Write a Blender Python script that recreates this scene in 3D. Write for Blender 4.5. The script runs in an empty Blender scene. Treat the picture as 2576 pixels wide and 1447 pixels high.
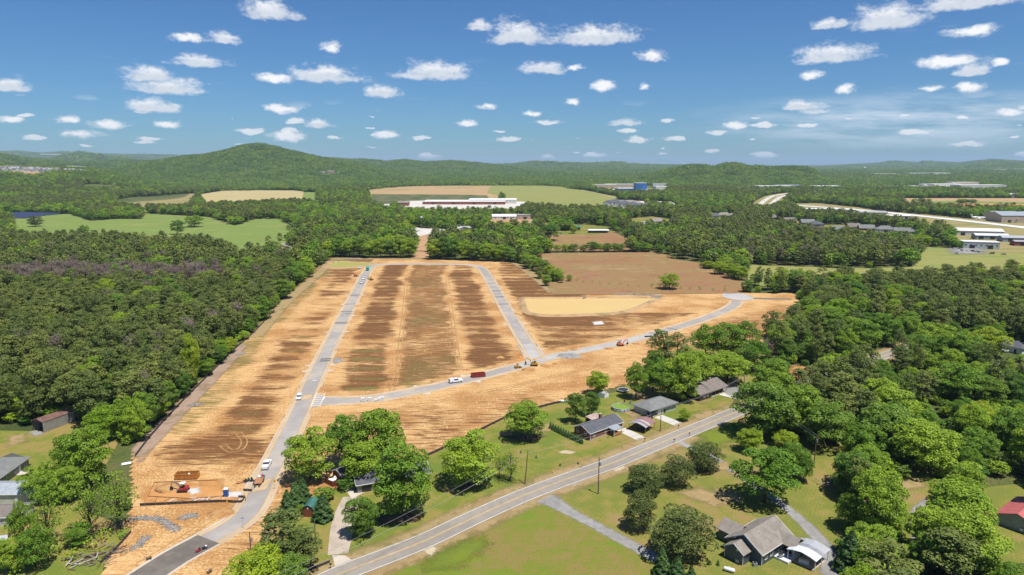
import bpy, math, random
import numpy as np
from mathutils import Vector, Matrix
random.seed(5)
RNG = np.random.default_rng(11)
SC = bpy.context.scene
COL = SC.collection

# ------------------------------------------------------------------ camera
CAM_H = 92.0                       # drone height in metres
LENS, PITCH = 24.0, math.radians(10.347)
cam_d = bpy.data.cameras.new('camera'); cam_d.lens = LENS; cam_d.sensor_width = 36.0
cam_d.clip_start = 1.0; cam_d.clip_end = 80000.0
cam = bpy.data.objects.new('camera', cam_d); COL.objects.link(cam)
cam.location = (0, 0, CAM_H); cam.rotation_euler = (math.pi/2 - PITCH, 0, 0)
SC.camera = cam

# ------------------------------------------------------------------ light
SUN_EL = math.radians(69.0)
SUN_DIR = Vector((0.70*math.cos(SUN_EL), -0.714*math.cos(SUN_EL), math.sin(SUN_EL)))   # towards the sun
sd = bpy.data.lights.new('sun', 'SUN'); sd.energy = 5.0; sd.angle = math.radians(0.53); sd.color = (1.0, 0.955, 0.88)
sun = bpy.data.objects.new('sun', sd); COL.objects.link(sun)
sun.rotation_euler = SUN_DIR.to_track_quat('Z', 'Y').to_euler()
SC.view_settings.view_transform = 'Standard'; SC.view_settings.look = 'None'
SC.view_settings.exposure = 0.42; SC.view_settings.gamma = 1.0
SC.view_settings.use_curve_mapping = False
try:
    SC.cycles.use_denoising = True
    SC.cycles.max_bounces = 5; SC.cycles.diffuse_bounces = 3; SC.cycles.transparent_max_bounces = 12
    SC.cycles.volume_bounces = 0; SC.cycles.caustics_reflective = False; SC.cycles.caustics_refractive = False
except Exception: pass

F_PX, CX, CY = LENS/36.0*2576.0, 1288.0, 723.5      # measuring frame of the photograph, 2576 x 1447
def ray(x, y):
    u, v = (x-CX)/F_PX, (CY-y)/F_PX
    return (u, math.cos(PITCH)+v*math.sin(PITCH), -math.sin(PITCH)+v*math.cos(PITCH))
def azel(x, y):
    a, b, c = ray(x, y)
    return math.atan2(a, b), math.asin(c/math.sqrt(a*a+b*b+c*c))

# ------------------------------------------------------------------ node helper
class NT:
    def __init__(s, tree): s.t = tree; s.n = tree.nodes; s.l = tree.links
    def add(s, typ, ins=None, **kw):
        n = s.n.new(typ)
        for k, v in kw.items(): setattr(n, k, v)
        for k, v in (ins or {}).items():
            sock = n.inputs[k]
            if hasattr(v, 'is_linked') or isinstance(v, bpy.types.NodeSocket): s.l.new(v, sock)
            else: sock.default_value = v
        return n
    def math(s, op, a, b=None, c=None, clamp=False):
        n = s.n.new('ShaderNodeMath'); n.operation = op; n.use_clamp = clamp
        for i, v in enumerate((a, b, c)):
            if v is None: continue
            if isinstance(v, bpy.types.NodeSocket): s.l.new(v, n.inputs[i])
            else: n.inputs[i].default_value = v
        return n.outputs[0]
    def vmath(s, op, *a, out=0):
        n = s.n.new('ShaderNodeVectorMath'); n.operation = op
        for i, v in enumerate(a):
            if isinstance(v, bpy.types.NodeSocket): s.l.new(v, n.inputs[i])
            else: n.inputs[i].default_value = v
        return n.outputs[out]
    def smooth(s, v, a, b, to0=0.0, to1=1.0):
        n = s.add('ShaderNodeMapRange', {0: v, 1: a, 2: b, 3: to0, 4: to1}); n.interpolation_type = 'SMOOTHSTEP'
        return n.outputs[0]
    def mix(s, fac, a, b, mode='MIX'):
        n = s.n.new('ShaderNodeMix'); n.data_type = 'RGBA'; n.blend_type = mode
        for i, v in ((0, fac), (6, a), (7, b)):
            if isinstance(v, bpy.types.NodeSocket): s.l.new(v, n.inputs[i])
            else: n.inputs[i].default_value = (*v, 1.0)[:4] if isinstance(v, (tuple, list)) else v
        return n.outputs[2]
    def noise(s, vec, scale, detail=4.0, rough=0.55, dist=0.0):
        return s.add('ShaderNodeTexNoise', {'Vector': vec, 'Scale': scale, 'Detail': detail, 'Roughness': rough, 'Distortion': dist}).outputs[0]
    def stretch(s, vec, sx, sy, sz=1.0, rz=0.0):
        return s.add('ShaderNodeMapping', {'Vector': vec, 'Scale': (sx, sy, sz), 'Rotation': (0, 0, rz)}).outputs[0]

# ------------------------------------------------------------------ sky
W = bpy.data.worlds.new('World'); SC.world = W; W.use_nodes = True
W.cycles.sampling_method = 'MANUAL'; W.cycles.sample_map_resolution = 256
SKY_K = 0.08
def build_sky():
    t = NT(W.node_tree); t.n.clear()
    sky = t.add('ShaderNodeTexSky'); sky.sky_type = 'NISHITA'; sky.sun_disc = False
    sky.sun_elevation = SUN_EL; sky.sun_rotation = math.atan2(SUN_DIR.x, SUN_DIR.y)
    sky.altitude = 300; sky.air_density = 1.0; sky.dust_density = 0.35; sky.ozone_density = 2.2
    tc = t.add('ShaderNodeTexCoord').outputs['Generated']
    sep = t.add('ShaderNodeSeparateXYZ', {0: tc}).outputs
    az = t.math('ARCTAN2', sep[0], sep[1]); el = t.math('ARCSINE', sep[2])
    azw = t.math('WRAP', az, math.pi/4, -math.pi/4)          # the same cloud field goes on all round
    P0 = t.add('ShaderNodeCombineXYZ', {0: azw, 1: el, 2: 0.0}).outputs[0]
    Pn = t.add('ShaderNodeCombineXYZ', {0: az, 1: t.math('MULTIPLY', el, 1.7), 2: 3.1}).outputs[0]
    n1 = t.noise(Pn, 42.0, 6.0, 0.62); n2 = t.noise(Pn, 150.0, 5.0, 0.66)
    warp = t.add('ShaderNodeTexNoise', {'Vector': Pn, 'Scale': 55.0, 'Detail': 5.0, 'Roughness': 0.6}).outputs['Color']
    P = t.vmath('ADD', P0, t.vmath('MULTIPLY', t.vmath('SUBTRACT', warp, (0.5, 0.5, 0.5)), (0.024, 0.009, 0.0)))
    R, SH = None, None
    big = [(612,757,2,52),(1172,1235,50,78),(1222,1400,48,114),(1360,1625,62,114),(2125,2325,2,78),(2290,2600,-30,24),
           (1985,2205,108,160),(2395,2495,155,190),(305,445,162,208),(318,525,192,238),(-20,80,195,232),(315,455,244,284),
           (715,928,163,208),(922,1005,210,247),(995,1202,152,202),(1308,1430,153,187),(425,582,137,169),(2040,2130,48,74),
           (512,605,82,111),(1965,2065,252,278),(756,842,302,323),(1528,1612,297,316)]
    small = [(428,515,82,106),(806,858,104,137),(1605,1678,123,152),(638,745,184,210),(1418,1460,162,179),(1491,1552,198,229),
             (660,762,262,286),(1195,1254,260,276),(1424,1462,247,263),(140,198,291,308),(228,322,304,323),(136,252,325,347),
             (388,462,302,321),(678,772,324,360),(932,1002,328,349),(1148,1202,304,319),(2375,2508,64,93),
             (2306,2472,137,172),(2106,2154,208,237),(2016,2068,177,199),(2405,2468,206,234),(2318,2378,214,231),(1812,1890,305,324),
             (2496,2576,274,294),(-10,58,294,307),(1610,1633,209,227),(1310,1358,280,293),(2490,2540,149,166)]
    for lst, is_big in ((big, True), (small, False)):
        for x0, x1, y0, y1 in lst:
            base = y1-0.22*(y1-y0) if is_big else 0.5*(y0+y1)
            u0, v0 = azel(0.5*(x0+x1), base)
            w = 0.55*(azel(x1, base)[0]-azel(x0, base)[0]) + 0.002
            ht = (1.08 if is_big else 1.0)*(azel(0.5*(x0+x1), y0)[1]-v0) + 0.0016
            hb = 1.0*(v0-azel(0.5*(x0+x1), y1)[1]) + 0.0008
            a = t.vmath('MULTIPLY_ADD', P, (1/w, 1/ht, 0), (-u0/w, -v0/ht, 0))
            if is_big:
                b = t.vmath('MULTIPLY_ADD', P, (1/w, -1/hb, 0), (-u0/w, v0/hb, 0))
                a = t.vmath('MAXIMUM', a, b)
                sh = t.vmath('LENGTH', t.vmath('MULTIPLY_ADD', P, (1.25/w, 1/(hb*1.5), 0), (-1.25*u0/w, -(v0+0.1*hb)/(hb*1.5), 0)), out=1)
                SH = sh if SH is None else t.math('MINIMUM', SH, sh)
            r = t.vmath('LENGTH', a, out=1)
            R = r if R is None else t.math('MINIMUM', R, r)
    nz = t.math('MULTIPLY_ADD', t.math('SUBTRACT', n1, 0.5), 1.5, t.math('MULTIPLY', t.math('SUBTRACT', n2, 0.5), 0.55))
    d1 = t.smooth(t.math('ADD', R, nz), 1.02, 0.22)
    # many small fair-weather puffs low over the horizon and more of the same kind higher up
    pv = t.add('ShaderNodeCombineXYZ', {0: t.math('MULTIPLY', az, 17.0), 1: t.math('MULTIPLY', el, 74.0), 2: 0.0}).outputs[0]
    pv = t.vmath('ADD', pv, t.vmath('MULTIPLY', t.vmath('SUBTRACT', warp, (0.5, 0.5, 0.5)), (0.5, 0.6, 0.0)))
    vo = t.add('ShaderNodeTexVoronoi', {'Vector': pv, 'Scale': 1.0, 'Randomness': 1.0}); vo.voronoi_dimensions = '2D'
    rs = t.add('ShaderNodeSeparateColor', {0: vo.outputs['Color']}).outputs
    rad = t.math('MULTIPLY', t.smooth(rs[0], 0.45, 1.0), 0.42)
    vv = t.math('ADD', t.math('DIVIDE', vo.outputs['Distance'], t.math('ADD', rad, 0.001)), nz)
    lowband = t.math('MULTIPLY', t.smooth(el, 0.001, 0.012), t.smooth(el, 0.088, 0.05))
    d2 = t.math('MULTIPLY', t.smooth(vv, 0.95, 0.45), t.math('MULTIPLY', lowband, 0.8))
    # overhead: generic broken cumulus from a flat layer
    inv = t.math('DIVIDE', 1.0, t.math('MAXIMUM', sep[2], 0.12))
    pl = t.add('ShaderNodeCombineXYZ', {0: t.math('MULTIPLY', sep[0], inv), 1: t.math('MULTIPLY', sep[1], inv), 2: 0.0}).outputs[0]
    d3 = t.math('MULTIPLY', t.smooth(t.noise(pl, 1.6, 6.0, 0.6), 0.60, 0.70), t.smooth(el, 0.235, 0.30))
    # thin cirrus streaks
    pc = t.add('ShaderNodeCombineXYZ', {0: t.math('MULTIPLY_ADD', el, 2.0, azw), 1: t.math('MULTIPLY', el, 7.0), 2: 7.7}).outputs[0]
    cu, cv = azel(2260, 305)
    rc = t.vmath('LENGTH', t.vmath('MULTIPLY_ADD', P, (1/0.30, 1/0.045, 0), (-cu/0.30, -cv/0.045, 0)), out=1)
    d4 = t.math('MULTIPLY', t.smooth(t.noise(pc, 9.0, 5.0, 0.62), 0.30, 0.70), t.math('MULTIPLY', t.smooth(rc, 1.05, 0.1), 0.9))
    d4 = t.math('ADD', d4, t.math('MULTIPLY', t.smooth(t.noise(pc, 14.0, 5.0, 0.6), 0.62, 0.85), 0.18), clamp=True)
    k = 0.80/SKY_K
    skyc = t.mix(1.0, sky.outputs[0], (0.37, 0.62, 0.90), 'MULTIPLY')
    sh = t.math('MULTIPLY', t.smooth(t.math('ADD', SH, t.math('MULTIPLY', nz, 0.7)), 1.15, 0.35), 0.75)
    sh = t.math('ADD', sh, t.math('MULTIPLY', t.smooth(n2, 0.5, 0.75), 0.22), clamp=True)
    cc = t.mix(sh, (0.92*k, 0.93*k, 0.95*k), (0.55*k, 0.62*k, 0.72*k))
    low = t.smooth(el, 0.07, 0.0)
    cc = t.mix(t.math('MULTIPLY', low, 0.45), cc, (0.52*k, 0.60*k, 0.70*k))
    c = t.mix(d4, skyc, (0.62*k, 0.72*k, 0.84*k))
    c = t.mix(t.math('MAXIMUM', t.math('MAXIMUM', d1, d2), d3), c, cc)
    bg = t.add('ShaderNodeBackground', {'Color': c, 'Strength': SKY_K})
    out = t.add('ShaderNodeOutputWorld'); t.l.new(bg.outputs[0], out.inputs['Surface'])
build_sky()

# ------------------------------------------------------------------ terrain
def vnoise(x, y, s, seed=0):
    x = np.asarray(x, float)/s + seed*17.3; y = np.asarray(y, float)/s - seed*9.1
    xi, yi = np.floor(x), np.floor(y); fx, fy = x-xi, y-yi
    fx, fy = fx*fx*(3-2*fx), fy*fy*(3-2*fy)
    def h(a, b):
        v = np.sin(a*127.1+b*311.7+seed*74.7)*43758.5453
        return v-np.floor(v)
    return (h(xi, yi)*(1-fx)+h(xi+1, yi)*fx)*(1-fy)+(h(xi, yi+1)*(1-fx)+h(xi+1, yi+1)*fx)*fy
def fbm(x, y, s, seed=0, o=4):
    v, a, t = 0, 1.0, 0
    for i in range(o): v = v+a*vnoise(x, y, s/2**i, seed+i); t += a; a *= .5
    return v/t
# ridge lines: (distance, front depth, back depth, skyline as measured)
RIDGES = [
 (4200, 620, 800, [(240,432),(300,424),(360,412),(400,403),(450,394),(520,386),(560,379),(600,367),(630,363),(655,362.5),(700,370),(740,379),(770,386),(800,393),(850,402),(900,411),(960,425),(1040,440)]),
 (3800, 600, 700, [(1600,446),(1658,430),(1713,419),(1738,413),(1763,413),(1793,418),(1828,409),(1848,408),(1888,416),(1932,419),(1970,419),(2002,418),(2032,421),(2052,430),(2062,440),(2092,452)]),
 (6500, 1100, 900, [(700,392),(751,389),(794,393),(869,399),(931,401),(975,405),(1019,401),(1069,406),(1139,402.5),(1194,407),(1244,413),(1300,419)]),
 (9500, 1500, 1000, [(1220,416),(1288,415),(1343,408),(1408,411),(1480,413),(1558,410.5),(1583,415),(1640,417),(1720,418)]),
 (14500, 2500, 1000, [(1980,424),(2044,421),(2107,417.5),(2207,412.5),(2247,407),(2307,411.5),(2330,407),(2407,411.5),(2450,407),(2497,403.5),(2576,408),(2700,412)]),
 (10500, 1700, 1000, [(2330,428),(2382,423),(2444,417),(2507,410),(2576,412),(2700,420)]),
 (15500, 2500, 1000, [(-100,383),(0,383),(50,382.5),(105,387),(160,384),(225,388),(350,390.5),(437,392),(560,396),(700,400)]),
 (9000, 1200, 1000, [(140,398),(170,393),(205,386),(237,389),(275,396),(320,400)]),
 (6000, 1000, 900, [(-120,381),(0,384.5),(75,396),(125,401),(200,406),(300,401),(400,403),(500,405)]),
 (2950, 520, 800, [(-250,408),(0,412),(120,416),(230,424),(300,436),(380,452),(480,470)]),
]
RID = []
for d0, wf, wb, pts in RIDGES:
    a = np.array([azel(*p)[0] for p in pts])
    z = np.array([max(0.0, CAM_H+math.tan(azel(*p)[1])*d0-(14.0 if d0 < 5000 else 26.0 if d0 < 9000 else 8.0)) for p in pts])
    a = np.concatenate([[a[0]-0.04], a, [a[-1]+0.04]]); z = np.concatenate([[0], z, [0]])
    RID.append((d0, wf, wb, a, z))
def terrain_h(x, y):
    x = np.asarray(x, float); y = np.asarray(y, float)
    d = np.hypot(x, y); az = np.arctan2(x, y)
    h = np.zeros_like(d)
    for d0, wf, wb, a, z in RID:
        t = np.where(d < d0, (d-d0)/wf, (d-d0)/wb)
        b = np.exp(-t*t)
        b = np.where(np.abs(t) > 2.2, 0, np.clip((b-0.008)/0.992, 0, 1))
        n = 1+0.55*(fbm(x, y, d0*0.045, 3)-0.5)*np.clip(np.abs(t)*1.6, 0, 1)
        h = np.maximum(h, np.interp(az, a, z)*b*n)
    roll = np.clip((d-3200)/3000, 0, 1)
    return h + roll*14*fbm(x, y, 900, 8)
def at(x, y, z=0.0):
    a, b, c = ray(x, y)
    if y > 520 or z:
        t = (z-CAM_H)/c
        return Vector((a*t, b*t, 0.0))
    ts = np.geomspace(900, 20000, 900)
    hh = terrain_h(a*ts, b*ts); zz = CAM_H+c*ts
    i = int(np.argmax(zz < hh)) if (zz < hh).any() else len(ts)-1
    return Vector((a*ts[i], b*ts[i], float(hh[i])))
def pxm(x, y):
    a, b, c = ray(x, y); return F_PX/(-CAM_H/c)
def poly_w(pts):
    return [at(p[0], p[1], p[2] if len(p) > 2 else 0.0).xy for p in pts]
def inside(px, py, poly):
    px = np.asarray(px); py = np.asarray(py); r = np.zeros(px.shape, bool)
    n = len(poly)
    for i in range(n):
        x0, y0 = poly[i]; x1, y1 = poly[(i+1) % n]
        c = ((y0 > py) != (y1 > py))
        with np.errstate(divide='ignore', invalid='ignore'):
            r ^= c & (px < (x1-x0)*(py-y0)/(y1-y0+1e-12)+x0)
    return r
def spline(pts, step=3.0):
    P = [Vector(p) for p in pts]; P = [2*P[0]-P[1]]+P+[2*P[-1]-P[-2]]
    out = []
    for i in range(1, len(P)-2):
        p0, p1, p2, p3 = P[i-1:i+3]; n = max(2, int((p2-p1).length/step))
        for k in range(n):
            t = k/n
            out.append(0.5*((2*p1)+(-p0+p2)*t+(2*p0-5*p1+4*p2-p3)*t*t+(-p0+3*p1-3*p2+p3)*t**3))
    out.append(P[-2]); return out

# ------------------------------------------------------------------ object helpers
def tag(o, label=None, cat=None, group=None, kind=None):
    if label: o['label'] = label
    if cat: o['category'] = cat
    if group: o['group'] = group
    if kind: o['kind'] = kind
    return o
def mesh_np(name, V, Fq, mat=None, smooth=False):
    V = np.asarray(V, np.float32); Fq = np.asarray(Fq, np.int32)
    m = bpy.data.meshes.new(name); k = Fq.shape[1]
    m.vertices.add(len(V)); m.vertices.foreach_set('co', V.ravel())
    m.loops.add(Fq.size); m.loops.foreach_set('vertex_index', Fq.ravel())
    m.polygons.add(len(Fq)); m.polygons.foreach_set('loop_start', np.arange(0, Fq.size, k, dtype=np.int32))
    if smooth: m.polygons.foreach_set('use_smooth', np.ones(len(Fq), bool))
    if mat: m.materials.append(mat)
    m.update(calc_edges=True); return m
def link(name, mesh, parent=None):
    o = bpy.data.objects.new(name, mesh); COL.objects.link(o)
    if parent: o.parent = parent
    return o
def empty(name, loc, rz=0, label=None, cat=None, group=None):
    o = bpy.data.objects.new(name, None); COL.objects.link(o)
    o.location = loc; o.rotation_euler = (0, 0, rz); o.empty_display_size = 0.5
    return tag(o, label, cat, group)
class MB:
    def __init__(s): s.v = []; s.f = []
    def poly(s, pts):
        i = len(s.v); s.v += [tuple(p) for p in pts]; s.f.append(list(range(i, i+len(pts)))); return s
    def prism(s, pts, z0, z1):
        n = len(pts); i = len(s.v)
        s.v += [(p[0], p[1], z0) for p in pts]+[(p[0], p[1], z1) for p in pts]
        s.f.append([i+k for k in range(n)][::-1]); s.f.append([i+n+k for k in range(n)])
        for k in range(n): s.f.append([i+k, i+(k+1) % n, i+n+(k+1) % n, i+n+k])
        return s
    def box(s, c, d, rz=0, rx=0, ry=0):
        M = Matrix.Rotation(rz, 3, 'Z') @ Matrix.Rotation(ry, 3, 'Y') @ Matrix.Rotation(rx, 3, 'X'); i = len(s.v)
        for z in (-.5, .5):
            for x, y in ((-.5, -.5), (.5, -.5), (.5, .5), (-.5, .5)):
                s.v.append(tuple(Vector(c)+M @ Vector((x*d[0], y*d[1], z*d[2]))))
        for q in ((3, 2, 1, 0), (4, 5, 6, 7), (0, 1, 5, 4), (1, 2, 6, 5), (2, 3, 7, 6), (3, 0, 4, 7)): s.f.append([i+k for k in q])
        return s
    def extrude_y(s, prof, y0, y1, inset=None):
        """side profile (x,z) carried from y0 to y1; inset(z) pulls the sides in"""
        n = len(prof); i = len(s.v); g = inset or (lambda z: 0)
        s.v += [(p[0], y0+g(p[1]), p[1]) for p in prof]+[(p[0], y1-g(p[1]), p[1]) for p in prof]
        s.f.append([i+k for k in range(n)]); s.f.append([i+n+k for k in range(n)][::-1])
        for k in range(n): s.f.append([i+(k+1) % n, i+k, i+n+k, i+n+(k+1) % n])
        return s
    def tube(s, path, r, n=8, cap=True):
        P = [Vector(p) for p in path]; rs = r if isinstance(r, (list, tuple)) else [r]*len(P); i = len(s.v)
        for k, p in enumerate(P):
            d = (P[min(k+1, len(P)-1)]-P[max(k-1, 0)]).normalized()
            a = d.orthogonal().normalized() if abs(d.z) < .99 else Vector((1, 0, 0)); b = d.cross(a).normalized(); a = b.cross(d)
            for q in range(n):
                t = 2*math.pi*q/n; s.v.append(tuple(p+(a*math.cos(t)+b*math.sin(t))*rs[k]))
        for k in range(len(P)-1):
            for q in range(n): s.f.append([i+k*n+q, i+k*n+(q+1) % n, i+(k+1)*n+(q+1) % n, i+(k+1)*n+q])
        if cap: s.f.append([i+q for q in range(n)][::-1]); s.f.append([i+(len(P)-1)*n+q for q in range(n)])
        return s
    def mesh(s, name, mat, smooth=False):
        m = bpy.data.meshes.new(name); m.from_pydata(s.v, [], s.f); m.materials.append(mat)
        if smooth:
            for p in m.polygons: p.use_smooth = True
        m.update(); return m
    def build(s, name, mat, parent=None, smooth=False): return link(name, s.mesh(name, mat, smooth), parent)

# ------------------------------------------------------------------ materials
def new_mat(name):
    m = bpy.data.materials.new(name); m.use_nodes = True; t = NT(m.node_tree); t.n.clear()
    return m, t
def finish(t, col, rough=0.8, spec=0.3, metal=0.0, bump=None, bs=0.3, bd=0.1, alpha=None, trans=0.0):
    ins = {'Base Color': col if isinstance(col, bpy.types.NodeSocket) else (*col, 1.0), 'Roughness': rough, 'Metallic': metal, 'Specular IOR Level': spec}
    if bump is not None: ins['Normal'] = t.add('ShaderNodeBump', {'Strength': bs, 'Distance': bd, 'Height': bump}).outputs[0]
    sh = t.add('ShaderNodeBsdfPrincipled', ins).outputs[0]
    if trans:
        tr = t.add('ShaderNodeBsdfTranslucent', {'Color': ins['Base Color']}).outputs[0]
        sh = t.add('ShaderNodeMixShader', {0: trans, 1: sh, 2: tr}).outputs[0]
    if alpha is not None:
        tp = t.add('ShaderNodeBsdfTransparent').outputs[0]
        sh = t.add('ShaderNodeMixShader', {0: alpha, 1: tp, 2: sh}).outputs[0]
    t.l.new(sh, t.add('ShaderNodeOutputMaterial').inputs['Surface'])
def pos(t): return t.add('ShaderNodeNewGeometry').outputs['Position']
def obj_co(t): return t.add('ShaderNodeTexCoord').outputs['Object']
def paint(name, col, rough=0.5, var=0.12, scale=1.5, metal=0.0, spec=0.4, bump=0.0):
    """plain coated or weathered surface with slight dirt and tone changes"""
    m, t = new_mat(name); p = obj_co(t)
    n = t.noise(p, scale, 5, 0.6); n2 = t.noise(p, scale*7, 3)
    f = t.math('ADD', t.math('MULTIPLY', n, 0.7), t.math('MULTIPLY', n2, 0.3))
    c = t.mix(t.smooth(f, 0.3, 0.7), tuple(x*(1-var) for x in col), tuple(min(1, x*(1+var)) for x in col))
    finish(t, c, rough, spec, metal, n2 if bump else None, bump or .1, 0.02); return m
def ground(name, cols, s1=0.02, s2=0.25, s3=2.0, soft=False, rough=0.95, bump=0.5, bd=0.25, w=(0.5, 0.3, 0.2), sx=1, sy=1, rz=0, lo=0.33, hi=0.67, mow=None):
    """ground cover: three octave bands of noise through a colour ramp"""
    m, t = new_mat(name); p = pos(t)
    q = t.stretch(p, sx, sy, 1, rz)
    a, b, c = t.noise(q, s1, 4), t.noise(q, s2, 4, 0.6), t.noise(p, s3, 3, 0.7)
    f = t.math('ADD', t.math('MULTIPLY', a, w[0]), t.math('MULTIPLY_ADD', b, w[1], t.math('MULTIPLY', c, w[2])))
    if mow is not None:
        wv = t.add('ShaderNodeTexWave', {'Vector': t.stretch(p, 1, 1, 1, mow), 'Scale': 0.35, 'Distortion': 2.5, 'Detail': 2.0, 'Detail Scale': .4}).outputs[1]
        f = t.math('ADD', f, t.math('MULTIPLY', t.math('SUBTRACT', wv, .5), .028))
    f = t.smooth(f, .5-(.5-lo)*.62, .5+(hi-.5)*.62)
    r = t.add('ShaderNodeValToRGB', {0: f}); e = r.color_ramp.elements
    for i, cc in enumerate(cols):
        el = e[i] if i < 2 else e.new(1.0)
        el.color = (*cc, 1)
    for i in range(len(cols)): e[i].position = i/(len(cols)-1)
    for i, cc in enumerate(cols): e[i].color = (*cc, 1)
    al = None
    if soft:
        at_ = t.add('ShaderNodeAttribute', attribute_name='edge').outputs['Fac']
        z = t.math('ADD', at_, t.math('MULTIPLY', t.math('SUBTRACT', t.math('ADD', t.math('MULTIPLY', b, .6), t.math('MULTIPLY', c, .4)), 0.5), 1.7))
        al = t.math('MULTIPLY', t.smooth(z, 0.15, 0.85), 0.93)
    finish(t, r.outputs[0], rough, 0.15, 0, t.math('ADD', b, c), bump, bd, al); return m
def leafmat(name, ca, cb, trans=0.3, dark=0.62):
    m, t = new_mat(name); p = pos(t)
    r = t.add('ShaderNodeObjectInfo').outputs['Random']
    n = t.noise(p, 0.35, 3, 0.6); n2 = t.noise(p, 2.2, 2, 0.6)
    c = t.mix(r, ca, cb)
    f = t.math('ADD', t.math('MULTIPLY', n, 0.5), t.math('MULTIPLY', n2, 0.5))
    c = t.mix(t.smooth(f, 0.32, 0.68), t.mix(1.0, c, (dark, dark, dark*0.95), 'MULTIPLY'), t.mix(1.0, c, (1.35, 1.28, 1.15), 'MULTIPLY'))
    finish(t, c, 0.55, 0.25, trans=trans); return m
M = {}
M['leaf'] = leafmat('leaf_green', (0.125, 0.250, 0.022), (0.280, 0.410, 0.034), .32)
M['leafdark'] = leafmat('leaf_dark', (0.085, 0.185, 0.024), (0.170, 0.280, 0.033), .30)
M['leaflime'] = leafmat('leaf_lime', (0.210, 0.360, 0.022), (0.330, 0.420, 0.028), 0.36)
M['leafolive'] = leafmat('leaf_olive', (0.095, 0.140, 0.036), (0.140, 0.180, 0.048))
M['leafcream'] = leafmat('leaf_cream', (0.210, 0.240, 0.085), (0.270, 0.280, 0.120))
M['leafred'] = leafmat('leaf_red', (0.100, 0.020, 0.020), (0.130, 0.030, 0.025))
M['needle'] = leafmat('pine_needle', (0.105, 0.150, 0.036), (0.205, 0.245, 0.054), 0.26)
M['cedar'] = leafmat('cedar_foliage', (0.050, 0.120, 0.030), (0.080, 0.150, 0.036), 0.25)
M['twig'] = leafmat('bare_twig', (0.170, 0.130, 0.110), (0.230, 0.190, 0.165), 0.0, 0.75)
M['bark'] = ground('bark', [(0.05, 0.035, 0.025), (0.13, 0.10, 0.08)], 0.8, 3, 12, bump=0.6, bd=0.05)
M['barkpale'] = ground('bark_pale', [(0.16, 0.13, 0.11), (0.33, 0.29, 0.25)], 0.8, 3, 12, bump=0.5, bd=0.05)
# ------------------------------------------------------------------ the ground
M['forest_floor'] = ground('forest_floor', [(0.050, 0.070, 0.020), (0.090, 0.110, 0.030), (0.125, 0.110, 0.045)], 0.006, 0.05, 0.6, bump=0.8, bd=2.0)
def build_terrain():
    rad = np.concatenate([np.geomspace(40, 900, 40), np.geomspace(920, 30000, 230)])
    ang = np.concatenate([np.radians(np.linspace(-52, 52, 460)), np.radians(np.linspace(55, 305, 60))])
    A, Rr = np.meshgrid(ang, rad); X, Y = Rr*np.sin(A), Rr*np.cos(A)
    Z = terrain_h(X, Y)-0.12
    V = np.stack([X.ravel(), Y.ravel(), Z.ravel()], 1); na, nr = len(ang), len(rad)
    i, j = np.meshgrid(np.arange(nr-1), np.arange(na), indexing='ij'); j2 = (j+1) % na
    Fq = np.stack([(i*na+j), (i*na+j2), ((i+1)*na+j2), ((i+1)*na+j)], -1).reshape(-1, 4)[:, ::-1]
    V = np.concatenate([V, [[0, 0, -0.12]]]); c = len(V)-1
    m = mesh_np('terrain', V, Fq, M['forest_floor'], True)
    o = link('terrain', m); tag(o, kind='structure')
    cap = MB(); cap.poly([(40*math.sin(a), 40*math.cos(a), -0.12) for a in ang][::-1]); tag(cap.build('ground', M['forest_floor']), kind='structure')
build_terrain()

def sheet(name, pts, mat, z, parent=None, world=False):
    """a flat lying surface with the given outline"""
    W_ = pts if world else poly_w(pts)
    mb = MB(); P = [(p[0], p[1], z) for p in W_]
    a = sum(P[i][0]*P[(i+1) % len(P)][1]-P[(i+1) % len(P)][0]*P[i][1] for i in range(len(P)))
    mb.poly(P if a > 0 else P[::-1])
    o = mb.build(name, mat, parent)
    import bmesh
    b = bmesh.new(); b.from_mesh(o.data); bmesh.ops.triangulate(b, faces=b.faces[:]); b.to_mesh(o.data); b.free()
    if not parent: tag(o, kind='structure')
    return o
def set_edge(m, vals):
    a = m.attributes.new('edge', 'FLOAT', 'POINT'); a.data.foreach_set('value', np.asarray(vals, np.float32))
PATCH_N = [0]
def patch(name, pts, mat, z, parent=None, world=False, soft=None):
    """a soft edged lying patch: a grid whose 'edge' value falls from inside to outside the outline"""
    PATCH_N[0] += 1; z += 0.0004*PATCH_N[0]
    P = np.array([tuple(p) for p in (pts if world else poly_w(pts))], float)
    lo, hi = P.min(0), P.max(0); sz = hi-lo; sw = soft or max(.5, .22*min(sz))
    lo, hi = lo-sw*1.2, hi+sw*1.2; n = np.clip(((hi-lo)/max(.25, max(sz)/46)).astype(int)+2, 6, 60)
    X, Y = np.meshgrid(np.linspace(lo[0], hi[0], n[0]), np.linspace(lo[1], hi[1], n[1]))
    d = np.full(X.shape, 1e9)
    for k in range(len(P)):
        p0, p1 = P[k], P[(k+1) % len(P)]; e = p1-p0; t = np.clip(((X-p0[0])*e[0]+(Y-p0[1])*e[1])/max(1e-9, e @ e), 0, 1)
        d = np.minimum(d, np.hypot(X-p0[0]-t*e[0], Y-p0[1]-t*e[1]))
    d = np.where(inside(X, Y, P), d, -d); ed = np.clip(.45+.55*d/sw, -.9, 1.3)
    i, j = np.meshgrid(np.arange(n[1]-1), np.arange(n[0]-1), indexing='ij'); q = i*n[0]+j
    Fq = np.stack([q, q+1, q+n[0]+1, q+n[0]], -1).reshape(-1, 4); keep = (ed.ravel()[Fq] > -.85).any(1)
    m = mesh_np(name, np.stack([X.ravel(), Y.ravel(), np.full(X.size, z)], 1), Fq[keep], mat); set_edge(m, ed.ravel())
    o = link(name, m, parent)
    if not parent: tag(o, kind='structure')
    return o
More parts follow.
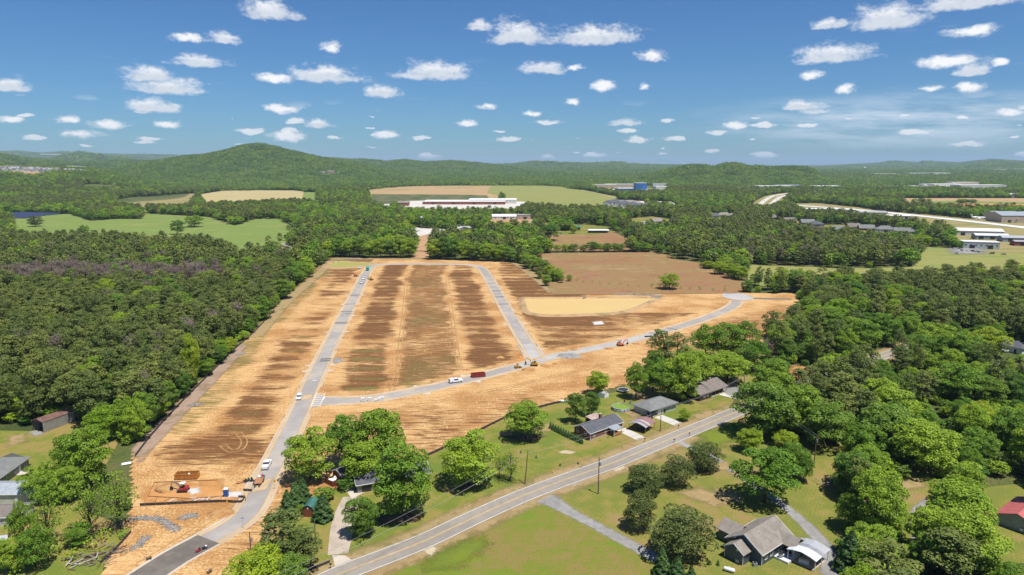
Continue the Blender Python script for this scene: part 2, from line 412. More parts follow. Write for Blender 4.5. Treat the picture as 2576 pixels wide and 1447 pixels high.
def ribbon(name, path, width, mat, z, soft=None, parent=None, off=0.0, kind='structure'):
    """a strip along a path; soft gives the blend profile across"""
    prof = [(-.5, 1), (.5, 1)] if not soft else [(-.75, -.6), (-.45, .5), (-.2, 1.2), (.2, 1.2), (.45, .5), (.75, -.6)]
    V, e, Fq = [], [], []; k = len(prof)
    for i, p in enumerate(path):
        d = (path[min(i+1, len(path)-1)]-path[max(i-1, 0)]); d.z = 0; d.normalize(); nrm = Vector((-d.y, d.x, 0))
        w = width(i/(len(path)-1)) if callable(width) else width
        for f, ev in prof:
            q = p+nrm*(off+f*w); V.append((q.x, q.y, z)); e.append(ev)
    for i in range(len(path)-1):
        for j in range(k-1): Fq.append([i*k+j, (i+1)*k+j, (i+1)*k+j+1, i*k+j+1][::-1])
    m = mesh_np(name, V, Fq, mat); set_edge(m, e)
    o = link(name, m, parent)
    if not parent: tag(o, kind=kind)
    return o
def offset_path(path, off):
    out = []
    for i, p in enumerate(path):
        d = (path[min(i+1, len(path)-1)]-path[max(i-1, 0)]); d.z = 0; d.normalize()
        out.append(p+Vector((-d.y, d.x, 0))*off)
    return out
def wall_strip(name, path, thick, z0, z1, mat, parent=None):
    """a low upright strip such as a kerb or fabric fence"""
    a, b = offset_path(path, thick/2), offset_path(path, -thick/2); n = len(path)
    V = [(p.x, p.y, z0) for p in a]+[(p.x, p.y, z1) for p in a]+[(p.x, p.y, z1) for p in b]+[(p.x, p.y, z0) for p in b]
    Fq = []
    for i in range(n-1):
        for j in range(3): Fq.append([j*n+i, j*n+i+1, (j+1)*n+i+1, (j+1)*n+i])
    return link(name, mesh_np(name, V, Fq, mat), parent)

# surfaces
M['lawn'] = ground('lawn', [(0.235, 0.170, 0.060), (0.195, 0.178, 0.038), (0.150, 0.165, 0.028), (0.115, 0.150, 0.024)], 0.035, 0.2, 1.6, w=(.45, .30, .25), lo=.38, hi=.60, bump=.4, mow=-.9)
M['lawnpale'] = ground('lawn_pale', [(0.235, 0.165, 0.070), (0.200, 0.175, 0.042), (0.160, 0.165, 0.032), (0.135, 0.150, 0.030)], 0.03, 0.2, 1.6, w=(.45, .30, .25), lo=.38, hi=.60, bump=.35, mow=.55)
M['meadow'] = ground('meadow', [(0.205, 0.160, 0.050), (0.165, 0.168, 0.030), (0.130, 0.185, 0.020)], 0.028, 0.35, 1.6, w=(.5, .3, .2), lo=.37, hi=.63, bump=.9, bd=.4)
M['lushgrass'] = ground('lush_grass', [(0.160, 0.195, 0.022), (0.120, 0.160, 0.024)], 0.08, 0.4, 1.6, soft=True, bump=.9)
M['pasture'] = ground('pasture', [(0.165, 0.215, 0.052), (0.135, 0.190, 0.042), (0.190, 0.215, 0.058)], 0.012, 0.07, 0.4, bump=.3)
M['brownfield'] = ground('brown_field', [(0.210, 0.105, 0.052), (0.265, 0.148, 0.074), (0.185, 0.135, 0.045), (0.310, 0.190, 0.100)], 0.012, 0.09, 0.6, w=(.45, .3, .25), lo=.34, hi=.66, bump=.6, sy=1.6)
M['hay'] = ground('hay', [(0.330, 0.270, 0.120), (0.400, 0.330, 0.165)], 0.02, 0.12, 0.5, sx=.3, sy=1.2, rz=.4)
M['fieldtan'] = ground('field_tan', [(0.330, 0.215, 0.115), (0.390, 0.255, 0.130), (0.220, 0.200, 0.070)], 0.008, 0.03, 0.2, sx=.4, sy=1.4)
M['fieldgreen'] = ground('field_green', [(0.190, 0.205, 0.050), (0.235, 0.225, 0.075), (0.165, 0.200, 0.045)], 0.01, 0.04, 0.2, sx=.3, sy=1.5)
M['airgrass'] = ground('airfield_grass', [(0.220, 0.200, 0.075), (0.270, 0.215, 0.095), (0.185, 0.180, 0.060)], 0.01, 0.04, 0.2, sx=.4, sy=1.2)
M['redsoil'] = ground('red_soil', [(0.400, 0.150, 0.060), (0.450, 0.200, 0.090)], 0.01, 0.05, 0.3)
M['seedling'] = ground('seedling_rows', [(0.045, 0.070, 0.025), (0.085, 0.105, 0.035), (0.150, 0.130, 0.060)], 0.03, 0.2, 0.7, lo=.38, hi=.62)
M['clay'] = ground('clay', [(0.330, 0.190, 0.100), (0.400, 0.250, 0.140), (0.250, 0.140, 0.070)], 0.03, 0.2, 1.2)
M['sand_soft'] = ground('pale_sand', [(0.420, 0.330, 0.210), (0.480, 0.400, 0.280)], 0.08, 0.5, 2, soft=True)
M['straw_soft'] = ground('dry_straw', [(0.260, 0.185, 0.085), (0.330, 0.240, 0.120), (0.180, 0.150, 0.055)], 0.05, 0.35, 1.5, soft=True)
M['brown_soft'] = ground('brown_soil_patch', [(0.160, 0.082, 0.036), (0.220, 0.125, 0.060)], 0.06, 0.3, 1.4, soft=True, sx=.5, sy=1.6)
M['orange_soft'] = ground('orange_clay', [(0.430, 0.190, 0.060), (0.500, 0.260, 0.095)], 0.08, 0.4, 1.6, soft=True, bump=.9)
M['grass_soft'] = ground('sprouting_grass', [(0.085, 0.120, 0.022), (0.110, 0.135, 0.030)], 0.08, 0.4, 1.6, soft=True)
M['bank'] = ground('bank_mulch', [(0.270, 0.185, 0.130), (0.330, 0.240, 0.180), (0.210, 0.150, 0.090)], 0.06, 0.35, 1.6, soft=True)
M['mulch_soft'] = ground('leaf_litter', [(0.120, 0.070, 0.040), (0.180, 0.115, 0.065)], 0.1, 0.6, 2, soft=True)
M['gravel'] = ground('gravel', [(0.270, 0.270, 0.275), (0.350, 0.345, 0.340), (0.200, 0.200, 0.200)], 0.06, 0.6, 4, bump=.7, bd=.08)
M['gravel_soft'] = ground('gravel_loose', [(0.205, 0.198, 0.190), (0.300, 0.290, 0.278)], 0.06, 0.6, 4, soft=True, bump=.7, bd=.08)
M['whitegravel'] = ground('white_gravel', [(0.480, 0.460, 0.430), (0.560, 0.540, 0.520)], 0.1, 0.8, 5, soft=True)
M['asphalt'] = ground('asphalt', [(0.215, 0.192, 0.165), (0.245, 0.220, 0.190), (0.275, 0.245, 0.212)], 0.02, 0.4, 6, bump=.25, bd=.03)
M['newasphalt'] = ground('new_asphalt', [(0.115, 0.100, 0.088), (0.155, 0.135, 0.116), (0.200, 0.170, 0.140)], 0.05, 0.3, 5, bump=.25, bd=.03)
M['street'] = ground('street_surface', [(0.262, 0.242, 0.228), (0.318, 0.292, 0.270), (0.410, 0.335, 0.245)], 0.03, 0.16, 3, bump=.2, bd=.03, lo=.38, hi=.72)
M['streetdust'] = ground('dust_on_street', [(0.430, 0.310, 0.185), (0.480, 0.370, 0.240)], 0.1, 0.5, 2.5, soft=True, bump=.2)
M['streetpale'] = ground('stone_base', [(0.300, 0.288, 0.280), (0.385, 0.368, 0.350)], 0.04, 0.2, 3, bump=.4, bd=.05)
M['patchgrey'] = ground('pavement_repair', [(0.085, 0.085, 0.090), (0.120, 0.118, 0.118)], 0.2, 1, 6)
M['concrete'] = ground('concrete', [(0.400, 0.350, 0.285), (0.480, 0.425, 0.355)], 0.1, 0.6, 4, bump=.15, bd=.02)
M['drive'] = ground('concrete_drive', [(0.330, 0.270, 0.215), (0.410, 0.345, 0.280), (0.270, 0.220, 0.175)], 0.12, 0.5, 4, bump=.15, bd=.02)
M['palepave'] = ground('pale_paving', [(0.440, 0.415, 0.370), (0.520, 0.490, 0.440)], 0.03, 0.3, 2, bump=.1)
M['runway'] = ground('runway_concrete', [(0.500, 0.490, 0.480), (0.580, 0.570, 0.560)], 0.01, 0.1, 1, bump=.1)
M['white_line'] = paint('road_white', (0.62, 0.60, 0.55), .7, .2, .6)
M['yellow_line'] = paint('road_yellow', (0.52, 0.35, 0.12), .7, .25, .6)

# ---- streets of the new estate
Wv = lambda pts: [at(*p) for p in pts]
LEFT = spline(Wv([(290,1500),(374,1446),(440,1403),(524,1357),(585,1322),(618,1296),(640,1264),(655,1232),(672,1198),(694,1158),(739,1067),(778,980),(818,894),(856,817),(893.5,743),(916,697),(926,680)]), 3)
TOPR = spline(Wv([(926,680),(938,669.5),(965,665.5),(1010,664.5),(1080,664.5),(1150,665.5),(1190,668),(1210,675),(1222,688),(1248,732),(1277,784),(1308,836),(1333,876),(1350,905)]), 3)
LOOP = spline(Wv([(790,1009),(830,1009),(880,1008),(948,1002),(1040,985),(1100,973),(1200,949),(1288,926),(1349,909),(1419,890.6),(1516,872),(1622,846.5),(1744,811.5),(1815,785),(1845,769),(1855,757)]), 3)
SPUR = spline(Wv([(1870,750),(1900,751),(1940,752),(1990,753)]), 3)
SW = 8.2
# split the left street: fresh dark asphalt at the entrance, pale surface after it
k_new = min(range(len(LEFT)), key=lambda i: (LEFT[i]-at(524,1357)).length)
streets = []
def street(name, path, mat, z, kerb=(1, 1), gaps=None):
    o = ribbon(name, path, SW, mat, z)
    for s, on in ((1, kerb[0]), (-1, kerb[1])):
        if on:
            kp = offset_path(path, s*(SW/2+0.22))
            gut = ribbon('gutter', kp, 0.62, M['concrete'], z+0.012, parent=o)
            wall_strip('kerb', offset_path(path, s*(SW/2+0.5)), 0.18, 0.0, z+0.14, M['concrete'], o)
    return o
street('entrance_road', LEFT[:k_new+1], M['newasphalt'], 0.06)
j_loop = min(range(len(LEFT)), key=lambda i: (LEFT[i]-at(770,1009)).length)
left_st = street('estate_street', LEFT[k_new:j_loop-4], M['street'], 0.06)
left_b = ribbon('estate_street', LEFT[j_loop-6:j_loop+7], SW, M['street'], 0.064)
o = left_b; wall_strip('kerb', offset_path(LEFT[j_loop-6:j_loop+7], (SW/2+0.5)), 0.18, 0, .2, M['concrete'], o)
street('estate_street', LEFT[j_loop+5:], M['street'], 0.06)
street('estate_street', TOPR[:-7], M['street'], 0.056)
ribbon('estate_street', TOPR[-10:], 10.5, M['streetpale'], 0.068)
k_pale = min(range(len(LOOP)), key=lambda i: (LOOP[i]-at(1300,923)).length)
k_pale2 = min(range(len(LOOP)), key=lambda i: (LOOP[i]-at(1640,842)).length)
j2 = min(range(len(LOOP)), key=lambda i: (LOOP[i]-at(1352,908)).length)
street('estate_street', LOOP[1:k_pale+1], M['street'], 0.052)
sheet('junction_surface', [(776,1030),(790,984),(800,991),(816,999),(832,1001),(832,1019),(812,1020),(796,1024)], M['street'], 0.070)
ribbon('estate_street', LOOP[k_pale:k_pale2+1], SW+1.0, M['streetpale'], 0.060)
street('estate_street', LOOP[k_pale2:], M['street'], 0.058)
ribbon('estate_street', SPUR, 5.5, M['newasphalt'], 0.05)
cu = at(1855,746.5); rx = 38/pxm(1855,746)
sheet('turning_circle', [(cu.x+rx*0.95*math.cos(a), cu.y+rx*1.25*math.sin(a)) for a in np.linspace(0, 6.283, 40)[:-1]], M['streetpale'], 0.072, world=True)
wall_strip('kerb', [Vector((cu.x+(rx*0.95+.3)*math.cos(a), cu.y+(rx*1.25+.3)*math.sin(a), 0)) for a in np.linspace(-0.6, 3.9, 40)], .3, 0, .2, M['concrete']); tag(bpy.data.objects[-1] if False else COL.objects[-1], kind='structure')
# dust tracked on the street and saw-cut repairs, flared kerb ramps
for px, py, w, h in ((660,1222,18,22),(770,1000,14,14)):
    c = at(px, py); s = pxm(px, py)
    patch('dust_on_street', [(c.x-w/s, c.y-2*h/s), (c.x+w/s, c.y-h/s), (c.x+w*.8/s, c.y+2*h/s), (c.x-w*.7/s, c.y+1.4*h/s)], M['streetdust'], 0.082, world=True)
def cross_bar(px, py, frac0, frac1, width, mat, z=0.09, name='pavement_repair', path=LEFT):
    i = min(range(len(path)), key=lambda k: (path[k]-at(px, py)).length); i = max(1, min(i, len(path)-2))
    d = (path[i+1]-path[i-1]).normalized(); n = Vector((-d.y, d.x, 0)); c = path[i]
    q = [c+n*(SW*(.5-frac0))-d*width/2, c+n*(SW*(.5-frac1))-d*width/2, c+n*(SW*(.5-frac1))+d*width/2, c+n*(SW*(.5-frac0))+d*width/2]
    return sheet(name, [(v.x, v.y) for v in q], mat, z, world=True)
for px, py, a, b, w in ((880,744,.05,.95,.9),(866,767,.02,.9,.7),(848,785,.05,.95,.8),(852,790,.5,.95,.7),(842,811,.05,.95,.8),(838,814,.05,.95,.7),(808,905,.35,.95,.9),(803,911,.35,.95,.9)):
    cross_bar(px, py, a, b, w*1.9, M['patchgrey'])
for px, py in ((1236,712),(1248,733),(1256,748),(1266,766)):
    cross_bar(px, py, .05, .95, 1.8, M['patchgrey'], path=TOPR)
for px, py in ((1690,828),(1650,840)):
    cross_bar(px, py, .05, .95, .9, M['patchgrey'], path=LOOP)
for px, py, pth in ((878,744,LEFT),(866,767,LEFT),(852,795,LEFT),(832,837,LEFT),(796,935,LEFT),(804,920,LEFT),(1243,725,TOPR),(1262,760,TOPR),(1296,815,TOPR),(1180,955,LOOP),(1060,981,LOOP),(1580,857,LOOP)):
    i = min(range(len(pth)), key=lambda k: (pth[k]-at(px, py)).length); d = (pth[i+1]-pth[i-1]).normalized(); n = Vector((-d.y, d.x, 0))
    for s in (1, -1):
        b = pth[i]+n*s*(SW/2+.55)
        sheet('kerb_ramp', [(q.x, q.y) for q in (b-d*1.6, b+d*1.6, b+n*s*2.2+d*.6, b+n*s*2.2-d*.6)], M['concrete'], 0.05, world=True)
for pth in (LEFT[k_new:], TOPR, LOOP[3:]):
    for s in (-1, 1): ribbon('dust_along_kerb', offset_path(pth, s*3.5), 1.7, M['streetdust'], 0.078+.001*s+.0013*len(pth)/100, soft=True)
# ladder crossing and stop bar where the loop road leaves
c0, c1 = at(797,990), at(784,1023)
for k in range(7):
    f = (k+.5)/7; c = c0.lerp(c1, f); mb = MB()
    sheet('crossing_stripe', [(c.x-.2, c.y-.22), (c.x+3.1, c.y-.22), (c.x+3.1, c.y+.22), (c.x-.2, c.y+.22)], M['white_line'], 0.088, world=True)
for dx in (-.3, 3.2):
    sheet('crossing_edge_line', [(c0.x+dx, c0.y+.6), (c1.x+dx, c1.y-.6), (c1.x+dx+.2, c1.y-.6), (c0.x+dx+.2, c0.y+.6)], M['white_line'], 0.093, world=True)
c = at(808,1000); sheet('stop_line', [(c.x+1, c.y-3.2), (c.x+1.6, c.y-3.2), (c.x+1.6, c.y+.6), (c.x+1, c.y+.6)], M['white_line'], 0.088, world=True)

# ---- graded building site
def site_material():
    m, t = new_mat('graded_earth'); p = pos(t)
    A = lambda n: t.add('ShaderNodeAttribute', attribute_name=n).outputs['Fac']
    q = t.stretch(p, 0.13, 0.95, 1, 0.06); big = t.noise(p, 0.045, 4); streak = t.noise(q, 0.85, 6, 0.68, 0.5); fine = t.noise(p, 1.6, 4, 0.65); grit = t.noise(p, 5, 3, 0.7)
    fib = t.noise(t.stretch(p, 1.4, 0.25, 1, 0.2), 0.9, 4, 0.65)
    tan = t.mix(t.smooth(t.math('ADD', t.math('MULTIPLY', big, .45), t.math('MULTIPLY', fine, .55)), .43, .57), (0.330, 0.165, 0.058), (0.560, 0.370, 0.170))
    tan = t.mix(t.smooth(t.math('ADD', t.math('MULTIPLY', big, .6), t.math('MULTIPLY', streak, .4)), .52, .70), tan, (0.370, 0.165, 0.052))
    tan = t.mix(t.math('MULTIPLY', t.smooth(fib, .55, .72), .6), tan, (0.620, 0.460, 0.260))
    tan = t.mix(t.math('MULTIPLY', t.smooth(grit, .56, .72), .7), tan, (0.220, 0.110, 0.045))
    line = t.noise(t.stretch(p, 0.05, 1.3, 1, 0.05), 1.0, 5, 0.7, 0.3)
    tan = t.mix(t.math('MULTIPLY', t.smooth(line, .54, .64), .55), tan, (0.255, 0.120, 0.045))
    brn = t.mix(t.smooth(fine, .35, .68), (0.092, 0.042, 0.016), (0.180, 0.086, 0.034))
    brn = t.mix(t.smooth(grit, .56, .74), brn, (0.250, 0.135, 0.058))
    brn = t.mix(t.math('MULTIPLY', t.smooth(line, .53, .66), .6), brn, (0.300, 0.165, 0.068))
    grn = t.mix(t.smooth(fine, .35, .65), (0.105, 0.098, 0.028), (0.185, 0.150, 0.052))
    nz = t.math('ADD', t.math('MULTIPLY', t.math('SUBTRACT', streak, .5), 2.3), t.math('MULTIPLY', t.math('SUBTRACT', fine, .5), 1.3))
    c = t.mix(t.smooth(t.math('ADD', A('brown'), nz), .32, .72), tan, brn)
    c = t.mix(t.smooth(t.math('ADD', A('green'), t.math('MULTIPLY', nz, .8)), .40, .80), c, grn)
    st = t.math('ADD', A('straw'), t.math('MULTIPLY', t.math('SUBTRACT', fib, .5), 2.4))
    c = t.mix(t.smooth(st, .55, .85), c, (0.520, 0.390, 0.215))
    finish(t, c, .95, .1, 0, t.math('ADD', fine, t.math('MULTIPLY', grit, .5)), .6, .2); return m
M['site'] = site_material()
SITE = [(200,1520),(250,1447),(325,1290),(335,1130),(455,1000),(610,860),(700,765),(800,672),(832,648),(910,646),(1100,650),(1290,655),(1345,690),(1392,738),(1700,736),(2000,738),(2030,800),(1900,875),(1600,960),(1410,1012),(1271,1055),(1069,1153),(985,1190),(880,1215),(760,1270),(700,1330),(640,1447),(560,1520)]
def band(v, a, b, s):
    return np.clip((v-a)/s+.5, 0, 1)*np.clip((b-v)/s+.5, 0, 1)
def build_site():
    poly = poly_w(SITE); g = 1.5
    xs = [p[0] for p in poly]; ys = [p[1] for p in poly]
    X, Y = np.meshgrid(np.arange(min(xs), max(xs), g), np.arange(min(ys), max(ys), g), indexing='xy')
    ok = inside(X+g/2, Y+g/2, poly)[:-1, :-1]
    nx = X.shape[1]; i, j = np.nonzero(ok)
    idx = i*nx+j; Fq = np.stack([idx, idx+1, idx+nx+1, idx+nx], 1)
    used = np.unique(Fq); remap = np.zeros(X.size, np.int64); remap[used] = np.arange(len(used))
    x, y = X.ravel()[used], Y.ravel()[used]; Fq = remap[Fq]
    def xof(path):
        a = np.array([(p.y, p.x) for p in path]); a = a[np.argsort(a[:, 0])]; return np.interp(y, a[:, 0], a[:, 1])
    xl = xof(LEFT); kr = max(range(len(TOPR)), key=lambda k: TOPR[k].x-TOPR[k].y*0 if False else -abs(k-len(TOPR)*.55))
    ir = min(range(len(TOPR)), key=lambda k: (TOPR[k]-at(1222,688)).length); xr = xof(TOPR[ir:])
    la = np.array([(p.x, p.y) for p in LOOP]); la = la[np.argsort(la[:, 0])]; yloop = np.interp(x, la[:, 0], la[:, 1])
    ytop = at(1080,664.5).y; yj = at(780,1000).y
    lot = 14.3
    def bars(seed): 
        ph = (y+6*fbm(x, y, 60, seed)-3)/lot; return np.clip(.5+.7*np.cos(2*np.pi*ph)+.9*(vnoise(x*0, y, lot*1.3, seed+3)-.5), 0, 1)
    nb = fbm(x, y, 28, 2); nb2 = fbm(x, y, 70, 5)
    brown = .10+.35*np.clip(fbm(x, y, 22, 61)-.42, 0, 1); green = np.zeros_like(x); straw = np.full(x.shape, .15)
    wob = 9*(fbm(x, y, 13, 9)-.5)
    # left row of lots
    d = xl-x+wob; L = (y > yj-70)
    b = band(d, 9, 27, 7)*(.42+.34*bars(1)+1.1*(nb-.5)+.5*(nb2-.5)); brown = np.where((d > 4) & L, np.maximum(brown, b), brown)
    far = np.clip((y-at(780,720).y)/60, 0, 1)
    brown = np.where((d > 9) & (y > ytop-230), np.maximum(brown, far*band(d, 8, 60, 8)*(.55+.3*bars(1))), brown)
    green = np.where(d > 20, np.maximum(green, np.clip((d-26)/9, 0, 1)*.58+(.7*(nb-.5))), green)
    green = np.where((d > 4) & L, np.maximum(green, band(d, 12, 24, 4)*bars(1)**2*np.clip((fbm(x, y, 45, 21)-.38)*3.2, 0, .85)), green)
    # middle block: two lot rows, lanes and the green swale
    Wd = xr-xl; u = x-xl+wob; mid = (x > xl) & (x < xr) & (y > yloop+4) & (y < ytop-3)
    un = np.minimum(u, Wd-u)
    b = band(un, 11, 31, 7)*(.60+.30*bars(4)+1.0*(nb-.5)); b = np.maximum(b, band(un, 36, 90, 5)*(.62+.5*(nb-.5)))
    b *= np.clip((y-yloop-9)/6, 0, 1)
    low = np.clip(1-(y-yloop)/55, 0, 1); b = np.maximum(b, low*np.clip((y-yloop-8)/5, 0, 1)*(.42+.9*(nb-.5)))
    brown = np.where(mid, np.maximum(brown, b), brown)
    sw = band(un, 37, 90, 5); green = np.where(mid, np.maximum(green, sw*(.34+.9*(nb-.5))), green)
    straw = np.where(mid, np.maximum(straw, sw*(.15+.9*np.clip(fbm(x, y, 38, 31)-.45, 0, 1)*band(y, at(1080,920).y, at(1080,800).y, 30))), straw)
    green = np.where(mid & (u < 32) & (y < yj+75), np.maximum(green, band(u, 13, 30, 4)*np.clip((bars(4)-.4)*1.2, 0, .8)), green)
    # right of the right street
    v = x-xr+wob; rt = (x > xr) & (y > yloop+5)
    b = band(v, 10, 60, 5)*(.54+.34*bars(6)+.8*(nb-.5)); brown = np.where(rt, np.maximum(brown, b*np.clip((y-yloop-9)/6, 0, 1)), brown)
    pl = rt & (y < at(1400,790).y+3); b = np.clip((y-yloop-12)/8, 0, 1)*(.62+1.1*(nb-.5)); brown = np.where(pl & (v > 9), np.maximum(brown, b), brown)
    # south of the loop road
    so = (x > xl) & (y < yloop-5); b = np.clip((yloop-y-9)/8, 0, 1)*(.06+.26*np.clip((x+20)/90, 0, 1)+.9*(nb2-.45)+.8*(nb-.5))
    brown = np.where(so, np.maximum(brown, np.clip(b, 0, .48)), brown); straw = np.where(so, .10+.4*(nb-.4), straw)
    # house plot at the entrance stays bare
    plot = (x < xl) & (y < yj-38); c = at(560,1125)
    e = np.hypot((x-c.x)/17, (y-c.y)/13); brown = np.where(plot, np.clip(1.05-e*.62, .08, .75)+.3*(nb-.5), brown)
    green = np.where(plot, np.clip(.2*(1.2-e), 0, .3), green)
    V = np.stack([x, y, np.zeros_like(x)], 1); m = mesh_np('graded_site', V, Fq, M['site'])
    for n, a in (('brown', brown), ('green', green), ('straw', straw)):
        at_ = m.attributes.new(n, 'FLOAT', 'POINT'); at_.data.foreach_set('value', a.astype(np.float32))
    tag(link('graded_site', m), kind='structure')
build_site()
# banks and bare strips along the site's edges
patch('mulch_bank', [(345,1175),(330,1130),(400,1060),(455,1005),(520,945),(600,866),(622,868),(600,900),(520,985),(450,1060),(380,1135)], M['bank'], 0.03, soft=1.3)
ribbon('grass_verge', spline(Wv([(640,850),(720,760),(800,690),(835,655)]), 4), 9, M['straw_soft'], 0.025, soft=True)
ribbon('berm_grass', spline(Wv([(835,652),(1000,651),(1200,655),(1290,660),(1345,695),(1392,735)]), 4), 10, M['straw_soft'], 0.025, soft=True)
for pts, mm in (([(505,1210),(560,1205),(560,1240),(500,1242)], 'orange_soft'), ([(370,1225),(470,1215),(560,1225),(610,1255),(590,1268),(380,1268),(355,1250)], 'orange_soft'),
                ([(560,1275),(585,1280),(570,1300),(530,1295)], 'orange_soft'), ([(470,1230),(500,1226),(505,1240),(480,1245)], 'whitegravel'), ([(560,1240),(600,1236),(622,1240),(612,1252),(562,1250)], 'whitegravel'),
                ([(480,1255),(520,1253),(530,1265),(490,1268)], 'orange_soft'), ([(1330,880),(1352,900),(1335,912),(1270,925),(1310,890)], 'orange_soft'),
                ([(835,905),(856,898),(862,910),(842,916)], 'gravel_soft'), ([(1490,810),(1515,808),(1520,816),(1495,818)], 'whitegravel'),
                ([(650,1395),(700,1330),(730,1290),(700,1270),(660,1340)], 'straw_soft')):
    patch('loose_soil', pts, M[mm], 0.035)
for px, py, w, h in ((1017,928,16,5),(1470,1145,60,8),(1320,1090,12,5)):
    pass

M['track_soft'] = ground('wheel_track', [(0.300, 0.165, 0.065), (0.420, 0.260, 0.110)], 0.1, 0.5, 2, soft=True)
def tracks(pts, w=.55, gap=1.9):
    p = spline(Wv(pts), 2.5)
    for s in (-1, 1): ribbon('wheel_track', offset_path(p, s*gap/2), w, M['track_soft'], 0.028+.0007*random.randint(0, 9), soft=True)
for pts in ([(1024,690),(1018,760),(1010,840),(1000,930),(985,985)], [(1124,690),(1132,760),(1142,830),(1152,900),(1160,935)],
            [(600,1090),(615,1110),(605,1130),(580,1135),(560,1120)], [(1330,800),(1380,830),(1450,845),(1560,830),(1700,795)], [(1310,790),(1360,835),(1420,860),(1500,862)],
            [(1150,1010),(1250,985),(1380,950),(1500,922),(1600,895)], [(900,1040),(1000,1030),(1150,1000),(1300,968),(1450,935)], [(350,1420),(450,1360),(540,1300),(580,1272)], [(1380,700),(1340,690),(1290,672),(1230,665)]):
    tracks(pts)
# ---- ponds
def pond(name, inner, water_mat, crest=1.1, wz=0.30, bankw=3.0, bankm=None):
    P = [Vector((*p, 0)) for p in poly_w(inner)]; c = sum(P, Vector())/len(P); n = len(P)
    a = sum(P[i].x*P[(i+1) % n].y-P[(i+1) % n].x*P[i].y for i in range(n))
    if a < 0: P = P[::-1]
    Q = spline(P+[P[0]], 3)[:-1]; n = len(Q)
    def out(d):
        r = []
        for i in range(n):
            t = (Q[(i+1) % n]-Q[i-1]).normalized(); r.append(Q[i]+Vector((t.y, -t.x, 0))*d)
        return r
    rings = [(out(-.6), wz-.15), (out(bankw*.45), crest), (out(bankw*.7), crest), (out(bankw*1.5), 0.01)]
    V = [(p.x, p.y, z) for r, z in rings for p in r]; Fq = []
    for k in range(3):
        for i in range(n): Fq.append([k*n+i, (k+1)*n+i, (k+1)*n+(i+1) % n, k*n+(i+1) % n])
    b = link('pond_bank', mesh_np('pond_bank', V, Fq, bankm, True)); tag(b, kind='structure')
    sheet(name, [(p.x, p.y) for p in Q], water_mat, wz, world=True)
def water(name, col):
    m, t = new_mat(name); p = pos(t); n = t.noise(p, .05, 3); r = t.noise(t.stretch(p, 1, 2.5), 1.2, 3)
    finish(t, t.mix(n, col, tuple(x*.9 for x in col)), .30, .12, 0, r, .05, .05); return m
M['bankearth'] = ground('pond_bank_earth', [(0.300, 0.190, 0.095), (0.400, 0.270, 0.145), (0.230, 0.170, 0.085)], 0.05, 0.3, 1.6)
pond('muddy_pond', [(1318,753),(1345,790),(1490,791),(1570,783),(1635,757),(1640,752.5),(1500,752)], water('muddy_water', (0.580, 0.400, 0.140)), bankm=M['bankearth'])
pond('green_pond', [(832,673),(842,660),(900,661),(935,663),(900,672)], water('algae_water', (0.360, 0.330, 0.100)), crest=.7, bankw=4, bankm=M['bankearth'])

# ---- the county road with its markings and verges
ROADP = [(760,1492),(854,1445),(960,1404),(1069,1361),(1185,1306),(1305,1252),(1420,1208),(1541,1165),(1650,1120),(1750,1079),(1853,1036),(1990,978),(2150,920),(2300,870)]
ROAD = spline(Wv(ROADP), 4)
ribbon('road_verge', ROAD, 15, M['straw_soft'], 0.05, soft=True)
road = ribbon('county_road', ROAD, 7.0, M['asphalt'], 0.09)
for off, w, mm in ((3.15, .16, 'white_line'), (-3.15, .16, 'white_line'), (.17, .15, 'yellow_line'), (-.17, .15, 'yellow_line')):
    ribbon('lane_marking', ROAD, w, M[mm], 0.1, parent=road, off=off)

# ---- lawns, meadow, drives
LZ = 0.02
sheet('lawn', [(700,1330),(760,1268),(880,1213),(985,1188),(1069,1152),(1271,1054),(1410,1011),(1560,985),(1640,900),(1760,860),(1960,880),(1960,950),(1870,1022),(1650,1112),(1305,1243),(1069,1350),(854,1437),(760,1480),(640,1500)], M['lawn'], LZ)
sheet('lawn', [(903,1460),(1069,1375),(1305,1262),(1541,1175),(1750,1087),(1870,1037),(1960,1000),(2100,1060),(2150,1140),(2110,1220),(2130,1330),(2110,1500),(800,1520)], M['lawnpale'], LZ)
sheet('meadow', [(955,1460),(1130,1372),(1250,1310),(1345,1268),(1375,1272),(1440,1310),(1560,1370),(1650,1412),(1640,1520),(900,1520)], M['meadow'], LZ+.015)
sheet('lawn', [(-120,1080),(75,1085),(200,1055),(235,1065),(300,1110),(250,1200),(200,1280),(330,1330),(270,1400),(230,1520),(-120,1520)], M['lawn'], LZ)
sheet('lawn', [(2230,1190),(2330,1170),(2420,1230),(2600,1215),(2600,1420),(2300,1400),(2230,1300)], M['lawnpale'], LZ)
patch('lush_grass', [(1085,1400),(1150,1365),(1215,1350),(1230,1375),(1150,1430),(1060,1440)], M['lushgrass'], LZ+.03)
patch('lush_grass', [(1750,1090),(1850,1060),(1870,1100),(1800,1130)], M['lushgrass'], LZ+.03)
for pts in ([(1400,1137),(1425,1132),(1448,1137),(1440,1143),(1412,1142)], [(1060,1385),(1085,1372),(1100,1380),(1085,1400)], [(1430,1210),(1470,1195),(1490,1200),(1440,1225)], [(1540,1180),(1570,1172),(1575,1178),(1548,1188)]):
    patch('bare_sand', pts, M['sand_soft'], LZ+.035)
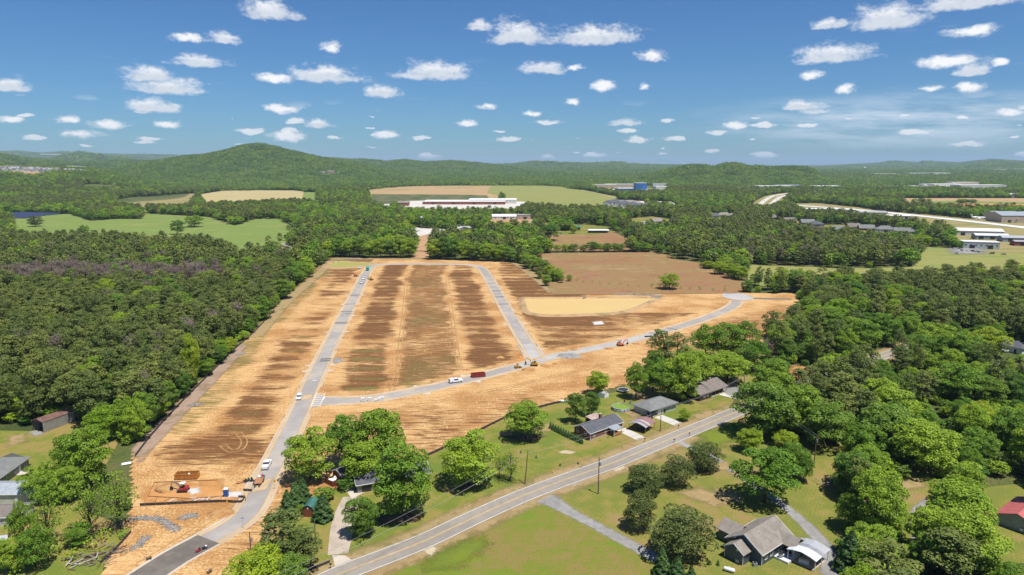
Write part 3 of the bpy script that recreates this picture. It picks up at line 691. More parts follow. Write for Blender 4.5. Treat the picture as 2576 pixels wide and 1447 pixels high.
for pts in ([(1330,1072),(1390,1065),(1395,1082),(1345,1090)], [(1250,1090),(1290,1085),(1290,1095),(1255,1098)], [(1790,1168),(1830,1160),(1845,1180),(1800,1185)], [(1830,1190),(1900,1180),(1950,1200),(1900,1215)], [(1700,1240),(1760,1225),(1850,1260),(1800,1275)], [(1790,1225),(1850,1240),(1880,1265),(1820,1260)],
            [(1560,1035),(1600,1030),(1625,1040),(1590,1050)], [(1740,1045),(1790,1030),(1800,1045),(1760,1058)], [(2150,1130),(2210,1115),(2240,1140),(2170,1160)], [(2245,1215),(2310,1200),(2330,1225),(2260,1235)], [(1590,985),(1640,995),(1630,1010),(1590,1005)], [(20,1100),(60,1090),(70,1110),(20,1125)]):
    patch('dry_lawn', pts, M['straw_soft'], LZ+.03)
for pts in ([(1265,1100),(1322,1092),(1375,1098),(1330,1112)], [(1130,1215),(1200,1208),(1230,1220),(1160,1232)], [(945,1300),(1050,1290),(1060,1312),(960,1320)]):
    patch('leaf_litter', pts, M['mulch_soft'], LZ+.03)
def drive(name, pts, w, mat, z=.045, soft=False):
    return ribbon(name, spline(Wv(pts), 2.5), w, mat, z, soft=soft)
drive('concrete_driveway', [(884,1250),(871,1285),(862,1320),(856,1360),(850,1395)], lambda f: 4.6+1.2*math.sin(f*3), M['drive'])
sheet('driveway_apron', [(836,1398),(868,1398),(893,1415),(845,1432)], M['concrete'], .07)
sheet('patio', [(862,1222),(905,1205),(925,1235),(885,1255)], M['concrete'], .05)
drive('concrete_driveway', [(1562,1080),(1590,1093),(1618,1107),(1640,1117)], 4.2, M['palepave'])
drive('concrete_driveway', [(1655,1047),(1688,1060),(1720,1074),(1738,1082)], 4.4, M['palepave'])
drive('concrete_driveway', [(1780,985),(1810,990),(1840,997),(1872,1005)], 3.6, M['palepave'])
patch('asphalt_pad', [(1800,975),(1840,960),(1870,985),(1835,995)], M['gravel_soft'], .05)
drive('gravel_track', [(1370,1253),(1400,1268),(1440,1292),(1490,1318),(1560,1356),(1620,1388),(1660,1410)], lambda f: 7.5-3.6*min(1, f*3.2), M['gravel_soft'], .055, True)
drive('gravel_driveway', [(1690,1102),(1730,1122),(1790,1150),(1850,1190),(1910,1228),(1960,1264),(2010,1305),(2050,1345),(2085,1390),(2090,1450)], lambda f: 3.2+5.0*max(0, f-.6), M['gravel_soft'], .055, True)
drive('gravel_track', [(2325,1380),(2312,1345),(2306,1310),(2320,1280),(2345,1262)], 4.2, M['gravel_soft'], .055, True)
drive('back_lane', [(2355,865),(2400,884),(2440,897),(2500,912),(2600,945)], 4.0, M['asphalt'], .05)
patch('gravel_yard', [(2185,828),(2215,815),(2245,825),(2235,840),(2195,842)], M['gravel_soft'], .05)
patch('orange_clearing', [(1975,945),(1995,920),(2040,925),(2025,960),(1985,968)], M['orange_soft'], .05)
patch('gravel_landing', [(1300,1236),(1330,1228),(1340,1240),(1312,1247)], M['gravel_soft'], .06)
# ------------------------------------------------------------------ fields farther off (a third number: the edge is seen over tree tops of that height)
TT = 18.0
FIELDS = [
 ('pasture', 'pasture', [(30,548),(175,538),(225,556),(297,551),(357,551),(357,534),(382,538),(467,543),(525,546),(590,568),(644,551),(706,551),(719,561),(751,573),(740,590),(716,613),(700,622),(644,608,TT),(600,610,TT),(560,596,TT),(487,583,TT),(347,583,TT),(282,577,TT),(200,578,TT),(72,580,TT),(30,574,TT)]),
 ('field_strip', 'airgrass', [(205,466),(250,463.5),(312,466),(314,474,TT),(210,476,TT)]),
 ('rough_field', 'airgrass', [(265,508),(330,497),(400,493),(490,487),(500,493),(470,506,TT),(350,510,TT)]),
 ('hay_field', 'hay', [(497,490),(560,480.5),(644,479),(739,479.5),(766,482),(752,495,TT),(644,497,TT),(565,499,TT),(515,502,TT)]),
 ('rough_field', 'pasture', [(766,483),(798,484.5),(796,498,TT),(752,496,TT)]),
 ('plain_field', 'fieldtan', [(926,479),(956,473.5),(1044,468.5),(1144,467),(1235,467),(1225,486),(1262,495),(1244,502,TT),(1150,502,TT),(930,500,TT)]),
 ('plain_field', 'fieldgreen', [(1235,467),(1288,467),(1370,467.5),(1408,469.5),(1463,478.5),(1553,494.5),(1550,504,TT),(1508,511,TT),(1448,510,TT),(1288,504,TT),(1262,495),(1225,486)]),
 ('seedling_field', 'seedling', [(935,489),(1150,490),(1225,492),(1244,502,TT),(1150,503,TT),(930,502,TT)]),
 ('works_yard', 'fieldgreen', [(1490,466),(1690,468),(1670,489),(1560,492),(1500,482)]),
 ('airfield', 'airgrass', [(1968,513),(2057,511.5),(2170,523),(2215,531),(2357,542),(2447,551),(2502,541),(2640,541),(2640,590),(2576,590,8),(2502,582,8),(2402,572,8),(2264,556,8),(2222,549,8),(2107,534,8),(2032,526,15)]),
 ('far_field', 'fieldtan', [(2262,499),(2640,499),(2640,524,8),(2432,522,8),(2287,517,8),(2265,508)]),
 ('green_strip', 'pasture', [(2270,507),(2420,506),(2640,510),(2640,515),(2450,512),(2287,512)]),
 ('red_field', 'redsoil', [(2287,513),(2450,513),(2640,516),(2640,524,8),(2432,522,8),(2287,517,8)]),
 ('hill_field', 'clay', [(0,432),(95,433),(105,439),(0,441)]),
 ('hill_field', 'fieldgreen', [(130,421),(175,417),(235,421),(225,426),(140,425)]),
 ('grass_field', 'fieldgreen', [(2294,620),(2400,626),(2475,632),(2640,630),(2640,663),(2432,674,16),(2307,676,15),(2172,682,14),(1932,685,11),(1883,687,9),(1883,667),(1932,669),(2172,676),(2290,672),(2318,655),(2307,628)]),
 ('brown_field', 'brownfield', [(1352,638),(1575,635),(1643,635),(1688,644),(1693,652),(1763,662),(1833,692),(1880,712),(1866,738),(1700,740),(1392,742),(1368,708),(1345,682),(1335,655)]),
 ('barn_yard', 'brownfield', [(1365,562),(1538,570),(1548,586),(1588,604),(1590,631),(1468,632),(1365,630)]),
 ('barn_yard', 'lawn', [(1365,560),(1538,570),(1545,583),(1500,590),(1440,592),(1400,588),(1368,586)]),
 ('clearing', 'clay', [(1027,574),(1119,579),(1156,572),(1233,596),(1165,604),(1084,606),(1079,650),(1034,650),(1046,632),(1044,594),(1021,590)]),
 ('car_park', 'palepave', [(1027,573),(1060,573.5),(1119,577.5),(1150,570),(1160,574),(1120,583),(1085,588),(1050,596),(1021,590)]),
 ('airport_yard', 'airgrass', [(2402,571),(2576,588),(2640,590),(2640,640),(2470,634),(2405,622),(2395,590)]),
 ('works_yard', 'palepave', [(1600,506),(1690,508),(1720,522),(1700,529),(1640,520)]),
 ('factory_yard', 'palepave', [(1000,515),(1020,506),(1150,504),(1320,508),(1325,521),(1300,530,8),(1010,528,8)]),
 ('storage_yard', 'asphalt', [(1515,520),(1545,503),(1600,504),(1640,522),(1600,530,6),(1530,530,6)]),
 ('gravel_yard', 'clay', [(1225,548),(1290,546),(1345,552),(1345,566,8),(1230,566,8)]),
 ('house_yard', 'lawn', [(1570,552),(1640,545),(1700,553),(1690,572,7),(1580,572,7)]),
 ('house_yard', 'lawn', [(1780,540),(1850,543),(1850,556,7),(1790,560,7)]),
 ('house_yard', 'lawn', [(1925,553),(2010,556),(2060,566),(2140,566),(2300,583),(2310,594,7),(2230,594,7),(2090,588,7),(1990,568,7),(1920,564,7)]),
 ('creek_clearing', 'clay', [(695,622),(740,622),(742,634,7),(700,634,7)]),
 ('far_yard', 'palepave', [(1900,473),(2020,470),(2110,474),(2100,478),(1900,480)]),
 ('far_yard', 'palepave', [(2230,469),(2330,466),(2480,466),(2500,475),(2330,478),(2240,476)]),
]
OPEN = []
zz = 0.0
for i, (nm, mm, pts) in enumerate(FIELDS):
    w_ = poly_w(pts); OPEN.append([tuple(p) for p in w_])
    on_hill = nm in ('hill_field',)
    if on_hill:
        P = [Vector((*p, 0)) for p in w_]; mb = MB()
        c = sum(P, Vector())/len(P); P = [p.lerp(q, k/6) for p, q in zip(P, P[1:]+P[:1]) for k in range(6)]
        R = [[c.lerp(p, f) for p in P] for f in (0.0, .2, .4, .6, .8, 1)]
        V = [(p.x, p.y, float(terrain_h(p.x, p.y))+1.5) for r in R for p in r]; n = len(P)
        Fq = [[k*n+a, (k+1)*n+a, (k+1)*n+(a+1) % n, k*n+(a+1) % n] for k in range(5) for a in range(n)]
        tag(link(nm, mesh_np(nm, V, Fq, M[mm], True)), kind='structure')
    else:
        sheet(nm, pts, M[mm], 0.03+0.012*i)
    zz = 0.03+0.012*i
# highway and runway
HWYP = [(1880,531),(1905,523),(1925,515),(1940,503),(1955,494.5),(1985,488.5),(2030,484),(2080,482)]
HWY = spline(Wv(HWYP), 15)
for s in (-1, 1): ribbon('highway', HWY, 12, M['palepave'], .55, off=s*12)
OPEN.append([tuple(p.xy) for p in offset_path(HWY, 32)]+[tuple(p.xy) for p in offset_path(HWY, -38)][::-1])
ribbon('highway_median', HWY, 60, M['airgrass'], .5)
RWY = [at(1976,515.5), at(2150,527.8), at(2330,545.5), at(2576,573), at(2700,588)]
RWY = spline(RWY, 30)
rw = ribbon('runway', RWY, 24, M['runway'], .5)
ribbon('taxiway', [at(2440,549)*1, at(2520,554), at(2640,562)], 22, M['palepave'], .5)
for pts, w, mm in (([(1760,535),(1795,532),(1826,531)], 14, 'palepave'), ([(968,533),(972,520),(974,514)], 11, 'palepave'), ([(1730,533),(1770,540),(1800,546)], 6, 'palepave'), ([(1360,566),(1340,560),(1345,553)], 7, 'palepave'), ([(1462,478),(1500,486),(1548,499)], 7, 'hay'), ([(700,628),(720,627),(740,626)], 7, 'palepave'), ([(712,612),(716,618),(730,622)], 4, 'asphalt')):
    p = spline(Wv(pts), 10); ribbon('side_road', p, w, M[mm], .48)
    OPEN.append([tuple(q.xy) for q in offset_path(p, w)]+[tuple(q.xy) for q in offset_path(p, -w)][::-1])
# open ground close by, where each tree is planted singly below
OPEN.append(poly_w(SITE))
OPEN.append(poly_w([(-150,1082),(215,1060),(335,1135),(330,1250),(255,1470),(-150,1600)]))
OPEN.append(poly_w([(560,1600),(640,1447),(720,1310),(960,1190),(1271,1050),(1410,1012),(1550,950),(1600,880),(1650,862),(1700,840),(1760,806),(1900,840),(1960,900),(1940,985),(1880,1020),(1870,1090),(1990,1105),(2060,1110),(2140,1135),(2110,1230),(2125,1330),(2110,1470),(2110,1600)]))
for pts in ([(2250,1215),(2335,1190),(2350,1240),(2345,1330),(2330,1400),(2280,1400),(2250,1310)], [(2415,1215),(2620,1200),(2640,1460),(2470,1460),(2440,1400)], [(2345,872),(2360,860),(2450,890),(2600,920),(2600,955),(2440,908)], [(2180,835),(2210,812),(2250,822),(2240,850),(2190,850)],
            [(1960,960),(1990,915),(2045,922),(2030,970)], [(2500,870),(2600,860),(2600,905),(2510,905)], [(0,527,6),(150,533,4),(180,538),(150,545),(30,552),(0,556)]):
    OPEN.append(poly_w(pts))
OPEN.append([(-135, 40), (62, 40), (62, 152), (-135, 152)])
OPEN.append([tuple(p.xy) for p in offset_path(ROAD, 9)]+[tuple(p.xy) for p in offset_path(ROAD, -9)][::-1])
PINEZ = [poly_w(p) for p in ([(-200,610),(300,600),(560,640),(740,665),(690,765),(590,865),(445,1005),(330,1135),(200,1062),(-200,1085)],
         [(1660,620),(1780,585),(1900,572),(2100,600),(2290,640),(2318,660),(2170,675),(1883,667),(1720,655)], [(2190,745),(2300,690),(2460,700),(2520,780),(2400,835),(2230,835)], [(1250,520),(1400,516),(1440,535),(1300,545)])]
GREYZ = [poly_w(p) for p in ([(0,715),(130,700),(330,705),(560,700),(560,730),(200,735),(0,740)], [(380,880),(460,865),(520,885),(500,905),(380,900)], [(2030,598),(2110,590),(2130,602),(2040,606)])]
LOWZ = poly_w([(1300,640),(1345,660),(1400,720),(1440,740),(1370,745),(1330,690)])

# ------------------------------------------------------------------ trees
def quads(C, N, size, rng, asp=1.0):
    n = len(C); r = rng.normal(size=(n, 3)); A = np.cross(N, r); A /= np.linalg.norm(A, axis=1)[:, None]+1e-9
    B = np.cross(N, A); B /= np.linalg.norm(B, axis=1)[:, None]+1e-9
    s = (size*rng.uniform(.65, 1.35, n))[:, None]*.5
    a, b = A*s*asp, B*s
    V = np.stack([C-a, C-b*.9+N*s*.25, C+a, C+b*.9-N*s*.1], 1).reshape(-1, 3)
    return V, np.arange(4*n).reshape(-1, 4)
def unit(rng, n):
    v = rng.normal(size=(n, 3)); return v/np.linalg.norm(v, axis=1)[:, None]
def lobed(rng, lobes, per, size, jit=.55, flat=.8, asp=1.0):
    C, N = [], []
    for (cx, cy, cz, r) in lobes:
        n = max(6, int(per*(r/1.9)**2)) if per > 30 else per
        d = unit(rng, n); d[:, 2] = np.where(d[:, 2] < -.35, -d[:, 2]*.6, d[:, 2]); d /= np.linalg.norm(d, axis=1)[:, None]
        rr = r*(rng.uniform(.55, 1.0, n)**.5*1.08)
        C.append(np.array([cx, cy, cz])+d*rr[:, None]*np.array([1, 1, flat]))
        nn = d*.75+np.array([0, 0, .55])+rng.normal(size=(n, 3))*jit; N.append(nn/np.linalg.norm(nn, axis=1)[:, None])
    return quads(np.concatenate(C), np.concatenate(N), np.full(sum(len(c) for c in C), size), rng, asp)
def broad_lobes(rng, n, H=16., R=6., base=.08, top=1.0, point=.0):
    L = []; zc, hz = H*(base+top)/2, H*(top-base)/2
    sx, sy = rng.uniform(.88, 1.1, 2); k = 0
    while len(L) < n and k < 6000:
        k += 1; dz = rng.uniform(-.95, 1); an = rng.uniform(0, 6.283); hr = (1-abs(dz)**2.4)**(1/2.4); d = np.array([hr*math.cos(an), hr*math.sin(an), dz])
        f = rng.uniform(.62, .90); r = R*rng.uniform(.20, .34)
        wz = 1-point*max(0, d[2]); low = 1-.12*max(0, -d[2])
        p = np.array([d[0]*R*sx*f*wz*low, d[1]*R*sy*f*wz*low, zc+d[2]*hz*f])
        if any(np.linalg.norm(p-q[:3]) < .55*(r+q[3]) for q in L):
            if rng.uniform() < .95: continue
        L.append(np.array([*p, r]))
    for k in range(5): 
        d = unit(rng, 1)[0]; L.append(np.array([d[0]*R*.35, d[1]*R*.35, zc+d[2]*hz*.4, R*.36]))
    return L
def trunk_mb(L, H, rng, r0=.32, base=.3, limbs=7):
    mb = MB(); top = np.mean([l[:3] for l in L], 0); j = rng.normal(size=2)*.3
    mb.tube([(0, 0, -.3), (0, 0, .5), (j[0], j[1], H*base), (top[0]*.5, top[1]*.5, H*.62), (top[0], top[1], H*.85)], [r0*1.35, r0, r0*.8, r0*.45, r0*.12], 7)
    for l in list(L)[:limbs]:
        z0 = H*base*rng.uniform(.8, 1.5); a = Vector((j[0], j[1], z0)); b = Vector(l[:3]); m = a.lerp(b, .5)+Vector((0, 0, -.04*H))
        mb.tube([a, m, b], [r0*.42, r0*.3, r0*.1], 5, False)
    return mb
def pine_lobes(rng, H=20., R=3.4, base=.42):
    L = []; z = H*base
    while z < H*.97:
        f = (z/H-base)/(1-base); w = R*(1-f**2.2)**.6*(.65+.5*min(1, f*3)); k = rng.integers(3, 6); a0 = rng.uniform(0, 6.28)
        for q in range(k):
            a = a0+q*6.283/k+rng.normal()*.3; rr = w*rng.uniform(.45, .95)
            L.append(np.array([rr*math.cos(a), rr*math.sin(a), z+rng.normal()*.4, rng.uniform(1.1, 1.9)*(1.0 if f < .8 else .85)]))
        z += rng.uniform(1.3, 2.1)
    L.append(np.array([0, 0, H*.97, .8])); return L
def cone_pts(rng, n, H=8., R=2., size=.35):
    z = (rng.uniform(0, 1, n)**1.5); a = rng.uniform(0, 6.283, n); lump = 1+.13*np.sin(a*5+z*23)+.10*np.sin(a*3-z*31)
    r = R*(1-z)**.75*lump*rng.uniform(.8, 1.05, n)*np.minimum(1, .55+z*6)
    C = np.stack([r*np.cos(a), r*np.sin(a), .15+z*(H-.15)], 1)
    N = np.stack([np.cos(a), np.sin(a), np.full(n, .9)], 1)+rng.normal(size=(n, 3))*.45
    return quads(C, N/np.linalg.norm(N, axis=1)[:, None], np.full(n, size), rng, 1.3)
def bare_mesh(rng, H=14., R=4.4, n=120, leaf=False):
    mb = MB(); mb.tube([(0, 0, -.2), (.1, 0, H*.35), (.0, .1, H*.7), (0, 0, H*.95)], [.26, .2, .11, .03], 6)
    for k in range(n):
        z0 = H*rng.uniform(.22, .85); a = rng.uniform(0, 6.283); l = R*rng.uniform(.5, 1.0)*(1.15-.5*z0/H)
        p = Vector((0, 0, z0)); q = Vector((l*.5*math.cos(a), l*.5*math.sin(a), z0+l*.5)); e = Vector((l*math.cos(a+.2), l*math.sin(a+.2), z0+l*rng.uniform(.7, 1.2)))
        mb.tube([p, q, e], [.13, .09, .04], 3, False)
        for s in range(4):
            b = q.lerp(e, rng.uniform(0, 1)); mb.tube([b, b+Vector(rng.normal(size=3))*l*.28+Vector((0, 0, l*.15))], [.07, .03], 3, False)
    return mb
rngs = lambda s: np.random.default_rng(s)
TREE = {}     # kind -> list of (crown mesh, trunk mesh)
LOD1 = {}     # kind -> list of single meshes for the massed woodland
def join_mesh(name, parts):
    V, Fa, mi, mats = [], [], [], []; off = 0
    for v, f, mat in parts:
        V.append(np.asarray(v, float)); mats.append(mat)
        Fa += [[i+off for i in q] for q in f]; mi += [len(mats)-1]*len(f); off += len(v)
    m = bpy.data.meshes.new(name); m.from_pydata(np.concatenate(V).tolist(), [], Fa)
    for x in mats: m.materials.append(x)
    m.polygons.foreach_set('material_index', mi); m.update(); return m
def make_trees():
    for kind, mats in (('broad', ['leaf', 'leafdark', 'leaf', 'leaf', 'leafdark', 'leaf', 'leaf']), ('lime', ['leaflime', 'leaflime']), ('cream', ['leafcream'])):
        TREE[kind], LOD1[kind] = [], []
        for i, mm in enumerate(mats):
            r = rngs(100+i*7+len(kind)); L = broad_lobes(r, 46 if i % 2 else 36, base=.05+.05*(i % 3), point=.22*(i % 3))
            v, f = lobed(r, L, 290, .40, .5); tb = trunk_mb(L, 16, r)
            TREE[kind].append((mesh_np('crown', v, f, M[mm]), tb.mesh('trunk', M['bark'])))
            v1, f1 = lobed(r, L, 22, 1.15); t1 = MB().tube([(0, 0, -.3), (0, 0, 8)], [.3, .2], 4)
            LOD1[kind].append(join_mesh('tree', [(v1, f1, M[mm]), (t1.v, t1.f, M['bark'])]))
    TREE['pine'], LOD1['pine'] = [], []
    for i in range(6):
        r = rngs(300+i); L = pine_lobes(r, R=4.0+.2*i, base=.34+.06*(i % 3)); v, f = lobed(r, L, 190, .42, .45, .8, 1.3)
        tb = MB().tube([(0, 0, -.3), (.1, 0, 6), (.15, .1, 13), (0, 0, 19.5)], [.27, .22, .15, .04], 7)
        for l in L[::5]: tb.tube([(.1, 0, l[2]-.5), tuple(l[:3])], [.07, .03], 4, False)
        TREE['pine'].append((mesh_np('crown', v, f, M['needle']), tb.mesh('trunk', M['bark'])))
        v1, f1 = lobed(r, L, 22, .95, .45, .8, 1.3); t1 = MB().tube([(0, 0, -.3), (0, 0, 17)], [.26, .1], 4)
        LOD1['pine'].append(join_mesh('tree', [(v1, f1, M['needle']), (t1.v, t1.f, M['bark'])]))
    TREE['conifer'] = []
    for i in range(3):
        r = rngs(400+i); v, f = cone_pts(r, 2600, 8, 2.1, .42); tb = MB().tube([(0, 0, -.2), (0, 0, 4)], [.16, .05], 6)
        TREE['conifer'].append((mesh_np('crown', v, f, M['cedar']), tb.mesh('trunk', M['bark'])))
    TREE['sparse'] = []
    for i in range(4):
        r = rngs(500+i); L = broad_lobes(r, 44, base=.04, point=.2); v, f = lobed(r, L, 230, .40, .8)
        tb = trunk_mb(L, 16, r, .3, .2, 26)
        TREE['sparse'].append((mesh_np('crown', v, f, M['leafolive']), tb.mesh('trunk', M['barkpale'])))
    TREE['wispy'] = []
    for i in range(2):
        r = rngs(560+i); L = broad_lobes(r, 34, R=4.2, base=.18, point=.3); v, f = lobed(r, L, 90, .36, 1.0)
        tb = trunk_mb(L, 16, r, .22, .25, 30)
        TREE['wispy'].append((mesh_np('crown', v, f, M['leaf']), tb.mesh('trunk', M['bark'])))
    TREE['bare'], LOD1['bare'] = [], []
    for i in range(2):
        mb = bare_mesh(rngs(600+i)); me = mb.mesh('crown', M['twig']); tb = MB().tube([(0, 0, -.2), (0, 0, 5)], [.28, .2], 6)
        TREE['bare'].append((me, tb.mesh('trunk', M['barkpale']))); LOD1['bare'].append(me)
    TREE['shrub'] = []
    for i, mm in enumerate(['leaf', 'leaflime', 'leafred', 'leafdark']):
        r = rngs(700+i); L = [np.array([*(unit(r, 1)[0]*np.array([.55, .55, .35])+np.array([0, 0, .75])), r.uniform(.35, .55)]) for _ in range(9)]
        v, f = lobed(r, L, 40, .24); v2 = v.copy()
        TREE['shrub'].append((mesh_np('foliage', v, f, M[mm]), MB().tube([(0, 0, -.1), (0, 0, .6)], [.05, .03], 5).mesh('stem', M['bark'])))
make_trees()
BASE_H = {'broad': (16, 6), 'lime': (16, 6), 'cream': (16, 6), 'pine': (20, 4.6), 'conifer': (8, 2.0), 'sparse': (16, 6), 'wispy': (16, 4.2), 'bare': (14, 4), 'shrub': (1.45, 1.0)}
NAMES = {'broad': 'leafy_tree', 'lime': 'leafy_tree', 'cream': 'flowering_tree', 'pine': 'pine_tree', 'conifer': 'conifer_tree', 'sparse': 'open_crowned_tree', 'wispy': 'slender_tree', 'bare': 'bare_tree', 'shrub': 'shrub'}
def plant(kind, loc, h, r, var, rz, label, group=None):
    c, t = TREE[kind][var % len(TREE[kind])]; H0, R0 = BASE_H[kind]
    e = empty(NAMES[kind], loc, rz, label, 'shrub' if kind == 'shrub' else 'tree', group); e.scale = (r/R0, r/R0, h/H0)
    for nm, me in ((c.name.split('.')[0], c), (t.name.split('.')[0], t)):
        link(nm, me, e)
    return e

# ---- woodland: find where trees grow
def grow(rmin, rmax, sp, seed, az=.72):
    r = rngs(seed); n = int((rmax-rmin)/sp)+1; P = []
    xs = np.arange(-rmax*math.sin(az), rmax*math.sin(az), sp); ys = np.arange(rmin*.6, rmax, sp)
    X, Y = np.meshgrid(xs, ys); X = X+r.uniform(-.42, .42, X.shape)*sp; Y = Y+r.uniform(-.42, .42, Y.shape)*sp
    X, Y = X.ravel(), Y.ravel(); d = np.hypot(X, Y); k = (d > rmin) & (d < rmax) & (np.abs(np.arctan2(X, Y)) < az)
    return X[k], Y[k]
def is_open(X, Y):
    o = np.zeros(X.shape, bool)
    for p in OPEN: o |= inside(X, Y, p)
    return o
def to_px(x, y, z=0):
    dx, dy, dz = x, y, z-CAM_H
    f = dy*math.cos(PITCH)-dz*math.sin(PITCH); u = dx/f; v = (dy*math.sin(PITCH)+dz*math.cos(PITCH))/f
    return CX+u*F_PX, CY-v*F_PX
def stuff_points(name, V, rot, scl, idx, protos, label, cat):
    """one object that stands for the uncounted mass of the wood: tree meshes set on points"""
    pc = bpy.data.collections.new(name+'_kinds')
    for i, me in enumerate(protos): pc.objects.link(bpy.data.objects.new('kind_%02d' % i, me))
    m = bpy.data.meshes.new(name); m.vertices.add(len(V)); m.vertices.foreach_set('co', np.asarray(V, np.float32).ravel())
    a = m.attributes.new('rot', 'FLOAT_VECTOR', 'POINT'); a.data.foreach_set('vector', np.asarray(rot, np.float32).ravel())
    a = m.attributes.new('scl', 'FLOAT_VECTOR', 'POINT'); a.data.foreach_set('vector', np.asarray(scl, np.float32).ravel())
    a = m.attributes.new('idx', 'INT', 'POINT'); a.data.foreach_set('value', np.asarray(idx, np.int32))
    o = link(name, m); tag(o, label, cat, kind='stuff')
    g = bpy.data.node_groups.new(name, 'GeometryNodeTree')
    g.interface.new_socket('Geometry', in_out='INPUT', socket_type='NodeSocketGeometry'); g.interface.new_socket('Geometry', in_out='OUTPUT', socket_type='NodeSocketGeometry')
    N = g.nodes; gi, go = N.new('NodeGroupInput'), N.new('NodeGroupOutput'); ip = N.new('GeometryNodeInstanceOnPoints'); ci = N.new('GeometryNodeCollectionInfo')
    ci.inputs['Collection'].default_value = pc; ci.inputs['Separate Children'].default_value = True; ci.inputs['Reset Children'].default_value = True
    ip.inputs['Pick Instance'].default_value = True
    def na(n, ty):
        x = N.new('GeometryNodeInputNamedAttribute'); x.data_type = ty; x.inputs['Name'].default_value = n; return x.outputs['Attribute']
    e2r = N.new('FunctionNodeEulerToRotation')
    L = g.links; L.new(gi.outputs[0], ip.inputs['Points']); L.new(ci.outputs[0], ip.inputs['Instance']); L.new(na('idx', 'INT'), ip.inputs['Instance Index'])
    L.new(na('rot', 'FLOAT_VECTOR'), e2r.inputs[0]); L.new(e2r.outputs[0], ip.inputs['Rotation']); L.new(na('scl', 'FLOAT_VECTOR'), ip.inputs['Scale']); L.new(ip.outputs[0], go.inputs[0])
    md = o.modifiers.new('scatter', 'NODES'); md.node_group = g
    return o

PLANTED = []      # (x, y, radius) of the singly planted trees, kept clear of woodland
exec_trees = []
def near_wood():
    X, Y = grow(118, 1050, 7.7, 21); k = ~is_open(X, Y); X, Y = X[k], Y[k]
    r = rngs(22); n = len(X)
    pz = np.zeros(n, bool)
    for p in PINEZ: pz |= inside(X, Y, p)
    gz = np.zeros(n, bool)
    for p in GREYZ: gz |= inside(X, Y, p)
    u = r.uniform(size=n); stand = fbm(X, Y, 70, 41)
    pine = np.where(pz, u < .22+.95*stand, u < .10+.35*(stand > .56))
    kind = np.where(pine, 'pine', 'broad').astype(object)
    u2 = r.uniform(size=n); kind[(~pine) & (u2 < .16)] = 'lime'; kind[(~pine) & (u2 > .985)] = 'cream'
    kind[gz & (u2 < .9)] = 'bare'; kind[pz & (u2 > .975)] = 'bare'
    keep = (pine & (r.uniform(size=n) < .93)) | gz | (r.uniform(size=n) < .60)
    keep &= ~((fbm(X, Y, 24, 77) > .70) & (r.uniform(size=n) < .8))
    hgt = np.where(pine, r.uniform(12, 19, n)+3*(stand-.5)*2, r.uniform(8, 17, n)); hgt[kind == 'bare'] = r.uniform(13, 17, (kind == 'bare').sum())
    lowz = inside(X, Y, LOWZ); hgt[lowz] *= .6
    small = (~pine) & (r.uniform(size=n) < .25); hgt[small] *= .6
    rad = np.where(pine, r.uniform(3.2, 6.2, n), hgt*r.uniform(.34, .55, n)); rad[kind == 'bare'] = 4
    for px, py, pr in PLANTED: keep &= np.hypot(X-px, Y-py) > pr*.9
    X, Y, kind, hgt, rad = X[keep], Y[keep], kind[keep], hgt[keep], rad[keep]
    n = len(X); x_, y_ = to_px(X, Y); xt, yt = to_px(X, Y, hgt)
    seen = (x_ > -40) & (x_ < 2616) & (yt < 1447) & (y_ > 300)
    d = np.hypot(X, Y); single = np.zeros(n, bool)
    for ks, most in ((('pine',), 300), (('broad', 'lime', 'cream'), 225), (('bare',), 30)):
        c = np.nonzero(seen & np.isin(kind, ks))[0]; c = c[np.argsort(d[c])][:most]; single[c] = True
    for i in np.nonzero(single)[0]:
        left = X[i] < 0
        w = {'pine': 'dark green pine', 'broad': 'full green leafy tree', 'lime': 'yellow-green leafy tree', 'cream': 'cream flowering leafy tree', 'bare': 'grey leafless tree'}[kind[i]]
        lab = w+(' in the thick wood left of the graded site' if left else ' in the thick wood right of the county road' if Y[i] < 480 else ' in the woods beyond the far end of the graded site')
        plant(kind[i], (X[i], Y[i], 0), hgt[i], rad[i], int(r.integers(0, 7)), r.uniform(0, 6.28), lab, lab.replace(w, w+'s'))
    protos, first = [], {}
    full = {}
    for kd in ('broad', 'lime', 'cream', 'pine', 'bare'):
        first[kd] = len(protos); protos += LOD1[kd]
    for kd in ('broad', 'lime', 'cream', 'pine'):
        full[kd] = len(protos)
        for c, t in TREE[kd]:
            vs = [np.array([v.co for v in m.vertices]) for m in (c, t)]
            protos.append(join_mesh('tree', [(vs[0], [list(p.vertices) for p in c.polygons], c.materials[0]), (vs[1], [list(p.vertices) for p in t.polygons], t.materials[0])]))
    s = np.nonzero(~single)[0]; V, rot, scl, idx = [], [], [], []
    for i in s:
        kd = kind[i]; H0, R0 = BASE_H[kd]; nv = len(LOD1[kd])
        b = full[kd] if (d[i] < 620 and kd in full) else first[kd]
        V.append((X[i], Y[i], 0)); rot.append((0, 0, r.uniform(0, 6.28))); scl.append((rad[i]/R0, rad[i]/R0, hgt[i]/H0)); idx.append(b+int(r.integers(0, nv)))
    UX, UY = grow(118, 520, 4.6, 26); k = ~is_open(UX, UY); UX, UY = UX[k], UY[k]
    for i in range(len(UX)):
        h = r.uniform(1.6, 5.0); w = h*r.uniform(.45, .8); kd = 'lime' if r.uniform() < .25 else 'broad'
        V.append((UX[i], UY[i], 0)); rot.append((0, 0, r.uniform(0, 6.28))); scl.append((w/6, w/6, h/16)); idx.append(first[kd]+int(r.integers(0, len(LOD1[kd]))))
    stuff_points('woodland', V, rot, scl, idx, protos, 'dense mixed wood of pines and leafy trees around the graded site', 'wood')
    print('near wood', n, single.sum())
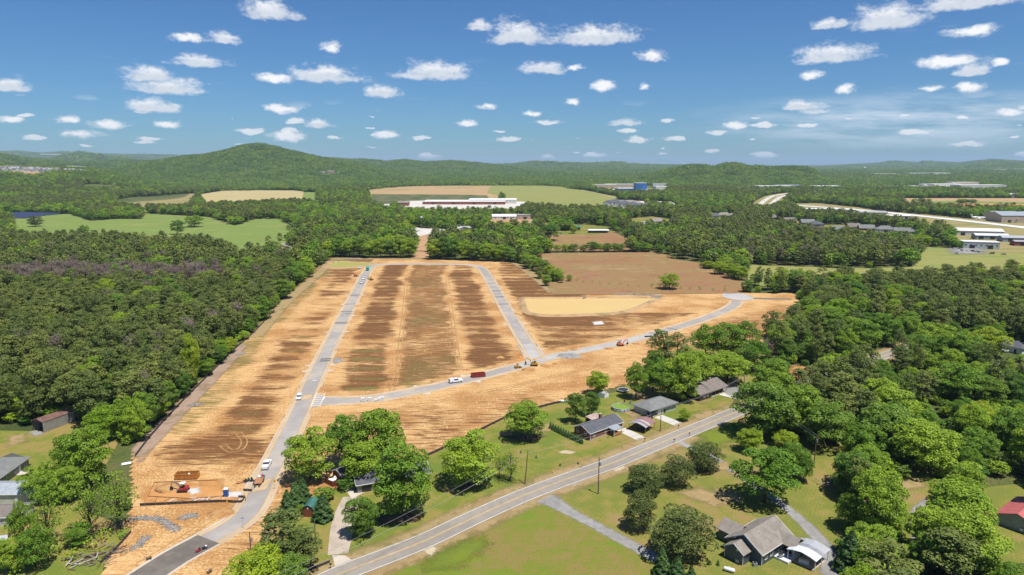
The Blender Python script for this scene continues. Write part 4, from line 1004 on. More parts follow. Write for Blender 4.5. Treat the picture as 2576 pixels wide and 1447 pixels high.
def mid_wood():
    protos, first = [], {}
    for kd in ('broad', 'lime', 'cream', 'pine'):
        first[kd] = len(protos); protos += LOD1[kd]
    X, Y = grow(1050, 2500, 10.0, 31, .70); k = ~is_open(X, Y); X, Y = X[k], Y[k]; n = len(X); r = rngs(32)
    Z = terrain_h(X, Y); stand = fbm(X, Y, 160, 43); u = r.uniform(size=n)
    pz = np.zeros(n, bool)
    for p in PINEZ: pz |= inside(X, Y, p)
    pine = (u < .12+.5*(stand > .55)) | (pz & (u < .8)); V, rot, scl, idx = [], [], [], []
    for i in range(n):
        kd = 'pine' if pine[i] else 'lime' if u[i] > .95 else 'cream' if u[i] > .93 else 'broad'
        h = r.uniform(13, 18) if kd == 'pine' else r.uniform(9, 16); w = r.uniform(4.6, 6) if kd == 'pine' else r.uniform(5.2, 7.6); H0, R0 = BASE_H[kd]
        V.append((X[i], Y[i], Z[i])); rot.append((0, 0, r.uniform(0, 6.28))); scl.append((w/R0, w/R0, h/H0)); idx.append(first[kd]+int(r.integers(0, len(LOD1[kd]))))
    stuff_points('farther_wood', V, rot, scl, idx, protos, 'broad belt of woodland between the far fields and factories', 'wood')
    print('mid wood', n)
def clump(seed, R=32., n=32, q=84, mats=('leaf', 'leafdark', 'needle')):
    r = rngs(seed); parts = {m: [[], []] for m in mats}
    for k in range(n):
        a, d = r.uniform(0, 6.28), R*math.sqrt(r.uniform(0, 1)); h, w = r.uniform(7, 19), r.uniform(3.8, 7)
        mm = mats[int(r.choice(len(mats), p=[.34, .40, .26]))]; dd = unit(r, q); dd[:, 2] = np.abs(dd[:, 2])*1.25-.25
        C = np.array([d*math.cos(a), d*math.sin(a), h*.5])+dd*np.array([w, w, h*.55])*r.uniform(.8, 1.08, q)[:, None]
        nn = dd+np.array([0, 0, .12])+r.normal(size=(q, 3))*.4; v, f = quads(C, nn/np.linalg.norm(nn, axis=1)[:, None], np.full(q, 2.1), r)
        parts[mm][0].append(v)
    out = []
    for mm in mats:
        if parts[mm][0]:
            v = np.concatenate(parts[mm][0]); out.append((v, np.arange(len(v)).reshape(-1, 4).tolist(), M[mm]))
    return join_mesh('tree_clump', out)
def far_wood():
    protos = [clump(800+i) for i in range(5)]; r = rngs(51); V, rot, scl, idx = [], [], [], []
    for r0, r1, sp, sc in ((2480, 4300, 36, .85), (4300, 7500, 46, 1.05), (7500, 17500, 130, 2.9)):
        X, Y = grow(r0, r1, sp, int(r0), .70); k = ~is_open(X, Y); X, Y = X[k], Y[k]; Z = terrain_h(X, Y)
        e = 25.0; gx = (terrain_h(X+e, Y)-terrain_h(X-e, Y))/(2*e); gy = (terrain_h(X, Y+e)-terrain_h(X, Y-e))/(2*e)
        for i in range(len(X)):
            nv = Vector((-gx[i], -gy[i], 1)).normalized()
            q = nv.to_track_quat('Z', 'Y').to_matrix() @ Matrix.Rotation(r.uniform(0, 6.28), 3, 'Z'); s = sc*r.uniform(.85, 1.2); zs = r.uniform(.75, 1.15)*(1 if sc < 2 else .45)
            V.append((X[i], Y[i], Z[i]-1)); rot.append(tuple(q.to_euler())); scl.append((s, s, s*zs)); idx.append(int(r.integers(0, 5)))
    stuff_points('distant_forest', V, rot, scl, idx, protos, 'forest covering the hills and plain out to the horizon', 'forest')
    print('far clumps', len(V))

# ------------------------------------------------------------------ haze
def haze():
    m = bpy.data.materials.new('haze'); m.use_nodes = True; t = NT(m.node_tree); t.n.clear()
    v = t.add('ShaderNodeVolumePrincipled', {'Color': (0.56, 0.76, 1.0, 1), 'Density': HAZE_D, 'Anisotropy': 0.0})
    t.l.new(v.outputs[0], t.add('ShaderNodeOutputMaterial').inputs['Volume'])
    mb = MB().box((0, 0, 160), (62000, 62000, 330)); o = mb.build('haze', m); tag(o, 'thin blue haze over the whole plain', 'haze', kind='stuff')
HAZE_D = 3.9e-5
# ------------------------------------------------------------------ trees planted one by one
def T(kind, xc, ytop, ybase, w, label, var=0, xb=None, group=None, rz=None):
    xb = xc if xb is None else xb; p = at(xb, ybase); s = pxm(xb, ybase); r = .5*w/s
    a = math.atan2(-ray(xb, ybase)[2], ray(xb, ybase)[1]); h = max(.8, ((ybase-ytop)/s-.45*r*math.sin(a))/math.cos(a))
    PLANTED.append((p.x, p.y, r))
    return plant(kind, p, h, r, var, random.uniform(0, 6.28) if rz is None else rz, label, group)
T('broad', 780, 1075, 1208, 122, 'round green tree left of the red outbuilding, beside the estate street', 0)
T('broad', 872, 1037, 1172, 112, 'bushy bright green tree behind the red outbuilding', 2)
T('broad', 958, 1020, 1176, 128, 'tallest of the dense green trees behind the grey house', 5)
T('broad', 1014, 1112, 1302, 150, 'huge spreading green tree over the front of the grey house', 3)
T('broad', 910, 1246, 1350, 82, 'dark glossy upright tree beside the curved concrete drive', 1)
T('conifer', 762, 1200, 1262, 42, 'farthest of the dark conifers in the row behind the green roofed shed', 0)
T('conifer', 745, 1212, 1284, 48, 'middle dark conifer of the row behind the green roofed shed', 1)
T('conifer', 725, 1232, 1304, 46, 'nearest dark conifer of the row behind the green roofed shed', 2)
T('conifer', 813, 1240, 1307, 50, 'broad dark conifer right of the green roofed shed', 1)
T('shrub', 851, 1212, 1234, 26, 'small red leaved shrub on the lawn by the patio', 2)
T('pine', 705, 1285, 1425, 120, 'large loose olive pine by the estate entrance', 1, 715)
T('pine', 765, 1335, 1440, 90, 'smaller olive pine leaning over the driveway lawn', 4)
T('lime', 650, 1372, 1500, 150, 'bright lime green tree at the bottom edge by the estate entrance', 0)
T('broad', 735, 1395, 1500, 90, 'green tree at the bottom edge left of the driveway apron', 4)
T('broad', 1180, 1081, 1220, 138, 'large green tree alone on the front lawn left of the leaning pole', 0)
T('wispy', 1284, 1125, 1211, 58, 'thin half leafless tree beside the leaning pole', 0)
T('wispy', 1256, 1130, 1202, 36, 'slim grey-green tree tucked behind the large lawn tree', 1)
T('broad', 1322, 1003, 1104, 104, 'round green tree behind the hedge, near the black fence', 5)
T('broad', 1448, 983, 1064, 54, 'upright dark tree left of the twin behind the brick house', 4)
T('broad', 1488, 981, 1049, 40, 'narrower upright dark tree right of its twin behind the brick house', 1)
T('lime', 1504, 930, 992, 64, 'bright green tree behind the white garden shed', 1)
T('broad', 1600, 909, 1004, 56, 'tall bright green tree right of the trampoline', 2)
T('broad', 1478, 1086, 1100, 18, 'small round tree between the hedge and the brick house', 0)
T('pine', 1655, 828, 960, 74, 'dark pine at the head of the grove behind the brown house', 0)
T('pine', 1700, 832, 955, 78, 'dark pine behind the broad trees left of the brown house', 3)
T('broad', 1642, 880, 985, 60, 'leafy tree at the left edge of the grove by the graded site', 3)
T('broad', 1668, 905, 1004, 84, 'leafy tree leaning over the back lawn of the grey hipped house', 0)
T('broad', 1712, 885, 1008, 96, 'broad leafy tree just left of the brown house', 3)
T('broad', 1752, 875, 975, 84, 'leafy tree behind the brown house roof', 5)
T('broad', 1775, 812, 905, 76, 'bright leafy tree beside the estate loop road', 2)
T('broad', 1822, 800, 905, 92, 'high round leafy tree near the end of the loop road', 6)
T('broad', 1872, 800, 900, 74, 'leafy tree with a dark crown near the turning circle', 4)
T('broad', 1830, 878, 962, 104, 'pale green spreading tree behind the parked cars', 5)
T('broad', 1895, 850, 935, 76, 'leafy tree right of the pale spreading tree', 0)
T('bare', 1930, 855, 905, 44, 'grey leafless tree among the woods near the red earth', 0)
T('broad', 1938, 900, 990, 92, 'leafy tree beside the orange clearing', 3)
T('lime', 1722, 1027, 1059, 28, 'little lime green tree on the lawn beside the county road', 0)
T('lime', 1884, 1074, 1136, 70, 'yellow-green tree left of the gravel driveway bend', 1)
T('lime', 1974, 1080, 1128, 60, 'yellow-green tree in front of the woods by the wooden pole', 0)
T('broad', 1922, 1116, 1264, 158, 'great round bright green tree over the gravel driveway', 2)
T('broad', 1995, 1112, 1205, 76, 'leafy tree close behind the great round tree', 3)
T('broad', 2022, 1140, 1215, 46, 'smaller leafy tree right of the great round tree', 2)
T('sparse', 1623, 1162, 1240, 94, 'thin open crowned tree nearest the county road on the mown lawn', 0)
T('sparse', 1702, 1140, 1220, 84, 'middle open crowned tree of the row along the lawn', 1)
T('sparse', 1770, 1109, 1182, 94, 'open crowned tree beside the gravel driveway entrance', 2)
T('sparse', 1610, 1230, 1332, 84, 'open crowned tree with a pale dead limb beside the gravel track', 3)
T('sparse', 1714, 1268, 1398, 150, 'largest open crowned tree, in the middle of the mown lawn', 1)
T('conifer', 1664, 1378, 1446, 42, 'dark conifer beside the gravel track at the bottom edge', 0)
T('conifer', 1702, 1400, 1462, 50, 'second conifer at the bottom edge right of the gravel track', 1)
T('conifer', 1738, 1425, 1470, 34, 'small conifer half out of the bottom edge', 2)
T('conifer', 1783, 1408, 1421, 7, 'left of two tiny conical shrubs on the lawn by the blue house', 0)
T('conifer', 1806, 1408, 1423, 8, 'right of two tiny conical shrubs on the lawn by the blue house', 1)
T('broad', 230, 1070, 1222, 110, 'large dark green tree between the left yard and the graded site', 3)
T('lime', 262, 1020, 1110, 80, 'bright yellow-green tree behind the large dark tree by the left yard', 0)
T('broad', 312, 1000, 1100, 72, 'leafy tree at the corner of the left wood, above the mulch bank', 2)
T('broad', 178, 1085, 1200, 76, 'leafy tree at the edge of the left lawn', 5)
T('broad', 345, 985, 1085, 60, 'slim leafy tree on the bank edge of the left wood', 0)
T('broad', 110, 1160, 1260, 90, 'spreading tree above the striped outbuilding at the left', 0)
T('broad', 170, 1175, 1262, 76, 'tree in the hedge line right of the striped outbuilding', 3)
T('wispy', 306, 1178, 1333, 92, 'slender tree with open branches standing against the orange earth', 0)
T('wispy', 238, 1185, 1356, 90, 'thin pale tree left of the slender one on the bank', 1)
T('wispy', 125, 1215, 1378, 92, 'wispy tree in front of the striped outbuildings', 0)
T('broad', 66, 1265, 1398, 62, 'bright leafy tree beside the nearest outbuilding at the lower left', 2)
T('broad', 95, 1320, 1432, 80, 'leafy tree at the lower left corner near the lumber pile', 6)
T('broad', 30, 1355, 1440, 60, 'leafy tree at the bottom left corner', 3)
T('broad', 200, 1310, 1372, 64, 'low bushy tree in the thicket left of the lumber pile', 0)
for i, (x, yt, yb, w) in enumerate(((150,1350,1392,56),(255,1325,1358,50),(310,1330,1352,34),(90,1395,1430,50),(40,1415,1447,50),(180,1375,1405,46),(225,1345,1380,44))):
    T('shrub', x, yt, yb, w, ('bushy green shrub in the thicket under the slender trees', 'rounded shrub below the thin pale tree', 'shrub at the foot of the slender open tree', 'shrub at the lower left corner beside the bright tree', 'shrub in the very corner at the lower left', 'shrub above the lumber pile', 'shrub between the thin pale tree and the lumber pile')[i], i % 2)
T('broad', 2400, 1205, 1352, 172, 'wide layered green tree over the two-rut gravel track', 3)
T('pine', 2385, 1338, 1475, 130, 'olive pine in front of the wide layered tree', 2)
T('broad', 2200, 1175, 1355, 120, 'tall leafy tree left of the two-rut gravel track', 0)
T('conifer', 2135, 1336, 1435, 72, 'dark broad conifer beside the metal carport', 1)
T('broad', 2185, 1360, 1460, 80, 'leafy tree behind the dark conifer by the metal carport', 2)
T('broad', 2530, 1405, 1500, 90, 'leafy tree at the lower right corner below the red roofed house', 6)
T('broad', 2135, 1240, 1330, 70, 'leafy tree at the edge of the wood by the turn of the gravel driveway', 5)
T('cream', 2318, 845, 895, 72, 'cream flowering tree beside the back lane', 0)
# single trees in the far fields
for x, yt, yb, w, kd, lab in ((89,542,570,36,'sparse','brownish tree alone in the pasture near the solar panels'),(448,552,590,34,'broad','dark round tree in the near part of the pasture'),(489,540,571,44,'broad','round tree in the middle of the pasture'),
      (777,541,572,54,'broad','big round tree at the right end of the pasture'),(213,565,592,24,'broad','small tree at the near edge of the pasture'),(1420,549,580,46,'broad','tree beside the green roofed barn'),(1395,552,580,40,'broad','left tree of the pair by the green roofed barn'),(1443,566,588,20,'lime','light green bush left of the green roofed barn'),(1383,560,606,60,'broad','dark tree at the left end of the barn field'),
      (1392,566,582,30,'broad','low tree in front of the pale buildings'),(1684,685,728,50,'lime','bright green tree alone at the near edge of the brown field'),(1488,583,600,0,'broad',''),
      (1394,566,581,0,'broad',''),(1879,702,735,30,'broad','dark tree at the right corner of the brown field'),(1400,672,706,40,'broad','round tree at the left corner of the brown field'),(1432,690,708,16,'broad','small tree right of the round one by the brown field')):
    if w: T(kd, x, yt, yb, w, lab, 4 if 'dark' in lab else 0)
T('lime', 1393, 566, 582, 22, 'light green tree between the two pole barns', 1) if False else None
row = [(1352,622,648,34),(1376,610,634,30),(1402,614,634,22),(1423,613,634,24),(1443,612,634,30),(1468,614,634,22),(1490,606,634,34),(1510,612,634,26),(1527,611,634,26),(1545,610,634,26),(1562,611,634,26),(1598,608,634,34),(1625,610,634,30)]
for i, (x, yt, yb, w) in enumerate(row):
    T('broad', x, yt, yb, w, 'round tree in the row along the far side of the brown field', i % 5, group='tree row behind the brown field')
for i, (x, yt, yb, w) in enumerate([(1810,655,690,40),(1828,648,685,44),(1845,660,700,46),(1780,655,676,36),(1865,668,705,36)]):
    T('lime', x, yt, yb, w, 'bright green tree in the clump at the corner of the pine plantation', i, group='bright clump by the pine plantation')
for i, (x, y, w) in enumerate([(1452,708,12),(1468,711,9),(1490,712,10),(1510,716,7),(1532,716,8),(1560,716,10),(1582,720,8),(1605,721,8),(1640,722,14),(1660,724,18),(1712,727,12),(1735,728,12),(1760,730,14),(1795,732,12),(1825,732,14)]):
    T('shrub', x, y-w*.8, y, w, 'low bush in the hedgerow across the brown field', i % 2, group='hedgerow bushes')
# clipped hedge beside the brick house and seedlings on the lawn
for i in range(13):
    f = i/12; x, y = 1385+f*78, 1078+f*44-6*f*f; T('conifer', x, y-17-3*f, y, 9.5, 'upright evergreen shrub in the hedge left of the brick house', i, group='evergreen hedge shrubs')
for i, (x, y) in enumerate([(1268,1168),(1349,1152),(1409,1172),(1454,1168),(1310,1140),(1190,1162)]):
    T('conifer', x, y-7, y, 5, 'tiny evergreen seedling planted on the front lawn', i, group='evergreen seedlings')
for i, (x, y) in enumerate([(1545,1094),(1567,1088),(1530,1102),(1511,1108),(1575,1074),(1585,1068)]):
    T('shrub', x, y-6, y, 9, 'small shrub along the front of the brick house', i % 2, group='foundation shrubs of the brick house')
T('shrub', 911, 1350, 1367, 28, 'round bright shrub at the foot of the dark glossy tree', 1)
for i, (x, y, v) in enumerate([(1070,1212,1),(1078,1206,2),(1062,1228,2)]):
    T('shrub', x, y-14, y, 18, ('round yellow-green shrub at the right end of the grey house', 'dark red shrub at the corner of the grey house', 'red shrub in the front bed of the grey house')[i], v)

for i, (x, yt, yb, w) in enumerate([(1302,632,660,34),(1322,634,664,34),(1340,640,672,36),(1354,646,682,36),(1368,652,690,36),(1382,664,700,34),(1394,676,709,28),(1290,630,655,30),(1412,688,712,18),(1330,645,672,28)]):
    T('lime' if i % 4 == 1 else 'broad', x, yt, yb, w, 'green tree in the hedge between the graded site and the brown field', i % 6, group='hedge trees left of the brown field')
for i, (x, yt, yb, w) in enumerate([(1095,600,652,44),(1120,592,652,48),(1145,596,653,44),(1170,602,654,44),(1200,606,655,46),(1228,610,656,44),(1256,614,657,42),(1280,620,658,38)]):
    T('lime' if i % 3 == 0 else 'broad', x, yt, yb, w, 'tall bright tree in the belt behind the site, right of the clearing', i % 6, group='tree belt right of the clearing')
for i, (x, yt, yb, w) in enumerate([(1030,596,648,40),(1008,590,648,46),(985,600,648,44),(958,596,648,46),(930,604,648,44),(905,592,646,48),(880,598,646,46),(855,590,645,44)]):
    T('lime' if i in (0, 3) else 'broad', x, yt, yb, w, 'tall leafy tree in the belt behind the green pond', (i+2) % 6, group='tree belt left of the clearing')

T('broad', 1915, 950, 1098, 140, 'great dark tree where the county road passes out of sight', 1)
T('broad', 2000, 965, 1092, 126, 'dense leafy tree right of where the county road passes out of sight', 3)
T('broad', 2075, 1000, 1128, 120, 'dense leafy tree at the head of the rough clearing', 4)
T('broad', 1960, 930, 1040, 90, 'leafy tree behind the great dark tree by the road', 0)
for i, (x, yt, yb, w) in enumerate([(362,1010,1108,64),(392,985,1078,54),(415,975,1052,50),(440,955,1030,52),(470,930,1000,50),(500,838,972,48),(530,895,945,46),(560,870,915,44),(590,845,888,40),(640,800,838,36),(672,772,806,34)]):
    T('lime' if i in (2, 5, 8) else 'broad', x-14, yt, yb, w, 'leafy tree along the foot of the left wood, above the mulch bank', i % 6, group='edge trees of the left wood')

for i, (x, yt, yb, w) in enumerate([(2300,499,511,16),(2318,498,511,20),(2336,499,511,16),(2420,500,512,36),(2444,501,513,26)]):
    T('broad', x, yt, yb, w, 'dark tree standing between the far tan field and the red field', i, group='trees between the far right fields')
# ------------------------------------------------------------------ building kit
def shingle(name, col, var=.22):
    m, t = new_mat(name); p = obj_co(t)
    a, b = t.noise(p, .5, 4, .6), t.noise(p, 6, 3, .7); f = t.math('ADD', t.math('MULTIPLY', a, .5), t.math('MULTIPLY', b, .5))
    wv = t.add('ShaderNodeTexWave', {'Vector': p, 'Scale': 3.2, 'Distortion': 1.2}); wv.bands_direction = 'Z'
    f = t.math('ADD', f, t.math('MULTIPLY', t.math('SUBTRACT', wv.outputs[1], .5), .12))
    finish(t, t.mix(t.smooth(f, .32, .68), tuple(x*(1-var) for x in col), tuple(x*(1+var) for x in col)), .9, .2, 0, b, .4, .03); return m
def siding(name, col, scale=3.6, axis='Z', rough=.55, depth=.5, metal=0.0, var=.1):
    m, t = new_mat(name); p = obj_co(t); wv = t.add('ShaderNodeTexWave', {'Vector': p, 'Scale': scale, 'Distortion': 0.0}); wv.bands_direction = axis; wv.wave_profile = 'SAW' if axis == 'Z' else 'SIN'
    n = t.noise(p, .8, 4, .6)
    c = t.mix(t.smooth(n, .35, .65), tuple(x*(1-var) for x in col), tuple(min(1, x*(1+var)) for x in col))
    finish(t, c, rough, .4, metal, wv.outputs[1], depth, .04); return m
def brickmat(name, col):
    m, t = new_mat(name); p = obj_co(t); n = t.noise(p, 3.5, 3, .7); n2 = t.noise(p, .6, 3)
    c = t.mix(t.smooth(t.math('ADD', t.math('MULTIPLY', n, .7), t.math('MULTIPLY', n2, .3)), .35, .65), tuple(x*.72 for x in col), tuple(x*1.25 for x in col)); finish(t, c, .9, .2, 0, n, .4, .02); return m
M['brick'] = brickmat('brick', (0.230, 0.090, 0.050)); M['slate'] = shingle('slate_shingle', (0.090, 0.092, 0.105)); M['greyroof'] = shingle('grey_shingle', (0.165, 0.170, 0.165)); M['brownroof'] = shingle('brown_shingle', (0.170, 0.145, 0.130))
M['tanroof'] = shingle('weathered_shingle', (0.215, 0.190, 0.165), .28); M['bluegrey'] = siding('blue_grey_siding', (0.078, 0.100, 0.125)); M['sagesiding'] = siding('grey_siding', (0.420, 0.450, 0.445)); M['darkwood'] = siding('dark_brown_siding', (0.040, 0.032, 0.028))
M['greysiding'] = siding('taupe_siding', (0.230, 0.230, 0.200)); M['creamsiding'] = siding('cream_siding', (0.560, 0.550, 0.480)); M['redwood'] = siding('red_board', (0.150, 0.040, 0.026), 6, 'X'); M['redfence'] = siding('red_fence_board', (0.180, 0.055, 0.032), 7, 'X')
M['whitepaint'] = paint('white_paint', (0.74, 0.74, 0.72), .5, .06); M['trim'] = paint('white_trim', (0.70, 0.70, 0.68), .5, .05); M['glass'] = paint('window_glass', (0.035, 0.045, 0.055), .08, .2, spec=.6); M['blackpaint'] = paint('black_paint', (0.025, 0.025, 0.027), .5)
M['metalroof'] = siding('metal_roof', (0.420, 0.450, 0.480), 5, 'X', .35, .4, .35); M['rustroof'] = siding('rusting_roof', (0.330, 0.260, 0.270), 5, 'X', .5, .4, .2, .35); M['brownmetal'] = siding('brown_metal_roof', (0.165, 0.092, 0.075), 4, 'X', .5, .4, .1, .2); M['greymetal'] = siding('grey_metal_wall', (0.310, 0.300, 0.290), 2.2, 'Z', .45, .9, .2)
M['greenroof'] = siding('green_metal_roof', (0.050, 0.150, 0.125), 4, 'X', .45, .4, .1); M['redroof'] = siding('red_metal_roof', (0.420, 0.110, 0.105), 5, 'X', .5, .3, .1); M['bluewall'] = siding('slate_blue_wall', (0.250, 0.300, 0.340), 4); M['whiteroof'] = paint('white_roof', (0.66, 0.65, 0.63), .6, .08, .1)
M['wood'] = paint('timber', (0.330, 0.190, 0.090), .8, .2); M['deckwood'] = paint('deck_timber', (0.360, 0.170, 0.080), .8, .2); M['polewood'] = paint('pole_timber', (0.105, 0.075, 0.055), .9, .25); M['galv'] = paint('galvanised', (0.36, 0.37, 0.38), .4, .1, metal=.5)
M['rubber'] = paint('rubber', (0.018, 0.018, 0.018), .85); M['steel'] = paint('steel', (0.30, 0.30, 0.31), .4, .12, metal=.6); M['carwhite'] = paint('car_white', (0.72, 0.73, 0.74), .25, .03); M['carblack'] = paint('car_black', (0.025, 0.028, 0.035), .22, .05); M['carred'] = paint('car_red', (0.30, 0.02, 0.025), .3, .05); M['carsilver'] = paint('car_silver', (0.42, 0.43, 0.45), .3, .05, metal=.3); M['carblue'] = paint('car_blue', (0.06, 0.12, 0.25), .3, .05)
M['lampred'] = paint('tail_lamp', (0.35, 0.02, 0.015), .3); M['lampclear'] = paint('head_lamp', (0.70, 0.70, 0.66), .2); M['dumporange'] = paint('worn_orange_paint', (0.420, 0.170, 0.035), .6, .3); M['dumpred'] = paint('worn_red_paint', (0.230, 0.030, 0.025), .6, .25); M['rust'] = paint('rust', (0.130, 0.070, 0.045), .9, .35)
M['catyellow'] = paint('machine_yellow', (0.520, 0.280, 0.020), .45, .15); M['kubota'] = paint('machine_orange', (0.560, 0.130, 0.030), .45, .12); M['machred'] = paint('machine_red', (0.350, 0.030, 0.030), .45, .12); M['truckgreen'] = paint('truck_green', (0.030, 0.330, 0.180), .4, .1); M['loo'] = paint('toilet_blue', (0.025, 0.085, 0.290), .5, .08); M['fabric'] = paint('black_fabric', (0.022, 0.020, 0.020), .95, .3)
M['signyellow'] = paint('sign_yellow', (0.75, 0.42, 0.02), .5, .05); M['signblue'] = paint('sign_blue', (0.05, 0.18, 0.45), .5, .05); M['paverwrap'] = paint('shrink_wrap', (0.62, 0.63, 0.64), .35, .12); M['plasticwhite'] = paint('white_plastic', (0.68, 0.69, 0.69), .4, .05); M['tinstripe'] = siding('striped_tin', (0.400, 0.300, 0.270), 1.1, 'X', .5, .3, .1, .3); M['blockwall'] = paint('block_wall', (0.360, 0.340, 0.320), .9, .1)
M['pool'] = water('pool_green', (0.180, 0.270, 0.030)); M['bluefactory'] = siding('blue_cladding', (0.030, 0.120, 0.330), 1.0, 'X', .5, .2); M['tanwall'] = paint('tan_wall', (0.420, 0.340, 0.270), .8, .08); M['brickred'] = paint('far_brick', (0.240, 0.085, 0.060), .9, .12); M['solar'] = paint('solar_cell', (0.035, 0.045, 0.085), .2, .15, spec=.6); M['palewall'] = paint('pale_wall', (0.56, 0.55, 0.52), .7, .06); M['greyflat'] = paint('grey_flat_roof', (0.30, 0.30, 0.31), .7, .1)

def openings(root, wins, L, W, shutter=None):
    """windows (frame > pane) and doors set in the walls: side, distance along, sill height, width, height"""
    for it in wins:
        side, u, z, w, h = it[:5]; kind = it[5] if len(it) > 5 else 'window'
        rz = {'f': 0, 'r': math.pi/2, 'b': math.pi, 'l': -math.pi/2}[side]
        o = {'f': (u, -W/2, 0), 'b': (-u, W/2, 0), 'r': (L/2, u, 0), 'l': (-L/2, -u, 0)}[side]
        mb = MB(); fr = M['trim']
        if kind == 'window':
            for bx, bz, bw, bh in ((0, z+h, w+.16, .09), (0, z, w+.2, .11), (-w/2, z+h/2, .1, h), (w/2, z+h/2, .1, h), (0, z+h/2, w, .05)): mb.box((bx, -.04, bz), (bw, .1, bh))
            f = mb.build('window', fr, root); f.location = o; f.rotation_euler = (0, 0, rz)
            MB().box((0, -.012, z+h/2), (w-.06, .03, h-.06)).build('pane', M['glass'], f)
            if shutter:
                for s in (-1, 1):
                    q = MB().box((s*(w/2+.27), -.035, z+h/2), (.36, .06, h+.1)).build('shutter', shutter, root); q.location = o; q.rotation_euler = (0, 0, rz)
        else:
            mat = {'door': M['trim'], 'dark': M['blackpaint'], 'vent': M['trim']}[kind]
            f = MB().box((0, -.03, z+h/2), (w, .08, h)).build('door' if kind != 'vent' else 'vent', mat, root); f.location = o; f.rotation_euler = (0, 0, rz)
            if kind != 'vent': MB().box((w*.38, -.09, z+h*.47), (.08, .06, .08)).build('handle', M['steel'], f)
def gable_wall(L, W, h, rise):
    return MB().extrude_y([(0, 0), (W, 0), (W, h), (W/2, h+rise), (0, h)], 0, 1) if False else None
def walls(root, L, W, h, rise, mat, name='wall', base=.0):
    """four walls with gable tops, ridge along x"""
    v, f = [], []
    prof = [(-W/2, base), (W/2, base), (W/2, h), (0, h+rise), (-W/2, h)]
    v += [(-L/2, y, z) for y, z in prof]+[(L/2, y, z) for y, z in prof]
    f = [[4, 3, 2, 1, 0], [5, 6, 7, 8, 9]]+[[i, (i+1) % 5, 5+(i+1) % 5, 5+i] for i in (0, 1, 4)]
    mb = MB(); mb.v = v; mb.f = f
    if rise <= 0: mb = MB().box((0, 0, (h+base)/2), (L, W, h-base))
    return mb.build(name, mat, root)
def gable_roof(root, L, W, h, rise, mat, over=.4, th=.16, name='roof', trim=None):
    k = rise/(W/2); e = over; mb = MB()
    for s in (-1, 1):
        a = (0, h+rise+.03); b = (s*(W/2+e), h-e*k+.03)
        v = [(x, y, z+dz) for x in (-L/2-e, L/2+e) for (y, z) in (a, b) for dz in (0, th)]
        i = len(mb.v); mb.v += v; mb.f += [[i+q for q in F_] for F_ in ([0, 1, 3, 2], [4, 6, 7, 5], [1, 5, 7, 3], [0, 2, 6, 4], [2, 3, 7, 6], [0, 4, 5, 1])]
    r = mb.build(name, mat, root)
    if trim:
        for s in (-1, 1): MB().box((0, s*(W/2+e+.03), h-e*k+.08), (L+2*e, .07, .2)).build('gutter', trim, root)
        for x in (-1, 1):
            for s in (-1, 1):
                y0, z0, y1, z1 = 0, h+rise+.06, s*(W/2+e), h-e*k+.06; ln = math.hypot(y1-y0, z1-z0)
                MB().box((x*(L/2+e+.04), (y0+y1)/2, (z0+z1)/2), (.07, ln, .22), rx=math.atan2(z1-z0, y1-y0) if s > 0 else math.atan2(z0-z1, y0-y1)).build('barge_board', trim, root)
    return r
def hip_roof(root, L, W, h, rise, mat, over=.5, th=.15, name='roof', ridge=None):
    a, b = L/2+over, W/2+over; rl = max(.1, a-b) if ridge is None else ridge/2
    v = [(-a, -b, h), (a, -b, h), (a, b, h), (-a, b, h), (-a, -b, h+th), (a, -b, h+th), (a, b, h+th), (-a, b, h+th), (-rl, 0, h+rise+th), (rl, 0, h+rise+th)]
    mb = MB(); mb.v = v; mb.f = [[3, 2, 1, 0], [0, 1, 5, 4], [1, 2, 6, 5], [2, 3, 7, 6], [3, 0, 4, 7], [4, 5, 9, 8], [5, 6, 9], [6, 7, 8, 9], [7, 4, 8]]
    return mb.build(name, mat, root)
def house_at(name, A, B, W, label, cat='house', extend=0.0):
    """A and B: the two ends of the front wall; the house goes back by W"""
    a, b = at(*A), at(*B); d = (b-a).normalized(); a = a-d*extend; n = Vector((-d.y, d.x, 0)); L = (b-a).length
    root = empty(name, (a+b)/2+n*W/2, math.atan2(d.y, d.x), label, cat); return root, L
# brick house
r, L = house_at('brick_house', (1484,1109), (1565,1079), 7.4, 'red brick bungalow with a dark slate roof and a front porch'); W_ = 7.4
walls(r, L, W_, 2.7, 1.7, M['brick'], base=.4); MB().box((0, 0, .2), (L+.06, W_+.06, .4)).build('foundation', M['blockwall'], r); gable_roof(r, L, W_, 2.7, 1.7, M['slate'], .45, trim=M['trim'])
openings(r, [('f', -L*.38, 1.1, 1.0, 1.3), ('f', -L*.02, 1.1, 1.0, 1.3), ('f', L*.16, .45, .95, 2.05, 'door'), ('l', -2.2, 1.3, .9, 1.2), ('l', 1.6, 1.3, .9, 1.2), ('f', L*.36, 1.1, 1.2, 1.3), ('b', 2, 1.1, 1, 1.2), ('b', -3, 1.1, 1, 1.2)], L, W_)
MB().box((2.0, 1.1, 4.6), (.95, .7, 2.2)).build('chimney', M['brick'], r); MB().box((2.0, 1.1, 5.75), (1.1, .85, .14)).build('chimney_cap', M['blockwall'], r)
pr = MB().box((2.4, -W_/2-1.6, 2.62), (4.4, 3.5, .1), rx=.10).build('porch_roof', M['metalroof'], r)
for x in (.4, 4.4): MB().box((x, -W_/2-3.1, 1.25), (.12, .12, 2.5)).build('porch_post', M['trim'], r)
MB().box((2.4, -W_/2-1.55, .38), (4.3, 3.0, .16)).build('porch_deck', M['deckwood'], r); MB().box((2.4, -W_/2-3.0, .85), (4.2, .06, .85)).build('porch_railing', M['deckwood'], r)
for k in range(3): MB().box((4.9+.3*k, -W_/2-1.6, .30-.1*k), (.3, 1.3, .12)).build('step', M['deckwood'], r)
